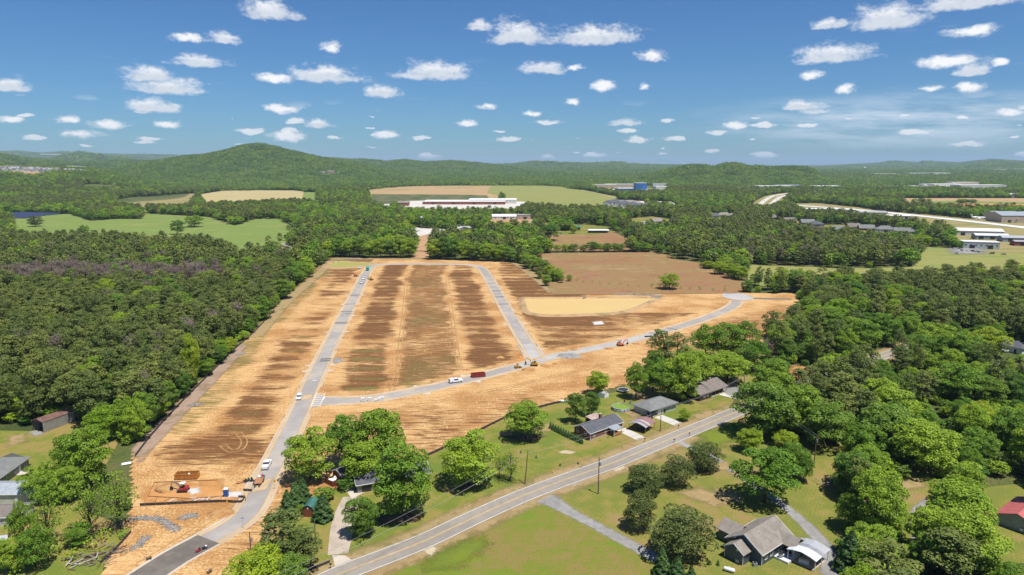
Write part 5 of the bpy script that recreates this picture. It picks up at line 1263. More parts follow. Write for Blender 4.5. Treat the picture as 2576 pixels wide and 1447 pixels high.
for x in (-L/2+.1, L/2-.1): MB().box((x, -W_/2-.05, 1.4), (.1, .1, 2.6)).build('downpipe', M['trim'], r)
# lean-to behind it
t = empty('open_shed', at(1494,1063), math.radians(40), 'open shed with a rust striped tin roof behind the brick house', 'shed')
MB().box((0, 0, 2.3), (5.6, 3.6, .08), rx=.12).build('roof', M['tinstripe'], t)
for x in (-2.6, 0, 2.6):
    for y in (-1.6, 1.6): MB().box((x, y, 1.15+.12*y), (.14, .14, 2.3)).build('post', M['wood'], t)
MB().box((0, 1.6, .9), (5.2, .06, 1.4)).build('back_wall', M['redwood'], t)
# metal carport with four panels
def carport(name, A, B, C, label, h, panels, wood, arch=.9):
    a, b, c = at(*A), at(*B), at(*C); d = (c-b); L = d.length; d.normalize(); W2 = (b-a).length; ctr = (a+c)/2
    r = empty(name, ctr, math.atan2(d.y, d.x), label, 'carport'); n = len(panels)
    for s in (-1, 1):
        for x in (-.5, 0, .5): MB().box((x*L, s*W2/2, h/2), (.14, .14, h)).build('post', wood, r)
        MB().box((0, s*W2/2, h-.05), (L+.2, .16, .2)).build('beam', wood, r)
    for k, mm in enumerate(panels):
        x0, x1 = -L/2-.3+(L+.6)*k/n, -L/2-.3+(L+.6)*(k+1)/n-.012
        for s in (-1, 1):
            v = [(x, s*y, z) for x in (x0, x1) for y, z in ((0, h+arch), (W2*.32, h+arch*.62), (W2/2+.35, h-.05), (W2/2+.35, h-.10), (0, h+arch-.06))]
            mb = MB(); mb.v = v; mb.f = [[0, 1, 6, 5], [1, 2, 7, 6], [2, 3, 8, 7], [3, 4, 9, 8], [0, 4, 3, 2, 1], [5, 6, 7, 8, 9]]; mb.build('roof_panel', mm, r)
    return r
M['tinred'] = paint('rust_red_tin', (0.300, 0.160, 0.150), .5, .3, 2.0, metal=.2); M['tinpale'] = paint('pale_tin', (0.450, 0.460, 0.480), .4, .12, metal=.3); M['tingrey'] = paint('grey_tin', (0.300, 0.310, 0.330), .45, .12, metal=.3); M['tinwhite'] = paint('white_tin', (0.600, 0.620, 0.640), .4, .06, metal=.1)
carport('carport', (1585,1080), (1620,1094), (1643,1079), 'timber carport with a rust mottled metal roof beside the brick house', 2.5, [M['tinpale'], M['tinred'], M['tinpale'], M['tinred'], M['tinred'], M['tinred']], M['wood'], 1.0)
p = at(1613,1081); t = empty('utility_trailer', p, .6, 'dark utility trailer parked under the timber carport', 'trailer'); MB().box((0, 0, .6), (3.2, 1.6, .3)).build('bed', M['blackpaint'], t)
for s in (-1, 1): q = MB().tube([(0, s*.85, .35), (0, s*1.02, .35)], .33, 10).build('wheel', M['rubber'], t)
MB().tube([(1.6, 0, .5), (2.7, 0, .45)], .05, 6).build('drawbar', M['steel'], t)
# hipped grey house with a built-in carport
r, L = house_at('hipped_house', (1635,1051), (1701,1030), 8.2, 'pale grey bungalow with a hipped grey roof and open carport end'); W_ = 8.2
x0 = -L/2+4.6; MB().box(((x0+L/2)/2, 0, 1.35), (L/2-x0, W_-.3, 2.7)).build('wall', M['sagesiding'], r); hip_roof(r, L, W_, 2.7, 2.0, M['greyroof'], .65)
MB().box((-L/2+.1, .9, 1.35), (.2, W_-2.2, 2.7)).build('carport_wall', M['sagesiding'], r); MB().box((-L/2+2.3, W_/2-.2, 1.35), (4.5, .2, 2.7)).build('back_wall', M['sagesiding'], r)
for x in (-L/2+.15, -L/2+4.4): MB().box((x, -W_/2+.15, 1.35), (.16, .16, 2.7)).build('post', M['trim'], r)
MB().box((0, -W_/2-.6, 2.72), (L+1.3, .08, .2)).build('gutter', M['trim'], r); MB().box((-L/2-.62, 0, 2.72), (.08, W_+1.2, .2)).build('gutter', M['trim'], r)
openings(r, [('f', L*.06, .05, .95, 2.1, 'dark'), ('f', L*.22, 1.1, 1.2, 1.25), ('f', L*.41, 1.1, 1.1, 1.25), ('f', -L*.10, .05, 1.0, 2.1, 'door')], L, W_-.3, M['blackpaint'])
for x, y in ((-3, 1.4), (-.5, 1.2), (2, 1.6)): MB().box((x, y, 4.0), (.35, .35, .25)).build('roof_vent', M['blackpaint'], r)
MB().box((-L/2+2.2, 0, .04), (4.6, W_-.4, .08)).build('carport_floor', M['drive'], r)
# dark brown house
r, L = house_at('brown_house', (1757,1009), (1824,986), 8.5, 'dark brown house with a brown shingle roof and a long front porch'); W_ = 8.5
walls(r, L*.42, W_, 2.7, 1.5, M['darkwood']).location = (-L*.29, -.6, 0); rf = gable_roof(r, L*.42, W_, 2.7, 1.5, M['brownroof'], .5); rf.location = (-L*.29, -.6, 0)
walls(r, L*.58, W_, 2.9, 1.8, M['darkwood'], 'main_wall').location = (L*.21, .9, 0); rf = gable_roof(r, L*.58, W_+1.9, 2.75, 2.1, M['brownroof'], .5, name='main_roof'); rf.location = (L*.21, .3, 0)
MB().box((L*.26, .5, 5.1), (.8, .6, 1.4)).build('chimney', M['tanwall'], r); MB().box((L*.21, -W_/2+.2, .15), (L*.58, 1.6, .3)).build('porch_floor', M['concrete'], r)
for k in range(5): MB().box((-L*.06+k*L*.137, -W_/2-.5, 1.4), (.2, .2, 2.7)).build('porch_post', M['wood'], r)
openings(r, [('f', -L*.33, 1.1, 1.1, 1.2), ('l', .9, 1.2, .9, 1.1), ('f', -L*.21, 1.1, .8, 1.2)], L, W_+1.1)
walls(r, 6, 5, 2.3, 1.0, M['darkwood'], 'rear_wing_wall').location = (-L*.12, W_/2+2.2, 0); gable_roof(r, 6, 5, 2.3, 1.0, M['brownroof'], .4, name='rear_wing_roof').location = (-L*.12, W_/2+2.2, 0)
patch('mulch_bed', [(1752,1013),(1770,1010),(1800,1000),(1798,1004),(1768,1016)], M['straw_soft'], .06)
# white garden shed
r, L = house_at('garden_shed', (1521,1003), (1531,999), 3.4, 'small white garden shed at the back of the lawn', 'shed'); W_ = 3.4
s_ = walls(r, 3.4, L, 1.9, .5, M['whitepaint']); s_.rotation_euler = (0, 0, math.pi/2); g_ = gable_roof(r, 3.4, L, 1.9, .5, M['greyflat'], .12, .06); g_.rotation_euler = (0, 0, math.pi/2)
for s in (-1, 1): MB().box((s*.42, -W_/2-.03, 1.0), (.8, .05, 1.7)).build('door', M['trim'], r)
# pool and trampoline
t = empty('swimming_pool', at(1562,1030), 0, 'round above-ground pool with green water', 'pool'); P3 = 3.4
ring = [Vector((P3*math.cos(a), P3*math.sin(a), 0)) for a in np.linspace(0, 2*math.pi, 41)]
wall_strip('wall', ring, .1, 0, 1.25, M['tingrey'], t); wall_strip('rim', ring, .2, 1.22, 1.28, M['tinpale'], t)
MB().poly([(p.x*.985, p.y*.985, 1.02) for p in ring[:-1]]).build('water', M['pool'], t)
for k in range(14): a = 2*math.pi*k/14; MB().box((3.5*math.cos(a), 3.5*math.sin(a), .62), (.14, .2, 1.24), rz=a).build('upright', M['steel'], t)
t = empty('trampoline', at(1567,985), 0, 'round trampoline with a pale rim behind the lawn tree', 'trampoline'); ring = [Vector((2.3*math.cos(a), 2.3*math.sin(a), 0)) for a in np.linspace(0, 2*math.pi, 33)]
wall_strip('rim', ring, .28, .85, .93, M['sagesiding'], t); MB().poly([(p.x*.92, p.y*.92, .86) for p in ring[:-1]]).build('mat', M['blackpaint'], t)
for k in range(6): a = math.pi*k/3; MB().tube([(2.3*math.cos(a), 2.3*math.sin(a), 0), (2.3*math.cos(a), 2.3*math.sin(a), 2.5)], .05, 5).build('leg', M['steel'], t)
# grey house under the huge tree
r, L = house_at('grey_house', (900,1241), (1080,1209), 8.0, 'taupe house with a slate roof, mostly hidden by the huge tree'); W_ = 8.0
walls(r, L, W_, 2.6, 1.6, M['greysiding']); gable_roof(r, L, W_, 2.6, 1.6, M['slate'], .5, trim=M['trim'])
openings(r, [('l', 1.6, 1.0, .9, 1.2), ('f', -L*.38, .05, 2.6, 2.1, 'dark'), ('f', -L*.1, 1.0, 1.2, 1.2), ('f', L*.1, .05, 1, 2.1, 'door'), ('f', L*.3, 1, 1.2, 1.2), ('r', 0, 1, 1, 1.2)], L, W_)
MB().box((2, -W_/2-1.2, .2), (6, 2.2, .3)).build('porch_floor', M['brick'], r)
# red outbuilding with fence
r, L = house_at('red_outbuilding', (864,1216), (894,1204), 5.2, 'small red outbuilding with a grey gable roof beside the grey house', 'outbuilding'); W_ = 5.2
walls(r, 4.4, W_, 2.3, 1.1, M['redwood']); gable_roof(r, 4.4, W_, 2.3, 1.1, M['slate'], .4, trim=M['trim']); openings(r, [('f', .3, .02, .9, 2.0, 'door'), ('f', -1.2, .9, .7, 1.1), ('f', 1.5, .9, .6, 1.1)], 4.4, W_)
lt = empty('red_lean_to', at(908,1200), math.radians(40), 'open red lean-to with a tin roof right of the red outbuilding', 'lean-to'); MB().box((0, 0, 2.2), (4, 3, .08), rx=.1).build('roof', M['tinred'], lt); MB().box((0, 1.3, 1), (3.8, .06, 2)).build('back_wall', M['redwood'], lt); MB().box((0, -1.35, .5), (3.8, .06, 1)).build('railing', M['redfence'], lt)
for x in (-1.8, 1.8): MB().box((x, -1.35, 1.1), (.14, .14, 2.2)).build('post', M['redwood'], lt)
fp = Wv([(826,1208),(818,1216),(838,1226),(866,1211)]); fe = empty('picket_enclosure', fp[0], 0, 'red board fence enclosing a storage corner', 'fence')
for a, b in zip(fp[:-1], fp[1:]):
    n = int((b-a).length/.5)
    for k in range(n):
        p0, p1 = a.lerp(b, k/n)-fp[0], a.lerp(b, (k+.93)/n)-fp[0]; c = (p0+p1)/2
        MB().box((c.x, c.y, .85+.02*(k % 3)), ((p1-p0).length, .05, 1.7+.04*(k % 3)), rz=math.atan2((b-a).y, (b-a).x)).build('board', M['redfence'], fe)
bx = empty('covered_stack', at(838,1214), .6, 'pale tarpaulin over stored goods inside the red fence', 'tarpaulin'); MB().box((0, 0, .55), (2.4, 1.6, 1.0), rx=.1).build('cover', M['paverwrap'], bx); MB().box((.9, .6, 1.2), (.7, .7, .5), rz=.5).build('bundle', M['whitepaint'], bx)
# gambrel garden barn
t = empty('garden_barn', (at(760,1301)+at(788,1301))/2+Vector((.3, 2.3, 0)), math.radians(86), 'small dark red barn with a green gambrel roof', 'barn'); W2, L2 = 3.0, 4.6
prof = [(-1.5, .1), (1.5, .1), (1.5, 1.9), (1.1, 2.75), (0, 3.25), (-1.1, 2.75), (-1.5, 1.9)]
mb = MB(); mb.v = [(-L2/2, y, z) for y, z in prof]+[(L2/2, y, z) for y, z in prof]; mb.f = [[6, 5, 4, 3, 2, 1, 0], [7, 8, 9, 10, 11, 12, 13], [0, 1, 8, 7], [1, 2, 9, 8], [6, 0, 7, 13]]; mb.build('wall', M['redwood'], t)
mb = MB()
for s in (-1, 1):
    for (y0, z0), (y1, z1) in (((1.66, 1.82), (1.16, 2.84)), ((1.16, 2.84), (0, 3.38))):
        i = len(mb.v); mb.v += [(x, s*y, z+dz) for x in (-L2/2-.2, L2/2+.2) for y, z in ((y0, z0), (y1, z1)) for dz in (0, .06)]; mb.f += [[i+q for q in F_] for F_ in ([0, 1, 3, 2], [4, 6, 7, 5], [1, 5, 7, 3], [0, 2, 6, 4], [2, 3, 7, 6], [0, 4, 5, 1])]
mb.build('roof', M['greenroof'], t)
for s in (-.42, .42): MB().box((-L2/2-.03, s, 1.1), (.05, .8, 1.9)).build('door', M['redfence'], t)
MB().box((-L2/2-.05, 0, 2.45), (.06, .35, .3)).build('vent', M['trim'], t)
# long metal building at the left
r, L = house_at('metal_building', (110,1089), (189,1060), 5.4, 'long grey metal building with a brown roof on the left lawn', 'building'); W_ = 5.4
for y in (-1, 1): MB().box((0, y*W_/2, 1.9), (L, .1, 3.8)).build('side_wall', M['greymetal'], r)
MB().box((L/2-.05, 0, 1.9), (.1, W_, 3.8)).build('end_wall', M['greymetal'], r); gable_roof(r, L, W_, 3.8, .9, M['brownmetal'], .15, .1)
mb = MB().poly([(-L/2, -W_/2, 3.8), (-L/2, 0, 4.7), (-L/2, W_/2, 3.8)]); mb.build('gable_panel', M['brownmetal'], r)
for y in (-1, 0, 1): MB().box((-L/2+.08, y*(W_/2-.1), 1.9), (.16, .16, 3.8)).build('frame_post', M['blackpaint'], r)
patch('gravel_pad', [(72,1088),(95,1082),(112,1092),(90,1097)], M['gravel_soft'], .05)
# houses at the left edge
r, L = house_at('corner_house', (0,1226), (74,1172), 9.0, 'grey shingled house cut off by the left edge', extend=9); W_ = 9.0
walls(r, L, W_, 2.6, 1.9, M['greysiding']); hip_roof(r, L, W_, 2.6, 2.3, M['greyroof'], .6); openings(r, [('f', L*.42, .9, .9, 1.2), ('f', L*.30, .05, 1.0, 2.1, 'door'), ('f', L*.20, 1, .9, 1.2), ('f', 0, 1, 1.1, 1.2), ('r', 1, 1, 1, 1.2)], L, W_)
MB().box((L*.3, -W_/2-1.1, .06), (4, 2.2, .12)).build('patio', M['concrete'], r); ac = empty('air_conditioner', at(32,1186), 0, 'small white air conditioner beside the corner house', 'air conditioner'); MB().box((0, 0, .45), (.9, .9, .8)).build('case', M['plasticwhite'], ac); MB().tube([(0, 0, .84), (0, 0, .9)], .36, 12).build('fan_grille', M['blackpaint'], ac)
g = empty('barbecue_grill', at(66,1184), .5, 'black covered grill on the patio of the corner house', 'grill'); MB().box((0, 0, .55), (1.3, .7, 1.0)).build('body', M['blackpaint'], g); MB().box((0, 0, 1.12), (1.2, .5, .2)).build('lid', M['blackpaint'], g)
for A, B, W_, lab, wl, rf, h in (((0,1268), (87,1267), 7.5, 'striped cream outbuilding with a pale metal roof at the left edge', 'creamsiding', 'metalroof', 2.9), ((0,1325), (50,1322), 7.0, 'cream outbuilding with a brown roof, nearest at the left edge', 'creamsiding', 'brownroof', 2.6)):
    r, L = house_at('outbuilding', A, B, W_, lab, 'outbuilding', extend=6); walls(r, L, W_, h, 1.3, M[wl]); gable_roof(r, L, W_, h, 1.3, M[rf], .35, trim=M['trim'])
    if 'brown' in lab: openings(r, [('f', L*.36, 1.0, 1.1, .7), ('f', L*.12, 1.0, 1.1, .7), ('r', 0, 1, 1, 1)], L, W_)
    else: openings(r, [('f', L*.2, .05, .9, 2.0, 'door'), ('r', 0, 1, 1, 1)], L, W_)
sh = empty('little_shed', at(5,1372), .3, 'small blue-grey tin roofed shed cut off by the left edge', 'shed'); walls(sh, 3, 2.6, 1.9, .6, M['tingrey']); gable_roof(sh, 3, 2.6, 1.9, .6, M['tinpale'], .2, .06)
# blue-grey house at lower right
r, L = house_at('blue_house', (1915,1424), (1988,1375), 9.2, 'blue-grey house with a weathered brown roof at the lower right'); W_ = 9.2
walls(r, L, W_, 3.1, 2.9, M['bluegrey']); gable_roof(r, L, W_, 3.1, 2.9, M['tanroof'], .45, trim=M['trim'])
wg = walls(r, 4.0, 4.8, 2.9, 1.6, M['bluegrey'], 'wing_wall'); wg.location = (-L/2-1.3, .6, 0); wr = gable_roof(r, 4.0, 4.8, 2.9, 1.6, M['tanroof'], .4, name='wing_roof', trim=None); wr.location = (-L/2-1.3, .6, 0)
for s in (-1, 1): MB().box((-L/2-3.74, .6+s*1.42, 3.72), (.08, 3.3, .24), rx=-s*math.atan2(1.6, 2.4)).build('barge_board', M['trim'], r)
for y in (-1.8, 3.0): MB().box((-L/2-3.32, y, 1.45), (.12, .12, 2.9)).build('corner_board', M['trim'], r)
for x in (-L/2, L/2): MB().box((x, -W_/2-.02, 1.5), (.14, .14, 3.0)).build('corner_board', M['trim'], r)
wl = walls(r, 5.0, 5.4, 3.0, 1.7, M['bluegrey'], 'rear_wing_wall'); wl.location = (-L*.12, W_/2+1.4, 0); wl.rotation_euler = (0, 0, math.pi/2); wl = gable_roof(r, 5.0, 5.4, 3.0, 1.7, M['tanroof'], .4, name='rear_wing_roof'); wl.location = (-L*.12, W_/2+1.4, 0); wl.rotation_euler = (0, 0, math.pi/2)
pw = gable_roof(r, 4.6, 4.6, 2.9, 1.5, M['tanroof'], .35, name='porch_roof'); pw.location = (L*.32, -W_/2-1.0, 0); pw.rotation_euler = (0, 0, math.pi/2)
openings(r, [('l', -2.6, 3.9, .5, .6, 'vent'), ('f', -L*.36, 1.0, .9, 1.5), ('f', -L*.18, 1.0, .9, 1.5), ('f', 0, .3, 1.6, 2.1, 'dark'), ('f', L*.2, 1.0, .9, 1.4), ('r', 1, 1, 1.2, 1.4)], L, W_)
MB().box((-L/2-3.33, -.3, 3.3), (.06, .45, .55)).build('vent', M['trim'], r); MB().box((-L/2-3.33, -.4, .45), (.06, .9, .7)).build('hatch', M['palewall'], r); MB().box((-L/2-1.3, -1.84, 1.9), (.9, .05, 1.1)).build('window', M['glass'], r)
for x in (L*.32-2.1, L*.32+2.1): MB().box((x, -W_/2-3.1, 1.45), (.16, .16, 2.9)).build('porch_post', M['trim'], r)
for x, y, z in ((-2.5, -1.5, 5.3), (.5, -2.4, 4.6)): MB().tube([(x, y, z-.5), (x, y, z+.35)], .09, 8).build('roof_pipe', M['tinwhite'], r)
MB().box((L*.12, -W_/2-1.9, .3), (5.6, 3.6, .5)).build('deck', M['tinwhite'], r)
for k, (x, y, h_) in enumerate(((-.6, -6.0, 1.1), (.9, -5.4, .7), (2.0, -6.9, .6), (3.0, -5.6, .9))):
    q = empty('patio_item', r.matrix_basis @ Vector((x, y, .55)), k*.7, ('covered grill at the left of the white deck', 'low table on the white deck', 'dark planter at the deck edge', 'stacked chairs on the deck by the porch post')[k], ('grill', 'table', 'planter', 'chairs')[k]); MB().box((0, 0, h_*.5), (.8, .6, h_*.8)).build('body', M['blackpaint'] if k % 2 else M['tingrey'], q); MB().box((0, 0, h_*.95), (.95, .7, .08)).build('top', M['blackpaint'], q)
carport('carport', (1982,1409), (2048,1440), (2081,1411), 'white framed metal carport beside the blue-grey house', 2.9, [M['tinwhite'], M['tinwhite'], M['tingrey'], M['tinpale'], M['tinpale']], M['trim'], .75)
sheet('carport_slab', [(1990,1412),(2046,1436),(2078,1412),(2030,1394)], M['drive'], .07)
q = empty('chest_freezer', at(2022,1418), math.radians(-30), 'white chest standing under the white framed carport', 'chest'); MB().box((0, 0, .5), (2.2, .9, .75)).build('body', M['plasticwhite'], q); MB().box((0, 0, .92), (2.25, .95, .1)).build('lid', M['plasticwhite'], q)
q = empty('air_conditioner', at(1899,1424), 0, 'grey air conditioner against the blue-grey house', 'air conditioner'); MB().box((0, 0, .45), (.9, .9, .85)).build('case', M['tingrey'], q); MB().tube([(0, 0, .88), (0, 0, .95)], .36, 12).build('fan_grille', M['blackpaint'], q)
q = empty('propane_tank', at(1834,1439), math.radians(-28), 'white propane tank lying on the lawn by the blue-grey house', 'tank'); MB().tube([(-1.3, 0, .65), (-1.22, 0, .65), (-1.05, 0, .65), (1.05, 0, .65), (1.22, 0, .65), (1.3, 0, .65)], [.05, .3, .46, .46, .3, .05], 14).build('shell', M['plasticwhite'], q, True); MB().tube([(0, 0, 1.08), (0, 0, 1.26)], .16, 8).build('valve_cover', M['plasticwhite'], q)
for x in (-.8, .8): MB().box((x, 0, .12), (.2, .8, .24)).build('saddle', M['blockwall'], q)
# red roofed house at the right edge
r, L = house_at('red_roofed_house', (2512,1320), (2600,1352), 14, 'slate blue house with a red metal roof at the right edge'); W_ = 14
a = walls(r, W_, L+1, 3.0, 1.7, M['bluewall']); a.rotation_euler = (0, 0, math.pi/2); a = gable_roof(r, W_, L+1, 3.0, 1.7, M['redroof'], .6); a.rotation_euler = (0, 0, math.pi/2); MB().box((1.2, -W_/2-.15, .9), (.7, .3, .5)).build('wall_unit', M['plasticwhite'], r); openings(r, [('l', -4, 1, 1, 1.2), ('l', 1, 1, 1, 1.2)], L+1, W_)
r, L = house_at('shaded_house', (2515,880), (2570,893), 9, 'white walled house with a slate roof in the trees at the right edge'); walls(r, L, 9, 2.8, 2, M['whitepaint']); hip_roof(r, L, 9, 2.8, 2.4, M['slate'], .5); openings(r, [('f', -2, 1, 1, 1.2), ('f', 2, .05, 1, 2.1, 'dark')], L, 9)
# ------------------------------------------------------------------ vehicles
def wheel(root, x, y, r, w=.26):
    q = MB().tube([(x, y-w/2, r), (x, y+w/2, r)], r, 14).build('wheel', M['rubber'], root); s = 1 if y > 0 else -1
    MB().tube([(x, y+s*(w/2), r), (x, y+s*(w/2+.02), r)], r*.58, 10).build('rim', M['steel'], q)
def car(label, loc, rz, kind='suv', col='carwhite', group=None):
    nm, cat, L, W2 = {'suv': ('parked_car', 'car', 4.8, 1.95), 'sedan': ('parked_car', 'car', 4.7, 1.85), 'pickup': ('pickup_truck', 'pickup', 5.9, 2.05)}[kind]
    r = empty(nm, loc, rz, label, cat, group); c = M[col]; h = L/2; b = M['glass']
    ins = lambda z: 0.0 if z < .95 else .16*(z-.95)/.7
    if kind == 'suv':
        body = [(-h, .42), (h-.1, .42), (h, .6), (h-.05, .88), (h-.45, 1.0), (.95, 1.08), (-h+.05, 1.12), (-h, .8)]; cab = [(1.0, 1.06), (.35, 1.62), (-h+.45, 1.66), (-h+.12, 1.1)]; roof = [(.38, 1.61), (.3, 1.69), (-h+.5, 1.73), (-h+.35, 1.64)]
    elif kind == 'sedan':
        body = [(-h, .38), (h-.1, .38), (h, .55), (h-.05, .74), (h-.5, .86), (.95, .93), (-1.35, .96), (-h+.08, .9), (-h, .7)]; cab = [(.95, .92), (.25, 1.36), (-1.0, 1.38), (-1.75, .95)]; roof = [(.28, 1.35), (.2, 1.42), (-.95, 1.44), (-1.1, 1.36)]
    else:
        body = [(-h, .5), (h-.1, .5), (h, .7), (h-.04, 1.05), (h-.4, 1.15), (1.15, 1.2), (-.85, 1.2), (-.85, .75), (-h, .75)]; cab = [(1.15, 1.18), (.55, 1.82), (-.65, 1.85), (-.85, 1.2)]; roof = [(.58, 1.8), (.5, 1.89), (-.6, 1.92), (-.75, 1.82)]
    MB().extrude_y(body, -W2/2, W2/2).build('body', c, r); MB().extrude_y(cab, -W2/2+.05, W2/2-.05, ins).build('windows', b, r); MB().extrude_y(roof, -W2/2+.16, W2/2-.16).build('roof', c, r)
    if kind == 'pickup':
        for s in (-1, 1): MB().box((-h+1.05, s*(W2/2-.05), .98), (2.1, .1, .5)).build('bed_side', c, r)
        MB().box((-h+.05, 0, .98), (.1, W2-.2, .5)).build('tailgate', c, r)
    wr = .38 if kind != 'sedan' else .33
    for x in (h-.95, -h+.95):
        for y in (-1, 1): wheel(r, x, y*(W2/2-.12), wr)
    for y in (-1, 1):
        MB().box((h-.03, y*(W2/2-.25), .78), (.08, .4, .16)).build('headlight', M['lampclear'], r); MB().box((-h+.01, y*(W2/2-.16), .95), (.08, .2, .3)).build('tail_light', M['lampred'], r); MB().box((.85 if kind != 'pickup' else 1.05, y*(W2/2+.1), 1.1), (.12, .2, .16)).build('mirror', c, r)
    return r
UP = math.radians(98)
car('white sports utility car parked on the estate street above the crossing', at(753,1003), UP+math.pi, 'suv')
t = car('white pickup with a camper shell on the loop road', at(1147,962), math.radians(22), 'pickup'); MB().box((-1.95, 0, 1.35), (1.9, 1.85, 1.15)).build('camper_shell', M['carwhite'], t); MB().box((-2.93, 0, 1.4), (.06, 1.5, .9)).build('tool_hatch', M['rust'], t)
c = at(668,1180); d = (at(673,1168)-at(652,1212)).normalized(); rz = math.atan2(d.y, d.x)
pk = car('white pickup parked on the estate street with a flatbed trailer', at(671,1174), rz, 'pickup'); MB().box((-1.9, 0, 1.05), (1.8, 1.6, .35)).build('load', M['paverwrap'], pk)
t = empty('flatbed_trailer', at(653,1212), rz, 'flatbed trailer with brown planks behind the white pickup', 'trailer'); MB().box((0, 0, .62), (5.6, 2.1, .14)).build('frame', M['blackpaint'], t)
for k in range(7): MB().box((-.6, -.9+k*.3, .72), (4.2, .27, .05)).build('plank', M['deckwood'], t)
for x in (-.6, .4):
    for s in (-1, 1): wheel(t, x, s*1.18, .36, .22)
for s in (-.6, .6): MB().box((-3.3, s, .3), (1.4, .45, .08), ry=-.42).build('ramp', M['blackpaint'], t)
MB().tube([(2.8, 0, .6), (4.0, 0, .55)], .07, 6).build('drawbar', M['blackpaint'], t)
for x, y, z, sx, sy, sz, mm in ((1.3, .3, .95, .9, .7, .45, 'plasticwhite'), (2.0, -.4, .9, .7, .8, .4, 'carred'), (1.0, -.5, .88, .8, .5, .3, 'wood'), (2.1, .5, .9, .5, .5, .4, 'plasticwhite')): MB().box((x, y, z), (sx, sy, sz), rz=x).build('tool_box', M[mm], t)
car('black car half under the carport of the hipped grey house', at(1628,1050), math.radians(-55), 'sedan', 'carblack'); car('dark car on the drive right of the brown house', at(1840,972), math.radians(15), 'sedan', 'carblack'); car('white car parked among the trees beyond the brown house', at(1846,955), math.radians(80), 'suv'); car('red car under the trees behind the brown house', at(1742,955), math.radians(-30), 'suv', 'carred')
car('dark car at the shady end of the red roofed house yard', at(2452,1275), .2, 'suv', 'carblack'); car('white pickup beside the shaded house at the right edge', at(2535,885), .2, 'pickup')
car('white pickup beside the green mixer truck', at(905,675), UP+math.pi, 'pickup'); car('white pickup in front of the dump truck on the estate street', at(914,703), UP+math.pi, 'pickup'); car('white car in the car park beyond the site', at(1055,582), .2, 'suv')
# trucks
def big_truck(label, loc, rz, cabm, kind):
    r = empty('mixer_truck' if kind == 'mixer' else 'dump_truck', loc, rz, label, 'truck')
    MB().box((0, 0, .95), (8.2, 1.0, .3)).build('chassis', M['blackpaint'], r); MB().extrude_y([(2.4, .7), (4.2, .7), (4.2, 1.7), (3.7, 1.9), (3.4, 2.9), (2.4, 2.95)], -1.2, 1.2).build('cab', M[cabm], r); MB().box((3.6, 0, 2.4), (.3, 2.0, .7), ry=-.3).build('windscreen', M['glass'], r)
    for x in (3.2, -1.4, -2.8):
        for s in (-1, 1): wheel(r, x, s*1.05, .52, .35)
    if kind == 'mixer':
        MB().tube([(1.9, 0, 1.9), (1.5, 0, 2.0), (.2, 0, 2.4), (-1.6, 0, 2.8), (-3.2, 0, 3.1), (-3.9, 0, 3.25)], [.4, .9, 1.25, 1.2, .7, .45], 16).build('drum', M[cabm], r, True); MB().box((-4.2, 0, 2.3), (.5, .6, 1.6), ry=.4).build('chute', M['steel'], r); MB().box((1.9, 0, 2.1), (.3, 1.6, 1.6)).build('drum_support', M['plasticwhite'], r)
    else:
        for s in (-1, 1): MB().box((-1.2, s*1.15, 1.9), (5.6, .1, 1.4)).build('tipper_side', M['plasticwhite'], r)
        MB().box((-1.2, 0, 1.2), (5.6, 2.2, .12)).build('tipper_floor', M['rust'], r); MB().box((1.6, 0, 2.0), (.1, 2.3, 1.6)).build('tipper_front', M['plasticwhite'], r)
    return r
big_truck('green concrete mixer truck at the far corner of the estate street', at(925,680), UP+math.pi, 'truckgreen', 'mixer'); big_truck('white dump truck driving down the estate street', at(911,713), UP+math.pi, 'carwhite', 'dump')
# excavators
def excavator(label, loc, rz, col, k=1.0, aim=0.0, canopy=True):
    r = empty('mini_excavator', loc, rz, label, 'excavator'); r.scale = (k, k, k)
    for s in (-1, 1): MB().extrude_y([(-1.15, .12), (-1.0, 0), (1.0, 0), (1.15, .12), (1.15, .42), (1.0, .52), (-1.0, .52), (-1.15, .42)], s*.78-.2, s*.78+.2).build('track', M['rubber'], r)
    MB().box((0, 0, .42), (1.3, 1.2, .26)).build('undercarriage', M['steel'], r); MB().box((1.35, 0, .3), (.12, 1.8, .42)).build('blade', M['steel'], r)
    u = MB().extrude_y([(-1.05, .58), (.9, .58), (.9, .95), (-.1, 1.02), (-.35, 1.3), (-1.0, 1.32), (-1.15, 1.0)], -.8, .8).build('upper_body', M[col], r); u.rotation_euler = (0, 0, aim)
    g = MB()
    for x, y in ((.45, .65), (.45, -.25), (-.55, .65), (-.55, -.25)): g.box((x, y, 1.62), (.08, .08, 1.35))
    g.build('cab_frame', M['blackpaint'], r).rotation_euler = (0, 0, aim); MB().box((-.05, .2, 2.34), (1.3, 1.15, .1)).build('canopy', M['plasticwhite' if col == 'machred' else col], r).rotation_euler = (0, 0, aim); MB().box((-.15, .2, 1.3), (.5, .5, .7)).build('seat', M['blackpaint'], r).rotation_euler = (0, 0, aim)
    arm = M['steel'] if col == 'machred' else M[col]
    MB().extrude_y([(.8, .85), (1.0, .8), (1.7, 1.9), (2.7, 2.45), (2.65, 2.65), (1.5, 2.15)], -.52, -.3).build('boom', arm, r).rotation_euler = (0, 0, aim); MB().extrude_y([(2.55, 2.7), (2.8, 2.5), (3.25, 1.15), (3.05, 1.1)], -.5, -.32).build('stick', arm, r).rotation_euler = (0, 0, aim); MB().extrude_y([(3.0, 1.2), (3.3, 1.1), (3.25, .55), (2.75, .4), (2.6, .7)], -.72, -.1).build('bucket', M['blackpaint'], r).rotation_euler = (0, 0, aim)
    return r
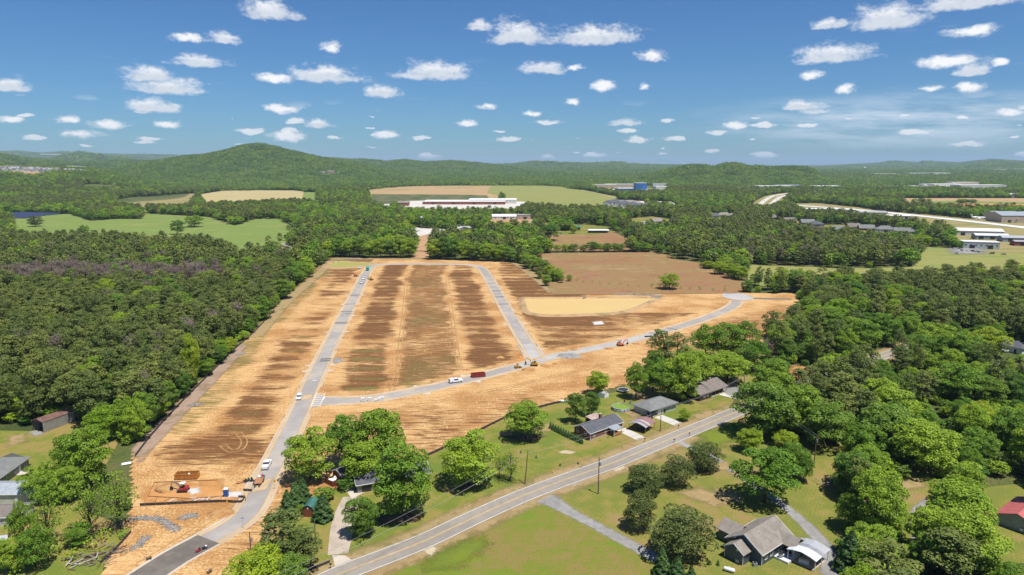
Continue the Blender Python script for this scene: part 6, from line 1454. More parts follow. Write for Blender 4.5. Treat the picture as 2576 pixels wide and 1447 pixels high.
excavator('white and red mini excavator digging the house plot', at(462,1236), math.radians(185), 'machred', 1.15); excavator('yellow mini excavator at the road junction', at(1344,920), math.radians(175), 'catyellow', 1.35); excavator('orange mini excavator beside the loop road', at(1560,870), math.radians(20), 'kubota', 1.3); excavator('yellow mini excavator near the mixer truck', at(934,705), math.radians(150), 'catyellow', 1.25)
def loader(nm, label, cat, loc, rz, col, k):
    r = empty(nm, loc, rz, label, cat); r.scale = (k, k, k); MB().extrude_y([(-1.2, .4), (1.0, .4), (1.1, .9), (.2, 1.1), (-.2, 1.1), (-1.2, 1.25)], -.7, .7).build('body', M[col], r)
    for x in (-.7, .7):
        for s in (-1, 1): wheel(r, x, s*.85, .42, .3)
    MB().box((0, 0, 1.75), (.9, 1.0, .08)).build('canopy', M['blackpaint'], r)
    for x in (-.4, .4):
        for y in (-.45, .45): MB().box((x, y, 1.35), (.06, .06, .8)).build('canopy_post', M['blackpaint'], r)
    MB().extrude_y([(1.3, .1), (1.9, .1), (1.5, .6), (1.3, .6)], -.85, .85).build('bucket', M['steel'], r)
    return r
loader('compact_roller', 'small yellow roller on the kerb of the loop road', 'roller', at(1302,926), .3, 'catyellow', 1.1); loader('skid_loader', 'red skid loader beside the far estate street', 'loader', at(895,696), .2, 'machred', 1.3)
for lab, p, m1, m2 in (('small plate compactor beside the entrance road', (499,1388), 'carred', 'blackpaint'), ('grey generator beside the entrance road', (515,1381), 'blackpaint', 'plasticwhite'), ('wheelbarrow left on the sand at the bottom edge', (527,1441), 'rust', 'steel'), ('rusty trench roller on the left side of the entrance road', (375,1408), 'rust', 'rust')):
    q = empty('site_machine', at(*p), random.uniform(0, 3), lab, 'machine'); MB().box((0, 0, .35), (1.1, .6, .35)).build('body', M[m1], q); MB().box((.35, 0, .62), (.4, .4, .3)).build('engine', M[m2], q); MB().tube([(-.5, .2, .4), (-1.0, .2, 1.0), (-1.0, -.2, 1.0), (-.5, -.2, .4)], .035, 5).build('handle', M['steel'], q)
    for s in (-.3, .3): MB().tube([(.2, s-.05, .2), (.2, s+.05, .2)], .2, 9).build('wheel', M['rubber'], q)
# skips
def dumpster(label, loc, rz, col, L=6.4, ribs=7):
    r = empty('dumpster', loc, rz, label, 'dumpster'); W2, h = 2.3, 1.5
    MB().box((0, 0, .22), (L, W2, .12)).build('floor', M['rust'], r)
    for s in (-1, 1):
        MB().box((0, s*W2/2, h/2+.2), (L, .09, h-.1)).build('side', M[col], r); MB().box((0, s*(W2/2+.02), h+.18), (L+.1, .18, .14)).build('top_rail', M[col], r)
        for k in range(ribs): MB().box((-L/2+L*(k+.5)/ribs, s*(W2/2+.09), h/2+.2), (.14, .1, h-.2)).build('rib', M[col], r)
    MB().box((L/2, 0, h/2+.2), (.09, W2, h-.1)).build('end', M[col], r); MB().box((-L/2, 0, h/2+.2), (.09, W2, h-.1)).build('door', M[col], r)
    for x in (-L/2+.6, L/2-.6):
        for s in (-1, 1): MB().tube([(x, s*.9, .12), (x, s*1.1, .12)], .12, 8).build('roller', M['steel'], r)
    for k in range(6): MB().box((random.uniform(-2.5, 2.5), random.uniform(-.7, .7), .5+.1*k), (random.uniform(.6, 1.6), .5, .3), rz=random.uniform(0, 3), rx=.3).build('rubbish', M[('wood', 'plasticwhite', 'rust')[k % 3]], r)
dumpster('worn orange dumpster standing on the bare house plot', at(471,1203), math.radians(4), 'dumporange'); dumpster('dark red dumpster on the loop road', at(1203,948), math.radians(17), 'dumpred', 6.0)
# portable toilet
r = empty('portable_toilet', at(569,1248), .1, 'blue portable toilet on the house plot', 'toilet'); MB().box((0, 0, 1.1), (1.15, 1.15, 2.1)).build('cabin', M['loo'], r); MB().extrude_y([(-.62, 2.12), (.62, 2.12), (.5, 2.3), (-.5, 2.3)], -.62, .62).build('roof', M['plasticwhite'], r); MB().box((0, -.6, 1.1), (.75, .06, 1.8)).build('door', M['loo'], r); MB().box((0, 0, .06), (1.25, 1.25, .1)).build('base', M['blackpaint'], r)
# pallets of blocks and wrapped sacks
for lab, x, y, k in (('tall wrapped pallet, left of the pair beside the loop road', 913, 1010, 1.2), ('tall wrapped pallet, right of the pair beside the loop road', 930, 1009, 1.2), ('low white pallet, left of three beside the loop road', 946, 1010, .7), ('white pallet, middle of three beside the loop road', 954, 1008, .85), ('white pallet, right of three beside the loop road', 961, 1006, 1.0)):
    q = empty('wrapped_pallet', at(x, y), .15, lab, 'pallet'); MB().box((0, 0, .08), (1.2*k+.2, 1.2, .16)).build('pallet_base', M['wood'], q)
    for i in range(2):
        for j in range(2): MB().box((-.33*k+.66*k*i, -.3+.6*j, .18+.55*k), (.62*k, .56, 1.1*k)).build('bale', M['paverwrap'], q)
for lab, p, w, h in (('white board lying on the estate street', (792,958), 1.6, .7), ('white sheet lying beside the mulch bank', (318,1167), 2.6, 1.8)):
    q = empty('loose_board', at(*p), .3, lab, 'board'); MB().box((0, 0, .14), (w, h, .06), rz=.2).build('panel', M['plasticwhite'], q); MB().box((w*.2, 0, .19), (.3, .3, .05)).build('block', M['rust'], q)
# stacked black drain pipes
q = empty('drain_pipe_stack', at(1631,848), .25, 'black drain pipes stacked on the loop road', 'pipes')
for k in range(4): MB().tube([(-1.6+k*1.1, -.5, .35), (-1.6+k*1.1, .7, .35)], .36, 10).build('pipe', M['rubber'], q)
q = empty('drain_pipe_stack', at(630,1207), .6, 'short black pipes beside the white pickup trailer', 'pipes')
for k in range(3): MB().tube([(-1.2+k*.8, -.5, .28), (-1.2+k*.8, .6, .28)], .26, 10).build('pipe', M['rubber'], q)
# silt fences
def silt_fence(label, pts, h=.8, step=2.4, group=None):
    path = spline(Wv(pts), 1.2); c = path[0].copy(); r = empty('silt_fence', c, 0, label, 'fence', group); path = [p-c for p in path]
    wall_strip('fabric', path, .05, 0, h, M['fabric'], r); acc = 0
    st = MB().box((0, 0, .55), (.07, .07, 1.1)).mesh('stake', M['wood'])
    for a, b in zip(path[:-1], path[1:]):
        acc += (b-a).length
        if acc > step: acc = 0; o = link('stake', st, r); o.location = (a.x, a.y-.08, 0)
    return r
silt_fence('black silt fence along the near side of the house plot', [(352,1273),(420,1270),(500,1266),(560,1264),(608,1265),(614,1250)]); silt_fence('short black silt fence at the far right of the house plot', [(612,1214),(640,1213),(636,1222)]); silt_fence('short black silt fence beside the white gravel pad', [(612,1236),(634,1237)]); silt_fence('short black silt fence between toilet and street', [(600,1253),(616,1254),(618,1262)])
silt_fence('long black silt fence between the lawns and the graded site', [(1030,1168),(1069,1151),(1130,1122),(1200,1088),(1271,1053),(1330,1035)], .9); silt_fence('black silt fence by the small boat behind the twin trees', [(1345,1030),(1380,1020),(1412,1013)], .9)
silt_fence('black silt fence along the foot of the left wood', [(340,1150),(380,1098),(430,1042),(470,1000),(530,940),(590,880),(640,836),(690,782)], .9, 3.5); silt_fence('black silt fence beside the debris near the lower left', [(252,1420),(290,1385),(330,1340)], .8); silt_fence('black silt fence by the mailbox at the driveway apron', [(770,1438),(800,1428),(830,1416)], .7); silt_fence('dark silt fence across the far clearing', [(1048,632.5),(1078,633.5)], .9, 4)
# form boards around the trench and scattered timber
r = empty('form_boards', at(450,1235), 0, 'timber form boards framing the house plot', 'form boards'); o_ = at(450,1235)
for a, b in (((372,1250),(388,1215)), ((388,1215),(470,1212)), ((470,1212),(548,1209)), ((372,1250),(480,1256)), ((480,1256),(560,1250))):
    p, q = at(*a)-o_, at(*b)-o_; c = (p+q)/2; MB().box((c.x, c.y, .2), ((q-p).length, .08, .3), rz=math.atan2((q-p).y, (q-p).x)).build('board', M['wood'], r)
def scatter_boards(label, c, n, spread, mats, seed, lmax=4.0, zmax=.6):
    rr = random.Random(seed); r = empty('lumber_pile', at(*c), 0, label, 'lumber')
    for k in range(n): MB().box((rr.gauss(0, spread[0]), rr.gauss(0, spread[1]), .1+rr.random()*zmax), (rr.uniform(1.2, lmax), rr.uniform(.12, .3), .07), rz=rr.gauss(.5, .6), ry=rr.gauss(0, .05)).build('board', M[rr.choice(mats)], r)
M['greywood'] = paint('grey_timber', (0.17, 0.145, 0.125), .9, .3)
scatter_boards('grey lumber heaped beside the thicket at the lower left', (222,1412), 34, (3.2, 1.6), ['greywood', 'greywood', 'greywood', 'greywood', 'rust', 'blockwall'], 3); scatter_boards('brush and broken boards below the slender tree', (268,1392), 26, (2.2, 1.6), ['greywood', 'rust'], 5, 2.4, .8); scatter_boards('white pipes and boards on the near edge of the house plot', (465,1258), 16, (5.5, .5), ['plasticwhite', 'wood', 'plasticwhite'], 8, 3.2, .15); scatter_boards('brush heap at the edge of the rough clearing', (2075,1222), 20, (1.4, 1.0), ['greywood'], 9, 2.2, 1.2); scatter_boards('fallen grey branches behind the great round tree', (1998,1212), 18, (2.0, .8), ['greywood'], 10, 3, .6); scatter_boards('planks lying right of the pool', (1598,1040), 6, (1.0, .6), ['wood', 'deckwood'], 12, 2.6, .1); scatter_boards('boards and timber beside the pickup trailer', (618,1217), 10, (1.6, .6), ['wood', 'deckwood', 'plasticwhite'], 14, 2.4, .2)
# rip-rap
def rocks(name, label, pts, n, size, seed, mat='rock', wid=1.6):
    rr = rngs(seed); path = spline(Wv(pts), .5) if len(pts) > 1 else [at(*pts[0])]; V, Fq = [], []
    base = np.array([(1, 0, 0), (-1, 0, 0), (0, 1, 0), (0, -1, 0), (0, 0, 1), (0, 0, -1)], float); tri = np.array([(0, 2, 4), (2, 1, 4), (1, 3, 4), (3, 0, 4), (2, 0, 5), (1, 2, 5), (3, 1, 5), (0, 3, 5)])
    for k in range(n):
        p = path[int(rr.integers(0, len(path)))]; o = rr.normal(size=2)*wid; s = size*rr.uniform(.5, 1.3); v = base*rr.uniform(.6, 1.2, (6, 3))*s; a = rr.uniform(0, 6.28); c_, s_ = math.cos(a), math.sin(a)
        v = v @ np.array([[c_, -s_, 0], [s_, c_, 0], [0, 0, .7]]); V.append(v+np.array([p.x+o[0], p.y+o[1], s*.25])); Fq.append(tri+6*k)
    tag(link(name, mesh_np(name, np.concatenate(V), np.concatenate(Fq), M[mat])), label, 'rocks', kind='stuff')
M['rock'] = ground('rip_rap_stone', [(0.20, 0.19, 0.18), (0.31, 0.30, 0.28), (0.14, 0.135, 0.13)], .5, 2, 6)
rocks('rip_rap', 'curving drain of grey rip-rap on the orange earth', [(330,1306),(370,1303),(405,1309),(430,1324),(446,1333)], 900, .24, 1, wid=.6); rocks('rip_rap', 'oval heap of grey rip-rap below the house plot', [(460,1303),(474,1299),(490,1298)], 330, .24, 2, wid=.6); rocks('rip_rap', 'rip-rap apron near the debris at the lower left', [(330,1382),(350,1372),(366,1352)], 280, .24, 3, wid=.6)
rocks('rip_rap', 'pale rip-rap line along the far bank of the muddy pond', [(1540,741),(1590,741.5),(1640,743)], 260, .6, 4, wid=.9); rocks('rip_rap', 'pale rip-rap at the right end of the muddy pond', [(1638,752),(1650,747),(1660,745)], 160, .55, 5, wid=1.6); rocks('rip_rap', 'pale rip-rap behind the green pond', [(868,652),(890,652),(908,653)], 160, .6, 6, wid=.9); rocks('rip_rap', 'stone apron on the mulch bank, upper', [(600,893),(612,890)], 90, .35, 7, wid=.8); rocks('rip_rap', 'stone apron on the mulch bank, lower', [(482,1020),(500,1018)], 110, .35, 8, wid=.8)
q = empty('outlet_box', at(1471,753), 0, 'concrete outlet box at the back of the muddy pond', 'outlet'); MB().box((0, 0, .9), (1.8, 1.8, 1.8)).build('box', M['concrete'], q); MB().box((0, 0, 1.85), (2.1, 2.1, .12)).build('lid', M['galv'], q)
q = empty('outlet_box', at(845,660), 0, 'white outlet box in the green pond', 'outlet'); MB().box((0, 0, .9), (1.5, 1.5, 1.8)).build('box', M['plasticwhite'], q); MB().box((0, 0, 1.85), (1.8, 1.8, .12)).build('lid', M['galv'], q)
q = empty('small_boat', at(1421,1012), .1, 'small pale boat lying by the black fence', 'boat'); mb = MB(); hs = [(-2.1, .7), (1.0, .75), (1.8, .4), (2.2, 0)]
ol = [(x, y) for x, y in hs]+[(x, -y) for x, y in hs[::-1][1:]]; mb.v = [(x*.8, y*.6, .1) for x, y in ol]+[(x, y, .7) for x, y in ol]+[(x*.9, y*.8, .6) for x, y in ol]; n = len(ol)
mb.f = [list(range(n))[::-1], list(range(2*n, 3*n))]+[[i, (i+1) % n, n+(i+1) % n, n+i] for i in range(n)]+[[n+i, n+(i+1) % n, 2*n+(i+1) % n, 2*n+i] for i in range(n)]; mb.build('hull', M['plasticwhite'], q); MB().box((0, 0, .68), (.3, 1.1, .06)).build('thwart', M['wood'], q)
for lab, p in (('rusty burning barrel on the lawn behind the pool', (1571,1012)), ('grey barrel and grill on the lawn behind the pool', (1586,1016))):
    q = empty('barrel', at(*p), 0, lab, 'barrel'); MB().tube([(0, 0, 0), (0, 0, .95)], .32, 12).build('drum', M['rust' if 'rusty' in lab else 'tingrey'], q); MB().tube([(0, 0, .9), (0, 0, .98)], .34, 12).build('rim', M['rust'], q)
q = empty('fire_hydrant', at(571,1267), 0, 'yellow fire hydrant beside the house plot fence', 'hydrant'); MB().tube([(0, 0, 0), (0, 0, .7), (0, 0, .85)], [.14, .14, .05], 8).build('barrel', M['signyellow'], q); MB().tube([(-.2, 0, .5), (.2, 0, .5)], .07, 6).build('nozzle', M['signyellow'], q)
q = empty('fire_hydrant', at(1391,1190), 0, 'yellow fire hydrant on the verge of the county road', 'hydrant'); MB().tube([(0, 0, 0), (0, 0, .8), (0, 0, 1.0)], [.16, .16, .06], 8).build('barrel', M['signyellow'], q); MB().tube([(-.25, 0, .6), (.25, 0, .6)], .08, 6).build('nozzle', M['signyellow'], q)
# signs and mailboxes
q = empty('warning_sign', at(692,1231), .3, 'yellow diamond warning sign on the right kerb of the estate street', 'sign'); MB().tube([(0, 0, 0), (0, 0, 2.6)], .04, 6).build('post', M['galv'], q); MB().box((0, -.06, 2.5), (.75, .03, .75), ry=math.pi/4).build('plate', M['signyellow'], q); MB().box((0, -.085, 2.5), (.09, .02, .42)).build('arrow', M['blackpaint'], q); MB().box((.12, -.085, 2.66), (.3, .02, .08), ry=-.6).build('arrow_head', M['blackpaint'], q)
q = empty('street_sign', at(612,1330), 0, 'thin blue street name sign on the right kerb of the entrance road', 'sign'); MB().tube([(0, 0, 0), (0, 0, 2.9)], .035, 6).build('post', M['galv'], q); MB().box((0, 0, 2.9), (.8, .03, .2)).build('plate', M['signblue'], q)
q = empty('warning_sign', at(1464,1178), .5, 'yellow warning sign on the far verge of the county road', 'sign'); MB().tube([(0, 0, 0), (0, 0, 2.2)], .04, 6).build('post', M['galv'], q); MB().box((0, -.05, 2.1), (.7, .03, .7), ry=math.pi/4).build('plate', M['signyellow'], q)
for lab, p in (('black mailbox at the pale drive of the brick house', (1622,1112)), ('black mailbox at the drive of the hipped grey house', (1707,1078)), ('black mailbox on the near side of the road, right of the gravel entrance', (1734,1098)), ('black mailbox on the near side of the road, left of the gravel entrance', (1696,1114)), ('grey mailbox beside the driveway apron', (832,1431))):
    q = empty('mailbox', at(*p), math.radians(35), lab, 'mailbox'); MB().box((0, 0, .55), (.1, .1, 1.1)).build('post', M['polewood'], q); MB().extrude_y([(-.28, 1.05), (.28, 1.05), (.28, 1.25), (.15, 1.36), (-.15, 1.36), (-.28, 1.25)], -.13, .13).build('box', M['blackpaint'], q); MB().box((.1, .15, 1.3), (.05, .02, .2)).build('flag', M['carred'], q)
q = empty('yard_lamp', at(243,1168), 0, 'thin pole with a white lamp on the left lawn', 'lamp'); MB().tube([(0, 0, 0), (0, 0, 5)], .06, 6).build('post', M['polewood'], q); MB().tube([(0, 0, 4.9), (0, 0, 5.2)], [.12, .18], 8).build('lamp_head', M['plasticwhite'], q)
q = empty('flood_light', at(1061,577), 0, 'tall floodlight mast by the far car park', 'floodlight'); MB().tube([(0, 0, 0), (0, 0, 17)], [.25, .15], 8).build('mast', M['polewood'], q); MB().box((0, 0, 17.4), (3.2, .8, 1.8)).build('lamp_panel', M['plasticwhite'], q)
# utility poles and wires
M['wiregrey'] = paint('weathered_wire', (0.30, 0.30, 0.31), .5)
POLES = {}
def pole(key, p, h, label, lean=(0, 0), arm=0.0, tank=False, rz=0):
    b = at(*p); r = empty('utility_pole', b, rz, label, 'utility pole'); t = Vector((lean[0], lean[1], h)); MB().tube([(0, 0, -.3), tuple(t)], [.17, .11], 8).build('pole', M['polewood'], r)
    if arm: MB().box((t.x, t.y, h-.5), (arm, .1, .12)).build('crossarm', M['polewood'], r)
    for s in ((-1, 0, 1) if arm else (0,)): MB().tube([(t.x+s*arm*.45, t.y, h-.44), (t.x+s*arm*.45, t.y, h-.2)] if arm else [(t.x, t.y, h), (t.x, t.y, h+.25)], .05, 6).build('insulator', M['galv'], r)
    if tank: MB().tube([(.35, 0, h-2.4), (.35, 0, h-1.5)], .26, 10).build('transformer', M['galv'], r)
    POLES[key] = b+Vector((t.x*math.cos(rz), t.y, h)); return r
pole('a', (1320,1219), 10.2, 'leaning wooden pole on the front lawn above the county road', (.9, .3)); pole('b', (1505,1243), 11.0, 'wooden pole with a transformer on the near side of the road', tank=True); pole('c', (1661,1085), 8.2, 'wooden pole in front of the hipped grey house'); pole('d', (2048,1167), 9.5, 'wooden pole with a stay wire in the rough clearing', arm=1.6, tank=True); pole('e', (631,1387), 5.0, 'short wooden pole beside the entrance road', tank=True); pole('f', (795,1385), 7.6, 'thin wooden pole on the lawn left of the driveway'); pole('g', (1870,1000), 9.0, 'wooden pole at the bend of the road behind the trees'); pole('h', (2390,860), 9.5, 'wooden pole beside the back lane at the right', tank=True)
POLES['z'] = at(700,1560)+Vector((0, 0, 9)); POLES['y'] = at(2700,1330)+Vector((0, 0, 9)); POLES['x'] = at(600,1640)+Vector((0, 0, 8))
q = MB().tube([tuple(POLES['d']-Vector((0, 0, 1))), tuple(at(2080,1150))], .04, 4).build('stay_wire', M['galv']); tag(q, 'slanting stay wire of the pole in the rough clearing', 'wire')
def wire(a, b, label, dz=0.0, r=.035, sag=1.2, mat='wiregrey'):
    r *= .8
    A, B = (POLES[a]+Vector((0, 0, dz)), POLES[b]+Vector((0, 0, dz))); P = [A.lerp(B, k/24)-Vector((0, 0, 4*sag*(k/24)*(1-k/24))) for k in range(25)]
    tag(MB().tube([tuple(p) for p in P], r, 4, False).build('power_line', M[mat]), label, 'wire')
wire('z', 'a', 'thick power line running from the bottom left to the leaning pole', -.8, .05); wire('z', 'a', 'upper thin power line left of the leaning pole', 1.1, .03); wire('a', 'c', 'power line from the leaning pole to the pole by the grey house', -.6, .045); wire('a', 'c', 'upper thin line from the leaning pole along the road', 0.9, .03); wire('a', 'b', 'line crossing the county road to the transformer pole', -1, .03); wire('c', 'g', 'power line past the brown house', -.3, .04); wire('c', 'g', 'upper thin line past the brown house', .1, .03)
wire('f', 'x', 'service line over the curved driveway lawn', -.3, .03, .6); wire('g', 'd', 'upper line into the rough clearing', 0, .03); wire('g', 'd', 'lower line into the rough clearing', -.9, .03)

# small soil heaps beside the streets
def heap(label, p, r0, h, mat, group=None):
    rr = rngs(int(p[0])); V = [(0, 0, h)]; Fq = []; n = 18
    for k, f in enumerate((.3, .6, .85, 1.0)):
        for i in range(n):
            a = 2*math.pi*i/n; q = r0*f*(1+.16*rr.normal()*.6); V.append((q*math.cos(a)*1.3, q*math.sin(a), max(-.02, h*(1-f)**.8*(1+.25*rr.normal()*.5))))
    tri = [[0, 1+i, 1+(i+1) % n] for i in range(n)]
    for k in range(3):
        for i in range(n):
            a, b = 1+k*n+i, 1+k*n+(i+1) % n; tri += [[a, a+n, b+n], [a, b+n, b]]
    o = link('soil_heap', mesh_np('soil_heap', V, tri, mat, True)); o.location = at(*p); tag(o, label, 'soil heap', group)
M['heap'] = ground('heap_soil', [(0.330, 0.160, 0.055), (0.460, 0.270, 0.115)], .3, 1.5, 5, bump=.9)
for i, (x, y) in enumerate([(1420,884),(1445,880),(1375,921),(1400,916),(1530,877),(1330,930),(1600,865),(870,850),(858,880),(1258,900),(1240,690),(1262,716),(1300,790),(900,770),(1480,838),(1095,960)]):
    heap('small heap of orange soil beside the estate streets', (x, y), 1.6+.5*(i % 3), .7+.2*(i % 2), M['heap'], 'soil heaps along the estate streets')
heap('long grey gravel heap at the road junction', (1432,896), 4.5, 1.4, M['rock']); heap('orange spoil heap below the house plot', (556,1292), 3.0, .9, M['heap']); heap('spoil heap beside the white and red excavator', (425,1228), 3.2, .9, M['heap'])
# ------------------------------------------------------------------ farther buildings
def bld(name, label, cat, x, y, L, W2, h, rz, wall, roof, rise=0.0, hip=False, doors=0, wins=0, group=None, chim=False):
    p = at(x, y); r = empty(name, p, math.radians(rz), label, cat, group)
    walls(r, L, W2, h, 0 if hip else rise, M[wall])
    if hip: hip_roof(r, L, W2, h, rise, M[roof], .5, .2)
    elif rise > 0: gable_roof(r, L, W2, h, rise, M[roof], .5, .2)
    else: MB().box((0, 0, h+.25), (L+.6, W2+.6, .5)).build('roof', M[roof], r)
    dm = None
    for k in range(doors):
        dm = dm or MB().box((0, 0, min(h*.42, 2.2)), (min(5, L/doors*.5), .16, min(h*.8, 4.2))).mesh('door', M['blackpaint']); o = link('door', dm, r); o.location = (-L/2+L*(k+.5)/doors, -W2/2-.05, 0)
    wm = None
    for k in range(wins):
        wm = wm or MB().box((0, 0, h*.58), (min(1.6, L/wins*.5), .14, 1.2)).mesh('window', M['glass']); o = link('window', wm, r); o.location = (-L/2+L*(k+.5)/wins, -W2/2-.05, 0)
    if chim: MB().box((L*.3, 0, h+rise*.9), (1.0, .9, 2.0)).build('chimney', M['brick'], r)
    return r
# long mill
mi = bld('long_factory', 'long red brick building with a white flat roof beyond the trees', 'factory', 1170, 513, 185, 70, 6.5, -1, 'brickred', 'whiteroof', doors=4, wins=24)
bld('factory_annex', 'low grey annex at the left end of the long brick building', 'building', 1016, 518, 22, 22, 7, 0, 'brickred', 'tanroof', 3, wins=4); bld('factory_annex', 'white roofed higher hall on the long brick building', 'factory', 1240, 511, 110, 60, 9, -1, 'palewall', 'whiteroof', wins=12)
# storage sheds with steep grey roofs
for i in range(4): bld('storage_shed', ('first', 'second', 'third', 'fourth')[i]+' from the left of the long grey roofed storage sheds', 'storage shed', 1540+i*23, 514+i*3.2, 62-8*i, 20, 5, 62, 'palewall', 'slate', 5, wins=5)
bld('warehouse', 'long low white storage building beside the parked trailers', 'warehouse', 1650, 520, 50, 12, 5, -8, 'palewall', 'whiteroof', doors=5); bld('depot', 'small dark depot at the right end of the trailer yard', 'building', 1706, 527, 30, 14, 6, 5, 'greymetal', 'greyflat', doors=3)
for i in range(10): car('white vehicle parked in the trailer yard behind the storage sheds', at(1645+i*6.5, 514+i*1.0)+Vector((0, random.uniform(-4, 4), 0)), random.uniform(1, 1.6), ('pickup', 'suv')[i % 2], 'carwhite', 'vehicles in the trailer yard')
# blue works
bld('blue_works', 'tall blue cladding tower of the works beyond the green field', 'factory', 1610, 486, 34, 30, 31, 4, 'bluefactory', 'whiteroof', wins=5); bld('blue_works', 'low blue hall right of the tall blue tower', 'factory', 1650, 487, 84, 34, 10, 2, 'bluefactory', 'whiteroof', wins=8); bld('blue_works', 'white roofed hall left of the tall blue tower', 'factory', 1583, 484, 80, 50, 13, 3, 'bluefactory', 'whiteroof', doors=4)
for lab, x, y, L, W2, h, wl in (('tan block behind the blue works, left', 1518, 474, 90, 30, 14, 'tanwall'), ('tan hall above the blue works', 1562, 473, 120, 40, 14, 'tanwall'), ('pale shed among the vehicles at the far works', 1495, 474, 50, 20, 9, 'palewall'), ('dark shed left of the blue works', 1536, 485, 34, 20, 9, 'greymetal'), ('pale hall right of the blue works', 1668, 479, 60, 40, 13, 'palewall'), ('white silo block right of the blue works', 1660, 470, 60, 20, 12, 'palewall')):
    bld('works_hall', lab, 'factory', x, y, L, W2, h, 4, wl, 'whiteroof', doors=3, wins=4)
# pole barns
bld('green_roofed_barn', 'dark red barn with a green roof beyond the brown field', 'barn', 1430, 579, 32, 11, 4.2, -2, 'redwood', 'greenroof', 2, doors=3)
for lab, x, L in (('open pole barn with a white roof, left half', 1490, 11), ('open pole barn with a white roof, right half', 1515, 17)):
    p = at(x, 586); r = empty('pole_barn', p, math.radians(-2), lab, 'barn'); MB().box((0, 0, 4.0), (L, 9, .2), rx=.1).build('roof', M['whiteroof'], r); MB().box((0, 4.2, 2.1), (L, .12, 4.2)).build('back_wall', M['greymetal'], r)
    for k in range(5): MB().box((-L/2+.2+(L-.4)*k/4, -4.2, 1.75), (.22, .22, 3.5)).build('post', M['polewood'], r)
for lab, x, y, L, W2, h, wl, rf, rs in (('white gabled hall behind the pines', 1268, 551, 40, 22, 5, 'palewall', 'whiteroof', 3), ('pale block behind the pines', 1320, 551, 26, 18, 7, 'tanwall', 'greyflat', 0), ('blue-white house in the grove beyond the clearing', 1172, 580, 16, 10, 4, 'palewall', 'tinpale', 2), ('pale green trailer home beyond the clearing', 1222, 594, 14, 6, 3.5, 'sagesiding', 'tinpale', 1)):
    bld('far_building', lab, 'building', x, y, L, W2, h, 3, wl, rf, rs, wins=4, doors=1)
# suburb houses in the trees at the right
HS = [(1592,574,18,'tanroof','steep tan roofed house left of the suburb by the pines',35),(1650,562,20,'tanroof','white gabled house with a tan roof above the yellow car',35),(1625,571,22,'greyflat','grey roofed house below the steep tan one',40),(1700,560,16,'greyroof','small grey house right of the white gabled one',20),
      (1793,548,18,'slate','blue-grey house left of the big tan roofed house',30),(1820,546,24,'tanroof','big tan hipped house in the suburb',10),(1846,548,22,'tanroof','tan hipped house right of the biggest one',0),(1835,556,20,'brownroof','brown roofed house below the tan ones',-10),(1730,573,18,'tinpale','white roofed house half hidden by the pines',20),
      (1945,552,20,'brownroof','brown roofed house at the left of the runway suburb',0),(1985,560,20,'brownroof','red-brown roofed house by the runway',10),(2030,565,20,'greyroof','grey house between the red-brown one and the blue one',0),(2052,570,20,'slate','dark hipped house behind the blue gabled one',0),
      (2112,583,22,'greyroof','pale blue gabled house at the edge of the pines',-20),(2145,576,18,'brownroof','red brick house with a tall chimney',5),(2178,580,20,'greyroof','grey gabled house right of the brick one',-10),(2225,586,22,'greyroof','white two-storey house with a hipped grey roof',-15),(2272,588,24,'greyroof','wide grey gabled house at the right of the suburb',-20)]
for x, y, L, rf, lab, rz in HS: bld('suburban_house', lab, 'house', x, y, L, 12, 5.2 if 'two' in lab else 3.6, rz, 'bluewall' if 'blue' in lab else 'brick' if 'brick' in lab else 'palewall', rf, 4.4, hip=('hipped' in lab), wins=5, doors=1, chim=('chimney' in lab))
# airfield
for lab, x, y, L, W2, h, rz, wl, rf, rs, dr in (('wide tan hangar at the right edge of the airfield', 2560, 558, 74, 40, 11, -4, 'tanwall', 'metalroof', 5, 3), ('tan hangar bay left of the widest one', 2520, 553, 40, 34, 10, -4, 'tanwall', 'metalroof', 4, 2), ('white hangar with open doors beside the runway', 2455, 592, 54, 24, 6.5, -18, 'palewall', 'whiteroof', 2.5, 3), ('pale shed left of the white hangar', 2418, 589, 26, 20, 6, -18, 'palewall', 'whiteroof', 2, 2), ('blue walled hangar below the white one', 2490, 602, 36, 14, 5, -14, 'bluewall', 'tinwhite', 2, 3), ('blue roofed shed at the right edge of the airport', 2555, 608, 34, 14, 5, -12, 'bluewall', 'tinpale', 2, 2), ('brick shed at the right edge below the blue roofed one', 2566, 618, 16, 12, 5, -12, 'brickred', 'greyflat', 1, 1),
     ('pale two-storey airport office beside the car park', 2462, 625, 34, 15, 7.5, -18, 'sagesiding', 'whiteroof', 0, 2), ('grey roofed shed left of the airport office', 2412, 620, 12, 9, 3.5, 0, 'greysiding', 'slate', 2, 1), ('long low hangar by the near end of the runway', 2085, 534, 90, 16, 6, -14, 'palewall', 'whiteroof', 1, 6), ('grey hangar beside the runway', 2190, 545, 46, 26, 8, -12, 'palewall', 'greyflat', 2, 3), ('low white hangar right of the grey one', 2245, 551, 50, 14, 6, -12, 'palewall', 'whiteroof', 1, 4)):
    bld('hangar' if 'hangar' in lab else 'airport_building', lab, 'hangar' if 'hangar' in lab else 'building', x, y, L, W2, h, rz, wl, rf, rs, doors=dr, wins=7 if 'office' in lab else 0)
patch('airport_car_park', [(2385,628),(2420,618),(2480,626),(2475,640),(2400,640)], M['gravel_soft'], .5)
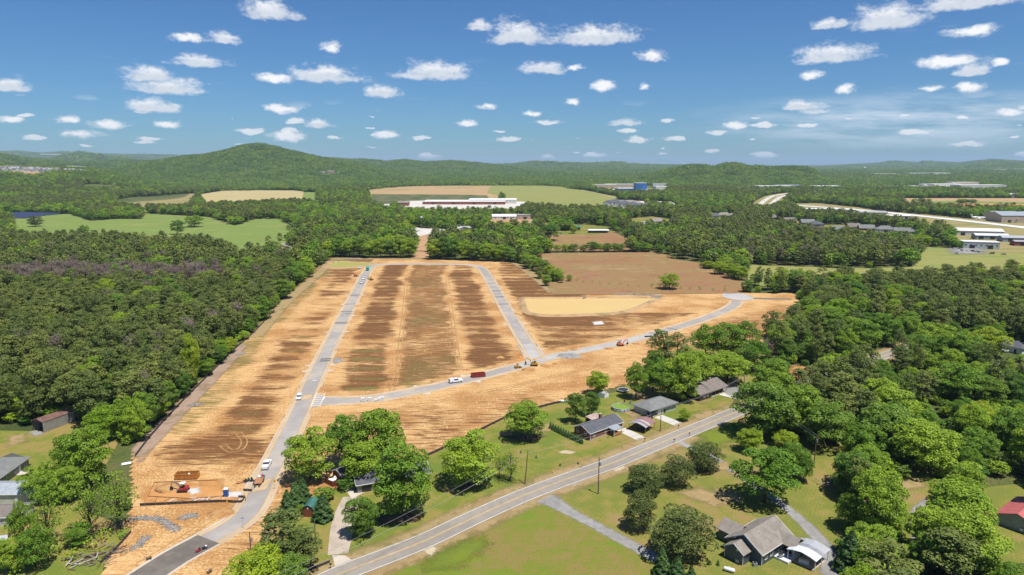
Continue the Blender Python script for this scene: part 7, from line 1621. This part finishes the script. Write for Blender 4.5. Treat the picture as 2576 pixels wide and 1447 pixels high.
for i, (x, y) in enumerate(((2402,628),(2420,632),(2434,633),(2446,634),(2408,640),(2458,636),(2524,642),(2495,640))):
    car(('white car at the left of the airport car park', 'silver car in the airport car park, second from left', 'white car in the middle of the airport car park', 'dark car near the airport office', 'white car on the near side of the airport car park', 'silver car beside the airport office wall', 'blue car under the trees right of the airport office', 'dark car under the trees right of the airport office')[i], at(x, y)+Vector((0, 0, .5)), .3+.4*i, 'suv' if i % 2 else 'sedan', ('carwhite', 'carsilver', 'carwhite', 'carblack', 'carwhite', 'carsilver', 'carblue', 'carblack')[i])
def jet(label, x, y, rz, k):
    r = empty('jet_aircraft', at(x, y)+Vector((0, 0, .5)), rz, label, 'aircraft'); r.scale = (k, k, k); w = M['carwhite']
    MB().tube([(-9, 0, 2.6), (-7, 0, 2.3), (-3, 0, 2), (5, 0, 2), (7.6, 0, 1.9), (8.8, 0, 1.6)], [.15, .7, 1.15, 1.15, .8, .1], 14).build('fuselage', w, r, True); MB().prism([(1.5, -.9), (-1, -.9), (-4.2, -9), (-3, -9)], 1.35, 1.55).build('wing', w, r); MB().prism([(-1, .9), (1.5, .9), (-3, 9), (-4.2, 9)], 1.35, 1.55).build('wing', w, r)
    MB().extrude_y([(-6.4, 2.6), (-9, 2.7), (-10, 5.6), (-8.8, 5.6)], -.12, .12).build('tail_fin', w, r); MB().prism([(-8.7, -3.2), (-8.7, 3.2), (-10.2, 3.2), (-10.2, -3.2)], 5.55, 5.7).build('tailplane', w, r)
    for s in (-1, 1): MB().tube([(-3.2, s*1.7, 2.6), (-6.2, s*1.7, 2.6)], [.55, .42], 10).build('engine', M['carsilver'], r); MB().tube([(-1, s*1.5, 0), (-1, s*1.5, 1.4)], .15, 6).build('landing_gear', M['steel'], r)
    MB().tube([(6, 0, 0), (6, 0, 1.2)], .12, 6).build('nose_gear', M['steel'], r)
jet('white jet parked left on the airfield apron', 2462, 552, math.radians(-8), 1.25); jet('white jet parked in front of the tan hangar', 2538, 560, math.radians(160), 1.1)
# solar field
for i in range(15):
    y = 527.6+i*1.55; x0, x1 = -60, 150+i*1.8-max(0, i-6)*13
    if x1 < 0: continue
    a, b = at(x0, y), at(x1, y+.4); r = empty('solar_row', (a+b)/2, math.atan2((b-a).y, (b-a).x), 'long row of tilted solar panels at the left edge', 'solar panels', 'solar panel rows'); L = (b-a).length
    MB().box((0, 0, 1.6), (L, 4.2, .12), rx=.42).build('panel_table', M['solar'], r); MB().box((0, 0, .75), (L*.98, .2, 1.5)).build('support', M['steel'], r)
# houses of the far subdivision on the rise at the left
rr = random.Random(4)
hm = {}
for w_, rf in (('palewall', 'greyroof'), ('palewall', 'brownroof'), ('sagesiding', 'greyflat')): 
    t_ = MB(); L, W2, h, rs = 15, 11, 5, 4
    t_.v = [(-L/2, y, z) for y, z in ((-W2/2, -2), (W2/2, -2), (W2/2, h), (0, h+rs), (-W2/2, h))]+[(L/2, y, z) for y, z in ((-W2/2, -2), (W2/2, -2), (W2/2, h), (0, h+rs), (-W2/2, h))]; t_.f = [[4, 3, 2, 1, 0], [5, 6, 7, 8, 9], [0, 1, 6, 5], [1, 2, 7, 6], [4, 0, 5, 9]]
    g_ = MB(); 
    for s in (-1, 1): g_.poly([(-L/2-.5, 0, h+rs+.2), (L/2+.5, 0, h+rs+.2), (L/2+.5, s*(W2/2+.6), h-.2), (-L/2-.5, s*(W2/2+.6), h-.2)])
    hm[(w_, rf)] = (t_.mesh('wall', M[w_]), g_.mesh('roof', M[rf]), MB().box((0, -W2/2-.05, 1), (5, .2, 2.4)).mesh('garage_door', M['whitepaint']))
keys = list(hm); FAR_H = []
for rowi, (ya, yb, x0, x1, n) in enumerate(((417,418.5,-10,84,15),(424.5,424,-10,120,20),(427,428.5,30,228,28),(429.5,431.5,0,225,26),(431.5,434,60,222,20))):
    for k in range(n):
        f = (k+.5*rr.random())/n; x, y = x0+(x1-x0)*f, ya+(yb-ya)*f+rr.uniform(-.5, .5); p = at(x, y); FAR_H.append((p.x, p.y)); w_, g_, d_ = hm[rr.choice(keys)]
        r = empty('estate_house', p, rr.uniform(-.5, .5)+(1.57 if rr.random() < .4 else 0), 'small pale house with a grey or brown roof on the far hillside estate at left', 'house', 'houses of the far hillside estate'); link('wall', w_, r); link('roof', g_, r); link('garage_door', d_, r)
for a in FAR_H: OPEN.append([(a[0]-26, a[1]-34), (a[0]+26, a[1]-34), (a[0]+26, a[1]+24), (a[0]-26, a[1]+24)])
# other far roofs
for lab, x, y, L, W2, h, wl, rf in (('white warehouse on the ridge at the far left', 128, 391.5, 300, 80, 22, 'palewall', 'whiteroof'), ('small white barn on the far green hill', 192, 422, 40, 14, 9, 'palewall', 'whiteroof'), ('white house in the woods right of the main hill', 812, 437, 26, 16, 10, 'palewall', 'whiteroof'), ('orange brick house below the pylon', 832, 436, 34, 18, 16, 'tanwall', 'brownroof'), ('grey roofed house right of the orange brick one', 850, 438, 20, 14, 10, 'palewall', 'greyflat'), ('cluster of pale houses in the far woods', 1062, 449, 34, 16, 10, 'palewall', 'whiteroof'), ('pale house right of the cluster in the far woods', 1078, 450, 26, 14, 9, 'tanwall', 'brownroof'),
     ('long pale factory before the far right mountains', 2325, 443, 260, 60, 20, 'palewall', 'whiteroof'), ('second pale factory on the far right plain', 2360, 443, 120, 60, 22, 'palewall', 'whiteroof'), ('pale buildings at the foot of the far right mountains', 2230, 443, 200, 50, 16, 'tanwall', 'whiteroof'), ('small white building on the far right plain', 2235, 450, 80, 30, 12, 'palewall', 'whiteroof'),
     ('white hall by the curve of the highway, left', 1945, 476, 130, 40, 12, 'palewall', 'whiteroof'), ('white hall by the curve of the highway, right', 2072, 476, 100, 40, 12, 'palewall', 'whiteroof'), ('blue-grey hall by the highway', 1980, 474, 90, 36, 12, 'bluewall', 'tinpale'), ('small white building beside the highway', 2030, 489, 46, 20, 9, 'palewall', 'whiteroof'), ('white hall right of the small white building by the highway', 2090, 483, 60, 20, 9, 'palewall', 'whiteroof'),
     ('row of white sheds beyond the river woods', 2262, 475, 110, 30, 10, 'palewall', 'whiteroof'), ('white plant with a silo, centre right', 2375, 472, 110, 36, 14, 'palewall', 'whiteroof'), ('long white warehouse at the far right', 2460, 477, 170, 50, 16, 'palewall', 'whiteroof'), ('pale works left of the long white warehouse', 2420, 469, 110, 40, 16, 'tanwall', 'whiteroof'), ('small pale sheds left of the white plant', 2335, 470, 60, 30, 12, 'palewall', 'tinpale'), ('tan building below the far right mountains', 2510, 433, 120, 50, 24, 'tanwall', 'whiteroof'), ('pale block on the slope at the far right edge', 2560, 430, 160, 60, 22, 'palewall', 'whiteroof'), ('pale buildings below the right hill', 1885, 478, 60, 30, 10, 'palewall', 'whiteroof'), ('long pale roof below the right hill', 1830, 480, 90, 30, 10, 'palewall', 'whiteroof'), ('tan low building beside the side road', 1838, 528, 26, 10, 5, 'tanwall', 'whiteroof')):
    p = bld('far_building', lab, 'building', x, y, L, W2, h, 4, wl, rf, doors=3, wins=6); q = p.location; OPEN.append([(q.x-L*.6, q.y-W2-60), (q.x+L*.6, q.y-W2-60), (q.x+L*.6, q.y+W2), (q.x-L*.6, q.y+W2)])
q = empty('fabric_shelter', at(2548,498), 0, 'pale arched shelter in the far right field', 'shelter'); MB().extrude_y([(12*math.cos(a), 12*math.sin(a)) for a in np.linspace(0, math.pi, 14)], -9, 9).build('cover', M['whiteroof'], q); MB().box((0, -9.1, 3.5), (8, .2, 7)).build('door', M['greyflat'], q)
for lab, x, y, h in (('white water tower on the ridge right of the main hill', 904, 402, 45), ('white water tower left of the right hill', 1719, 419, 45), ('white water tower on the far right plain', 2174, 432, 45)):
    p = at(x, y); r = empty('water_tower', p, 0, lab, 'water tower'); MB().tube([(0, 0, 0), (0, 0, h*.7)], [3, 2.4], 10).build('stem', M['plasticwhite'], r); MB().tube([(0, 0, h*.66), (0, 0, h*.74), (0, 0, h*.86), (0, 0, h*.96), (0, 0, h)], [2.5, 10, 12, 9, 1], 14).build('tank', M['plasticwhite'], r, True)
def pylon(label, x, y, h):
    p = at(x, y); r = empty('pylon', p, .3, label, 'pylon'); m = MB(); w = h*.09
    for sx in (-1, 1):
        for sy in (-1, 1): m.tube([(sx*w, sy*w, -3), (sx*w*.25, sy*w*.25, h*.7), (0, 0, h)], .28, 4)
    for k in range(6):
        z0, z1 = h*.7*k/6, h*.7*(k+1)/6; a, b = w*(1-.75*k/6), w*(1-.75*(k+1)/6)
        for s in (-1, 1): m.tube([(-a, s*a, z0), (b, s*b, z1)], .18, 3); m.tube([(s*a, -a, z0), (s*b, b, z1)], .18, 3)
    m.build('lattice', M['galv'], r)
    for z in (.70, .80, .90): MB().tube([(-h*.13, 0, h*z), (h*.13, 0, h*z)], .3, 4).build('crossarm', M['galv'], r)
    return p+Vector((0, 0, h*.8))
pp = [pylon('lattice pylon on the left flank of the main hill', 422, 440, 46), pylon('lattice pylon in front of the main hill', 619, 438, 46), pylon('lattice pylon right of the main hill above the orange house', 831, 437, 46), pylon('lattice pylon in the far centre woods', 1270, 436, 46)]
for a, b, lab in ((0, 1, 'transmission line across the foot of the main hill'), (1, 2, 'transmission line right of the main hill')):
    P = [pp[a].lerp(pp[b], k/16)-Vector((0, 0, 40*(k/16)*(1-k/16))) for k in range(17)]; tag(MB().tube([tuple(v) for v in P], .22, 3, False).build('transmission_line', M['galv']), lab, 'wire')
for i in range(14):
    f = i/14; k = int(f*(len(HWY)-1)); s = (-1, 1)[i % 2]; q = offset_path(HWY, s*12)[k]; d = HWY[min(k+1, len(HWY)-1)]-HWY[max(k-1, 0)]
    car('white vehicle driving on the far highway', q+Vector((0, 0, .55)), math.atan2(d.y, d.x), ('suv', 'pickup')[i % 2], 'carwhite', 'vehicles on the far highway')
near_wood(); mid_wood(); far_wood()
haze()
